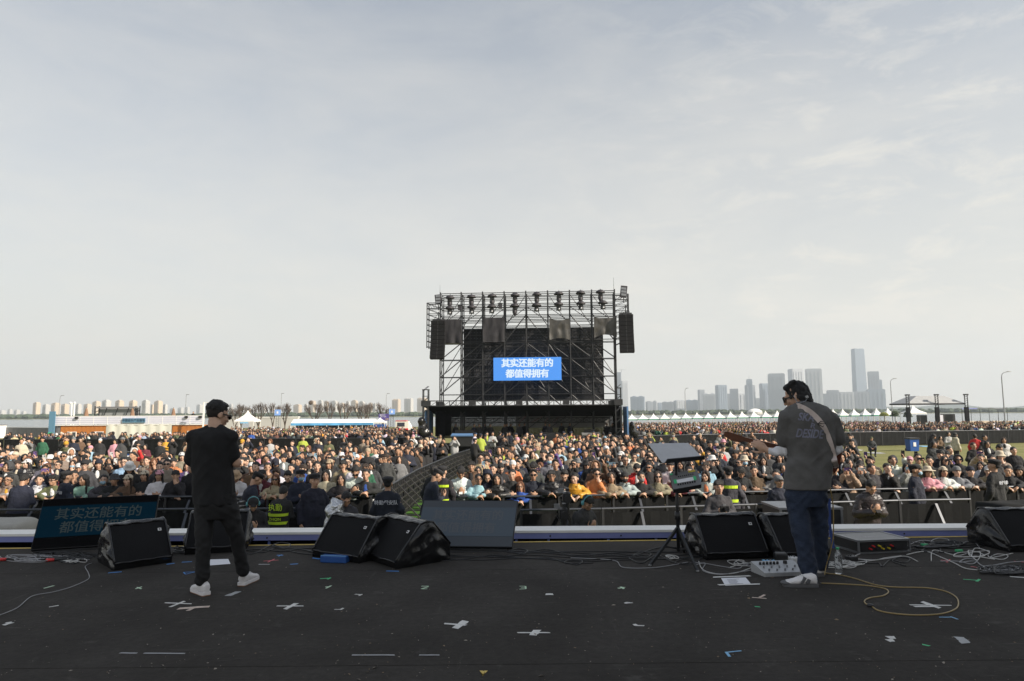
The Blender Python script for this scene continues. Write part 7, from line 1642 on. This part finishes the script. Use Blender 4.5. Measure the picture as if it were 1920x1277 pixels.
def look(q): return (f'{HN[q["hair"]]}' if q['hair'] not in HATS or q['hair'] == 'hood' else f'{q["hat"]}-{q["hair"]}ped'.replace('capped', 'capped').replace('bucketped', 'bucket-hatted').replace('beanieped', 'beanied'))
cnt = {}
for q in ind:
    a = {'glasses': ' with glasses', 'sunglasses': ' in sunglasses', 'mask': ' with blue mask'}.get(q['acc'][0], '') if q['acc'] else ''
    q['who'] = f'{look(q)} person in {q["jc"]} {q["ga"]}'
    q['base'] = f'{q["who"]}{a}, {PW[q["po"]]}, rank {q["r"] + 1} of the {q["side"]} crowd'
    cnt.setdefault(q['base'], []).append(q)
for b_, L in cnt.items():
    if len(L) == 1: L[0]['label'] = b_
    else:
        L.sort(key=lambda q: abs(q['x'])); 
        for k, q in enumerate(L): q['label'] = b_.replace(' person in', ' person in', 1) + f', {("nearest", "second", "third", "fourth")[k]} from the path'
for q in ind:
    if words(q['label']) > 16: q['label'] = q['label'].replace(' of the ', ' ').replace(' person', '').replace(' from the path', ' from path')
    if words(q['label']) > 16: q['label'] = q['label'].replace(' with blue mask', ' masked').replace(' with glasses', ' bespectacled')
    t = person(q['x'], q['y'], q['rz'], q['po'], q['hair'], q['hcol'], q['jc'], q['ga'], q['acc'], q['sc'], q['label'], skin=None, hatcol=q['hat'] if q['hair'] != 'hood' else None, shirt=q['shirt'], under='none' if rng.random() < .5 else 'long')
    if q['po'] in ('film', 'film_one'):
        pc = rng.choice(('black', 'white', 'pale blue', 'purple', 'black')); phone(t, q['po'], pc, pc, f'{q["who"]}, rank {q["r"] + 1} {q["side"]}')
# ---- everyone else as one mass
def arrays(me, ratio):
    m2 = evalmesh(me.copy(), [('DECIMATE', dict(ratio=ratio)), ('TRIANGULATE', {})]); n = len(m2.vertices); co = np.empty(n * 3, np.float32); m2.vertices.foreach_get('co', co); k = len(m2.polygons); ix = np.empty(k * 3, np.int32); m2.polygons.foreach_get('vertices', ix); bpy.data.meshes.remove(m2)
    return co.reshape(-1, 3), ix.reshape(-1, 3)
LOW = {}
for lod, (rb, rj, rh, rl) in enumerate(((.28, .14, .28, .06), (.05, .025, .05, .02))):
    for po in ('stand', 'stand_turn', 'film', 'film_one', 'clasp', 'look_down', 'chin', 'rail'):
        T = TPL[po]; LOW[lod, po] = [arrays(T['body'], rb), arrays(T['jacket'], rj), arrays(T['legs'], rl)]
    for k in HAIR: LOW[lod, 'h', k] = arrays(HAIR[k], rh)
VS, FS, CS = [], [], []; off = 0; nr = np.random.RandomState(5)
def far_person(x, y, rz, po, hair, hc, jc, sk, sc, lod, hat, shadez=None):
    global off
    c, s = math.cos(rz) * sc, math.sin(rz) * sc; Rm = np.array([[c, -s, 0], [s, c, 0], [0, 0, sc]], np.float32); o = np.array([x, y, gz(y) if shadez is None else shadez], np.float32)
    parts = list(LOW[lod, po]); cols = [sk, jc, (.02, .02, .025)]
    hco, hix = LOW[lod, 'h', hair]; HM = np.array(TPL[po]['HM'], np.float32); parts.append((hco @ HM[:3, :3].T + HM[:3, 3], hix)); cols.append(hat if hair in HATS else hc)
    for (co, ix), cl in zip(parts, cols):
        VS.append(co @ Rm.T + o); FS.append(ix + off); CS.append(np.tile(np.array([*cl, 1], np.float32), (len(co), 1))); off += len(co)
rj = lambda: [c * rng.uniform(.85, 1.15) for c in COL[rng.choice(jcols)]]
for q in rest: far_person(q['x'], q['y'], q['rz'], q['po'], q['hair'], HC[q['hcol']], COL[q['jc']], rng.choice(SKINS), q['sc'], 0, COL[q['hat']])
def scatter(n, px0, px1, y0, y1, pw=1.0, lod=1, hv=.0):
    for i in range(n):
        Y = y0 + (y1 - y0) * rng.random() ** pw; X = fpx(rng.uniform(px0, px1), Y)
        if Y < FENCE_Y(X) + .5 and y1 > 46 and y0 > 44: Y = FENCE_Y(X) + .5 + rng.random() * 1.5
        h = rng.choice(hairs); jc = rj() if rng.random() > hv else COL['lime']
        far_person(X, Y, rng.uniform(-.5, .5), rng.choice(('stand', 'stand_turn', 'clasp', 'film', 'rail')), h, HC['black'] if rng.random() < .7 else HC['dark brown'], jc, [c * .8 for c in rng.choice(SKINS)], rng.uniform(.92, 1.06), lod, COL[rng.choice(hats)])
scatter(150, -40, 440, 48, 58, 1.3); scatter(210, 430, 800, 47, 60, 1.2); scatter(260, 430, 800, 60, 92, .9); scatter(70, 430, 760, 95, 135, 1.0)
scatter(330, 1165, 1600, 56, 70, 1.1); scatter(560, 1165, 1640, 70, 130, .9); scatter(420, 1165, 1680, 130, 205, .8); scatter(330, 1590, 1960, 54, 75, 1.0); scatter(330, 1590, 1960, 75, 145, .9)
for i in range(34): X = fpx(rng.uniform(880, 1165), 1); Y = rng.uniform(31, 49); far_person(X * Y, Y, rng.uniform(-1, 3.5), rng.choice(('stand', 'stand_turn', 'clasp')), rng.choice(('police', 'short', 'short', 'bob', 'cap')), HC['black'], COL['lime'] if rng.random() < .18 else rj(), rng.choice(SKINS), rng.uniform(.95, 1.04), 0, COL['navy'])
for i in range(16): X = fpx(rng.uniform(830, 1150), 56); far_person(X, rng.uniform(54, 57.5), rng.uniform(-.5, .5), 'stand', 'short', HC['black'], COL[rng.choice(('black', 'black', 'charcoal', 'navy'))], rng.choice(SKINS), .98, 0, COL['navy'], troot.z + .55)
V = np.concatenate(VS); Fa = np.concatenate(FS); Ca = np.concatenate(CS)
me = bpy.data.meshes.new('crowd'); me.vertices.add(len(V)); me.vertices.foreach_set('co', V.ravel()); me.loops.add(Fa.size); me.loops.foreach_set('vertex_index', Fa.ravel().astype(np.int32)); me.polygons.add(len(Fa)); me.polygons.foreach_set('loop_start', np.arange(0, Fa.size, 3, dtype=np.int32))
at_ = me.attributes.new('Col', 'FLOAT_COLOR', 'POINT'); at_.data.foreach_set('color', Ca.ravel()); me.update(calc_edges=True); me.validate()
me.polygons.foreach_set('use_smooth', [True] * len(me.polygons))
stuff(tag(link('crowd', me, 'crowd'), 'packed audience farther back on the field and beyond the black fence', 'crowd'))
print('CROWD', len(slots), len(ind), len(rest), len(V), len(Fa))
# ================================================================== TREES, LAMPS, SKYLINE, HAZE
mat('bark', (.085, .065, .05), .9, noise=.2); mat('twig', (.12, .095, .08), .9)
def bare_tree(label, px, Y, ytop, spread, seed, lean=0.0):
    q = random.Random(seed); p = onground(px, Y); H = at(px, ytop, Y).z - p.z; s = 1280 / Y; t = thing('bare_tree', label, 'tree', p, 0, 'leafless trees at left')
    tr, tg = MB(), MB(); W = spread / s
    forks = q.choice((2, 3, 3))
    tr.cyl((0, 0, 0), (lean * .3, 0, H * .22), .16, .13, 7)
    def grow(a, d, L, r, lev):
        b = a + d * L
        (tr if lev < 2 else tg).cyl(a, b, r, r * .62, 5 if lev < 2 else 3, cap=False)
        if lev >= 5: return
        for k in range(4 if lev in (1, 2) else 3):
            nd = (d + Vector((q.uniform(-.62, .62) * W / H * 1.5, q.uniform(-.5, .5) * .6, q.uniform(-.1, .35)))).normalized()
            grow(a + d * L * q.uniform(.55, 1.0), nd, L * q.uniform(.58, .82), r * .58, lev + 1)
    for k in range(forks):
        grow(Vector((lean * .3, 0, H * .2)), Vector(((k - (forks - 1) / 2) * .42 * W / H * 2 + q.uniform(-.1, .1), q.uniform(-.2, .2), 1)).normalized(), H * .27, .13, 0)
    tr.build('trunk', 'bark', t); tg.build('crown', 'twig', t)
for i, (px, Y, yt, sp) in enumerate(((441, 150, 757, 22), (453, 160, 750, 26), (485, 155, 751, 24), (512, 150, 748, 30), (535, 165, 752, 20), (592, 150, 750, 26), (620, 150, 749, 24), (645, 150, 749, 22), (679, 148, 749, 30), (690, 155, 750, 22), (718, 165, 754, 22))):
    names = ('small bare tree left of the single white tent', 'bare tree just behind the single white tent', 'dense bare tree right of the single white tent', 'tall spreading bare tree by the blue square board', 'thin bare tree right of the blue square board',
             'bare tree with a bird nest above the long booth', 'bare tree above the middle of the long booth, paler', 'bare tree over the booth, narrow fan crown', 'wide bare tree above the right half of the booth', 'bare tree close behind the wide one at the booth', 'faint bare tree by the purple direction sign')
    bare_tree(names[i], px, Y, yt, sp, 40 + i)
p = at(583, 755, 150.2); me = fuse(MB().ell((0, 0, 0), (.5, .45, .5)), .12, 2); displace(me, .12, 4); tag(link('bird_nest', me, 'bark', None, p), 'dark round bird nest in the bare tree above the booth', 'nest')
# green shrubs by tents at right
mat('leaf', (.06, .085, .04), .8, noise=.4, nscale=3); mat('leaf_yellow', (.24, .26, .05), .8, noise=.3, nscale=3)
def shrub(label, px, Y, ypx, wpx, hpx, m, seed):
    q = random.Random(seed); s = 1280 / Y; p = at(px, ypx, Y); t = thing('shrub', label, 'shrub', (p.x, Y, gz(Y))); mb = MB(); W, H = wpx / s / 2, hpx / s
    z0 = p.z - gz(Y)
    for k in range(1100):
        a, r = q.random() * 6.28, q.random() ** .5; zz = q.random(); c = Vector((W * r * math.cos(a) * (1 - .4 * zz), W * .6 * r * math.sin(a), z0 + H * zz * (1 - .3 * r * r))); u = Vector((q.gauss(0, 1), q.gauss(0, 1), q.gauss(0, 1))).normalized() * .11; v = u.orthogonal().normalized() * .07
        mb.add([c - u, c + v, c + u, c - v], [(0, 1, 2, 3)])
    mb.build('foliage', m, t); MB().cyl((0, 0, 0), (0, 0, z0 + .3), .08, None, 6).build('trunk', 'bark', t)
shrub('dark leafy shrub left of the truss roof legs', 1678, 160, 781, 18, 11, 'leaf', 1); shrub('dark leafy shrub under the truss roof', 1702, 160, 782, 18, 11, 'leaf', 2); shrub('yellow-green shrub at the end of the tent row', 1658, 168, 780, 20, 7, 'leaf_yellow', 3)
# street lamps
mat('lamp_grey', (.30, .31, .33), .5, .4)
def lamp(label, px, pyb, pyt, arm, Y, r=.10):
    p = onground(px, Y); s = 1280 / Y; H = at(px, pyt, Y).z - p.z; t = thing('street_lamp', label, 'street lamp', p, 0, 'street lamps'); A = arm / s
    MB().cyl((0, 0, 0), (0, 0, H * .90), r, r * .7, 8).build('pole', 'lamp_grey', t)
    c = [Vector((0, 0, H * .90)), Vector((A * .12, 0, H * .955)), Vector((A * .45, 0, H * .985)), Vector((A, 0, H))]
    MB().tube(spline(c, 5), r * .6, 6).build('arm', 'lamp_grey', t); MB().ell((A + .25 * (1 if A > 0 else -1), 0, H + .03), (.5, .16, .09), None, 10, 6).build('lamp_head', 'lamp_grey', t)
lamp('tall curved street lamp at the far right', 1883, 783, 697, 12, 125, .12); lamp('curved street lamp left of the small truss roof', 1673, 775, 710, 7, 165, .12); lamp('thin curved street lamp above the tent row', 1285.5, 776, 728, 3, 215, .14)
lamp('thin street lamp behind the bare trees, left of the wide crown', 527, 790, 738, .6, 200, .10); lamp('thin street lamp right of the bare trees above the purple sign', 724, 786, 738, 2.5, 200, .10); lamp('thin tall lamp mast right of the container roof parasols', 348, 780, 740, .8, 180, .09); lamp('thin lamp among the left apartment towers', 111, 780, 742, 3, 180, .09)
for i, px in enumerate((134, 139)):
    p = onground(px, 95); t = thing('camera_mast', ('white camera mast on the container roof, the left of the pair', 'white camera mast on the container roof, the right of the pair')[i], 'mast', p); H = at(px, 755, 95).z - p.z
    MB().cyl((0, 0, 0), (0, 0, H), .09, .07, 8).build('pole', 'white_paint', t); MB().ell((-.2 if i == 0 else .0, 0, H - .05), (.16, .16, .16), None, 8, 6).build('camera', 'white_plastic', t)
p = onground(382, 84); t = thing('camera_mast', 'white camera mast at the right end of the container building', 'mast', p); H = at(382, 754, 84).z - p.z; MB().box((0, 0, H / 2), (.16, .16, H)).build('pole', 'white_paint', t); MB().bar((0, 0, H - .05), (.5, 0, H - .05), .07).build('arm', 'white_paint', t); MB().ell((.45, 0, H - .2), (.12, .12, .12), None, 8, 6).build('camera', 'dark_plastic', t)
# far bank: woods (one mass) and city
mat('woods', (.045, .065, .035), .95, noise=.5, nscale=.08)
def woods(name, label, x0, x1, Y, h, seed, n=900):
    q = random.Random(seed); mb = MB()
    for i in range(n):
        x = q.uniform(x0, x1); y = Y + q.uniform(-10, 40); hh = h * q.uniform(.55, 1.0); r = q.uniform(3, 7) * (Y / 980)
        mb.ell((x, y, -2.6 + hh * .45), (r, r, hh * .55), None, 6, 4)
    me = mb.mesh(); displace(me, 1.6, .5); stuff(tag(link(name, me, 'woods'), label, 'woods'))
woods('far_woods', 'hazy belt of dark trees along the far bank below the skyline', -1150, 900, 985, 7.0, 5, 1500)
mat('hill', (.10, .12, .10), .95)
mb = MB(); n = 60
for j in range(2):
    for i in range(n + 1): x = 1050 + 1800 * i / n; mb.v.append((x, 3280, -3 if j == 0 else 8 + 24 * max(0, mnoise.noise(Vector((i * .13, 7, 0))) + .35) * math.sin(math.pi * i / n)))
mb.v += [(v[0], 3400, v[2] * .2) for v in mb.v[n + 1:]]
for j in range(2):
    for i in range(n): mb.f.append((j * (n + 1) + i, j * (n + 1) + i + 1, (j + 1) * (n + 1) + i + 1, (j + 1) * (n + 1) + i)); mb.m.append(0)
struct(mb.build('hills', 'hill'))
def facade(name, c, c2, sx, sz):
    m = bpy.data.materials.new(name); m.use_nodes = True; t = m.node_tree; b = t.nodes['Principled BSDF']; b.inputs['Roughness'].default_value = .6
    tcx = N(t, 'ShaderNodeTexCoord'); mp_ = N(t, 'ShaderNodeMapping'); mp_.inputs['Rotation'].default_value = (R(90), 0, 0); t.links.new(tcx.outputs['Object'], mp_.inputs['Vector'])
    br = N(t, 'ShaderNodeTexBrick'); br.offset = 0; br.inputs['Scale'].default_value = 1; br.inputs['Brick Width'].default_value = sx; br.inputs['Row Height'].default_value = sz; br.inputs['Mortar Size'].default_value = sx * .28; br.inputs['Mortar Smooth'].default_value = .3
    br.inputs['Color1'].default_value = (*c2, 1); br.inputs['Color2'].default_value = (*[k * .8 for k in c2], 1); br.inputs['Mortar'].default_value = (*c, 1)
    t.links.new(mp_.outputs[0], br.inputs['Vector']); t.links.new(br.outputs['Color'], b.inputs['Base Color']); MATS[name] = m
facade('tower_beige', (.54, .43, .31), (.30, .26, .22), 5.5, 3.2); facade('tower_pale', (.50, .48, .45), (.30, .30, .31), 6, 3.2); facade('tower_grey', (.17, .185, .21), (.09, .11, .14), 5, 3.6); facade('tower_glass', (.13, .17, .22), (.07, .10, .15), 4, 3.8); facade('tower_light', (.34, .35, .37), (.24, .26, .29), 5, 3.6)
def block(label, x0, x1, yt, Y, m, cap=0, kind='apartment tower', group=None, rz=0.25, taper=1.0):
    xc = (x0 + x1) / 2; p = at(xc, 770, Y); s = 1280 / Y; W = (x1 - x0) / s; z1 = at(xc, yt, Y).z + 2.6; t = thing('city_tower' if kind == 'tower' else 'apartment_block', label, kind, (p.x, Y, -2.6), rz, group)
    w_ = W / (math.cos(rz) + .55 * abs(math.sin(rz))); d_ = w_ * .55; hc = z1 * (.93 if cap else 1)
    n = 3 if W > 60 or cap == 0 else 3; mb = MB()
    mb.box((0, 0, hc / 2), (w_, d_, hc), None, None, (taper, taper))
    mb.build('wall', m, t)
    rb = MB()
    for k in range(4): rb.box(((-.375 + .25 * k) * w_ * .98, -d_ / 2 - w_ * .015, hc * .48), (w_ * .10, w_ * .05, hc * .93))
    if taper == 1.0: rb.build('bay', m, t)
    if cap == 1: MB().box((0, 0, hc + (z1 - hc) * .35), (w_ * .62, d_ * .8, (z1 - hc) * .7)).box((0, 0, hc + (z1 - hc) * .85), (w_ * .28, d_ * .4, (z1 - hc) * .34)).build('roof', m, t)
    elif cap == 2:
        MB().box((0, 0, hc + (z1 - hc) * .3), (w_ * .92, d_ * .92, (z1 - hc) * .6)).build('roof', m, t); MB().cyl((0, 0, hc), (0, 0, z1 + 14), 1.2, .5, 5).build('spire', 'lamp_grey', t)
    elif cap == 3:
        mb = MB()
        for k in (-1, 1): mb.add([(k * w_ * .25 - w_ * .22, -d_ * .45, hc), (k * w_ * .25 + w_ * .22, -d_ * .45, hc), (k * w_ * .25 + w_ * .22, d_ * .45, hc), (k * w_ * .25 - w_ * .22, d_ * .45, hc), (k * w_ * .25, 0, z1)], [(0, 1, 4), (1, 2, 4), (2, 3, 4), (3, 0, 4), (3, 2, 1, 0)])
        mb.build('roof', m, t)
    else: MB().box((0, 0, hc + 1.2), (w_ * taper * .9, d_ * taper * .9, 2.4)).build('roof', m, t)
    return t
L1 = [(61, 76, 754, 1, 2000), (79, 94, 758, 1, 2050), (95, 113, 755, 1, 2000), (114, 130, 757, 1, 2050), (141, 153, 757, 1, 2050), (156, 172, 757, 1, 2000), (172, 189, 752, 1, 2100), (190, 208, 749.5, 1, 1950), (215, 232, 750, 1, 1950), (241, 257, 750.5, 1, 1950), (265, 281, 750, 1, 1950), (282, 289, 760, 0, 2100), (288, 305, 751, 1, 1950), (305, 314, 760, 0, 2000)]
o1 = ['first', 'second', 'third', 'fourth', 'fifth', 'sixth', 'seventh', 'eighth', 'ninth', 'tenth', 'eleventh', 'twelfth', 'thirteenth', 'fourteenth', 'fifteenth', 'sixteenth', 'seventeenth', 'eighteenth', 'nineteenth', 'twentieth']
for i, (a, b, yt, cp, Y) in enumerate(L1): block(f'sunlit beige apartment tower, {o1[i]} from left behind the orange container', a, b, yt, Y, 'tower_beige' if i % 3 != 1 else 'tower_pale', cp, group='beige apartment towers at left', rz=-.55)
L2 = [(-4, 12, 769), (14, 24, 767), (26, 38, 768), (40, 50, 771), (318, 330, 765), (333, 345, 764), (346, 356, 763), (368, 380, 758), (384, 396, 760), (408, 416, 756), (418, 426, 756), (429, 437, 757)]
for i, (a, b, yt) in enumerate(L2): block(f'low hazy apartment block, {o1[i]} of the dim ones at far left', a, b, yt, 3300, 'tower_pale', 1, group='dim apartment blocks at left', rz=-.5)
L3 = [(460, 470, 766), (488, 500, 764), (505, 515, 766), (536, 546, 765), (550, 566, 758), (570, 577, 757), (578, 592, 751), (596, 606, 750), (607, 616, 752), (619, 634, 751), (636, 646, 755), (649, 656, 752), (658, 671, 750), (673, 684, 752), (690, 698, 755), (699, 706, 756), (735, 751, 747.5), (758, 775, 745.5), (782, 801, 745)]
for i, (a, b, yt) in enumerate(L3): block(f'grey-blue apartment block behind bare trees and booth, {o1[i]} from left', a, b, yt, 2500 + 60 * (i % 4), 'tower_pale' if i % 2 else 'tower_beige', 3 if i > 15 else 1, group='apartment blocks behind the bare trees', rz=-.45)
L4 = [(1155, 1166.5, 699, 0, 3100), (1165, 1178, 715, 0, 3000), (1182, 1210, 742, 3, 2900), (1211, 1224, 752, 1, 3100), (1224, 1232, 751, 1, 3150), (1233, 1241, 756, 0, 3100), (1241, 1264, 752.5, 3, 3000), (1264, 1286, 749.5, 3, 3000), (1286, 1310, 749, 3, 3050), (1309.5, 1322, 731.5, 0, 3150), (1318, 1343, 736.5, 3, 3000), (1343, 1364, 723, 0, 2900), (1369, 1386, 730, 0, 3100), (1364, 1400, 739, 0, 3200),
      (1401, 1413, 709.5, 2, 3000), (1398.5, 1417, 723, 0, 3010), (1414, 1428, 747.5, 0, 3200), (1426, 1443, 720, 0, 3050), (1442, 1474.5, 701.5, 0, 2900), (1481.5, 1508, 693, 0, 2950), (1513.5, 1544, 692.5, 0, 2800)]
nm = ['glassy tower under construction half hidden behind the scaffold tower edge', 'plain hazy tower just right of the scaffold tower', 'twin-peaked apartment slab right of the scaffold tower', 'low hazy block right of the twin-peaked slab', 'narrow low block left of the smallest block in the right skyline', 'smallest block between low hazy blocks right of the scaffold tower', 'peaked slab left of the thin street lamp', 'peaked slab directly left of the thin street lamp top', 'peaked slab right of the thin street lamp', 'slim block with a flat cap beside the wide peaked slab', 'wide peaked slab left of the square dark tower', 'square dark tower left of the stepped tower', 'stepped tower between the square dark tower and the spired tower', 'low wide block in front of the stepped tower',
      'slender tower with crown and spire', 'broad lower shaft of the spired tower', 'low block right of the spired tower', 'mid-height tower touching the big slab left of the guitarist', 'big broad slab tower left of the guitarist\'s head', 'tall flat tower directly behind the guitarist\'s head', 'tall pale ribbed tower right of the guitarist\'s head']
for i, (a, b, yt, cp, Y) in enumerate(L4): block(nm[i], a, b, yt, Y, ('tower_grey', 'tower_light', 'tower_glass')[i % 3] if i != 20 else 'tower_light', cp, 'tower', 'hazy towers of the right skyline', rz=.3 if i % 2 else -.3)
L5 = [(1545, 1554, 739, 'tower_grey', 'narrow block right of the pale ribbed tower'), (1552, 1574, 732.5, 'tower_grey', 'mid block right of the pale ribbed tower'), (1575, 1602, 736, 'tower_light', 'block with roof frames left of the tallest skyscraper'), (1631.5, 1651, 697.5, 'tower_grey', 'tall tower right of the tallest skyscraper'), (1640, 1656, 713, 'tower_glass', 'stepped shoulder tower right of the tallest skyscraper'), (1602, 1630, 735, 'tower_grey', 'podium block at the foot of the tallest skyscraper'), (1628, 1660, 731, 'tower_glass', 'podium block under the tall tower right of the skyscraper')]
for a, b, yt, m, l in L5: block(l, a, b, yt, 2900 if yt > 720 else 3000, m, 0, 'tower', 'hazy towers of the right skyline', rz=-.25)
block('tallest tapering skyscraper of the right skyline', 1602, 1627, 655, 3000, 'tower_glass', 0, 'tower', 'hazy towers of the right skyline', rz=.2, taper=.86)
p = at(1165, 699, 3100); t = thing('tower_crane', 'tiny tower crane on top of the tower under construction', 'crane', p); MB().bar((0, 0, 0), (0, 0, 16), 2.2).build('mast', 'lamp_grey', t); MB().bar((-14, 0, 13), (22, 0, 13), 1.4).build('jib', 'lamp_grey', t)
# low quay buildings and lights on the left bank
mat('quay', (.46, .45, .43), .7, noise=.2, nscale=.05)
for i, (a, b, yt, l) in enumerate(((700, 800, 773, 'long low quay building on the far bank behind the purple sign'), (400, 450, 783, 'pale low wall on the far side behind the single white tent'), (470, 560, 783, 'pale low wall between the single tent and the booth'))):
    Y = 1020 if i == 0 else 240; p0, p1 = at(a, 780, Y), at(b, 780, Y); z = at((a + b) / 2, yt, Y).z; zg = -2.8 if i == 0 else gz(Y); t = thing('quay_building' if i == 0 else 'low_wall', l, 'building' if i == 0 else 'wall', (p0.x, Y, zg)); W = p1.x - p0.x
    MB().box((W / 2, 0, (z - zg) / 2), (W, 2 if i else 20, z - zg)).build('wall', 'quay', t); MB().box((W / 2, 0, z - zg + .15), (W + .4, 2.3 if i else 21, .3)).build('coping', 'white_paint', t)
p = at(1415, 767.5, 980); t = thing('domed_hall', 'pale low domed hall on the far bank below the skyline', 'hall', (p.x, 980, -2.6)); MB().ell((0, 0, 1.0), (11, 9, 6.6), None, 16, 10).build('roof', 'white_canvas', t); MB().cyl((0, 0, 0), (0, 0, 3), 10.5, None, 16).build('wall', 'quay', t)
# air
hm = bpy.data.materials.new('haze'); hm.use_nodes = True; ht = hm.node_tree; ht.nodes.clear()
pv = N(ht, 'ShaderNodeVolumePrincipled'); pv.inputs['Color'].default_value = (0.80, 0.90, 1.0, 1); pv.inputs['Density'].default_value = HAZE; pv.inputs['Anisotropy'].default_value = 0.1
ho = N(ht, 'ShaderNodeOutputMaterial'); ht.links.new(pv.outputs[0], ho.inputs['Volume']); MATS['haze'] = hm
stuff(tag(MB().box((0, 1600, 145), (9900, 3700, 302)).build('haze', 'haze'), 'pale blue haze lying over field and city', 'haze'))
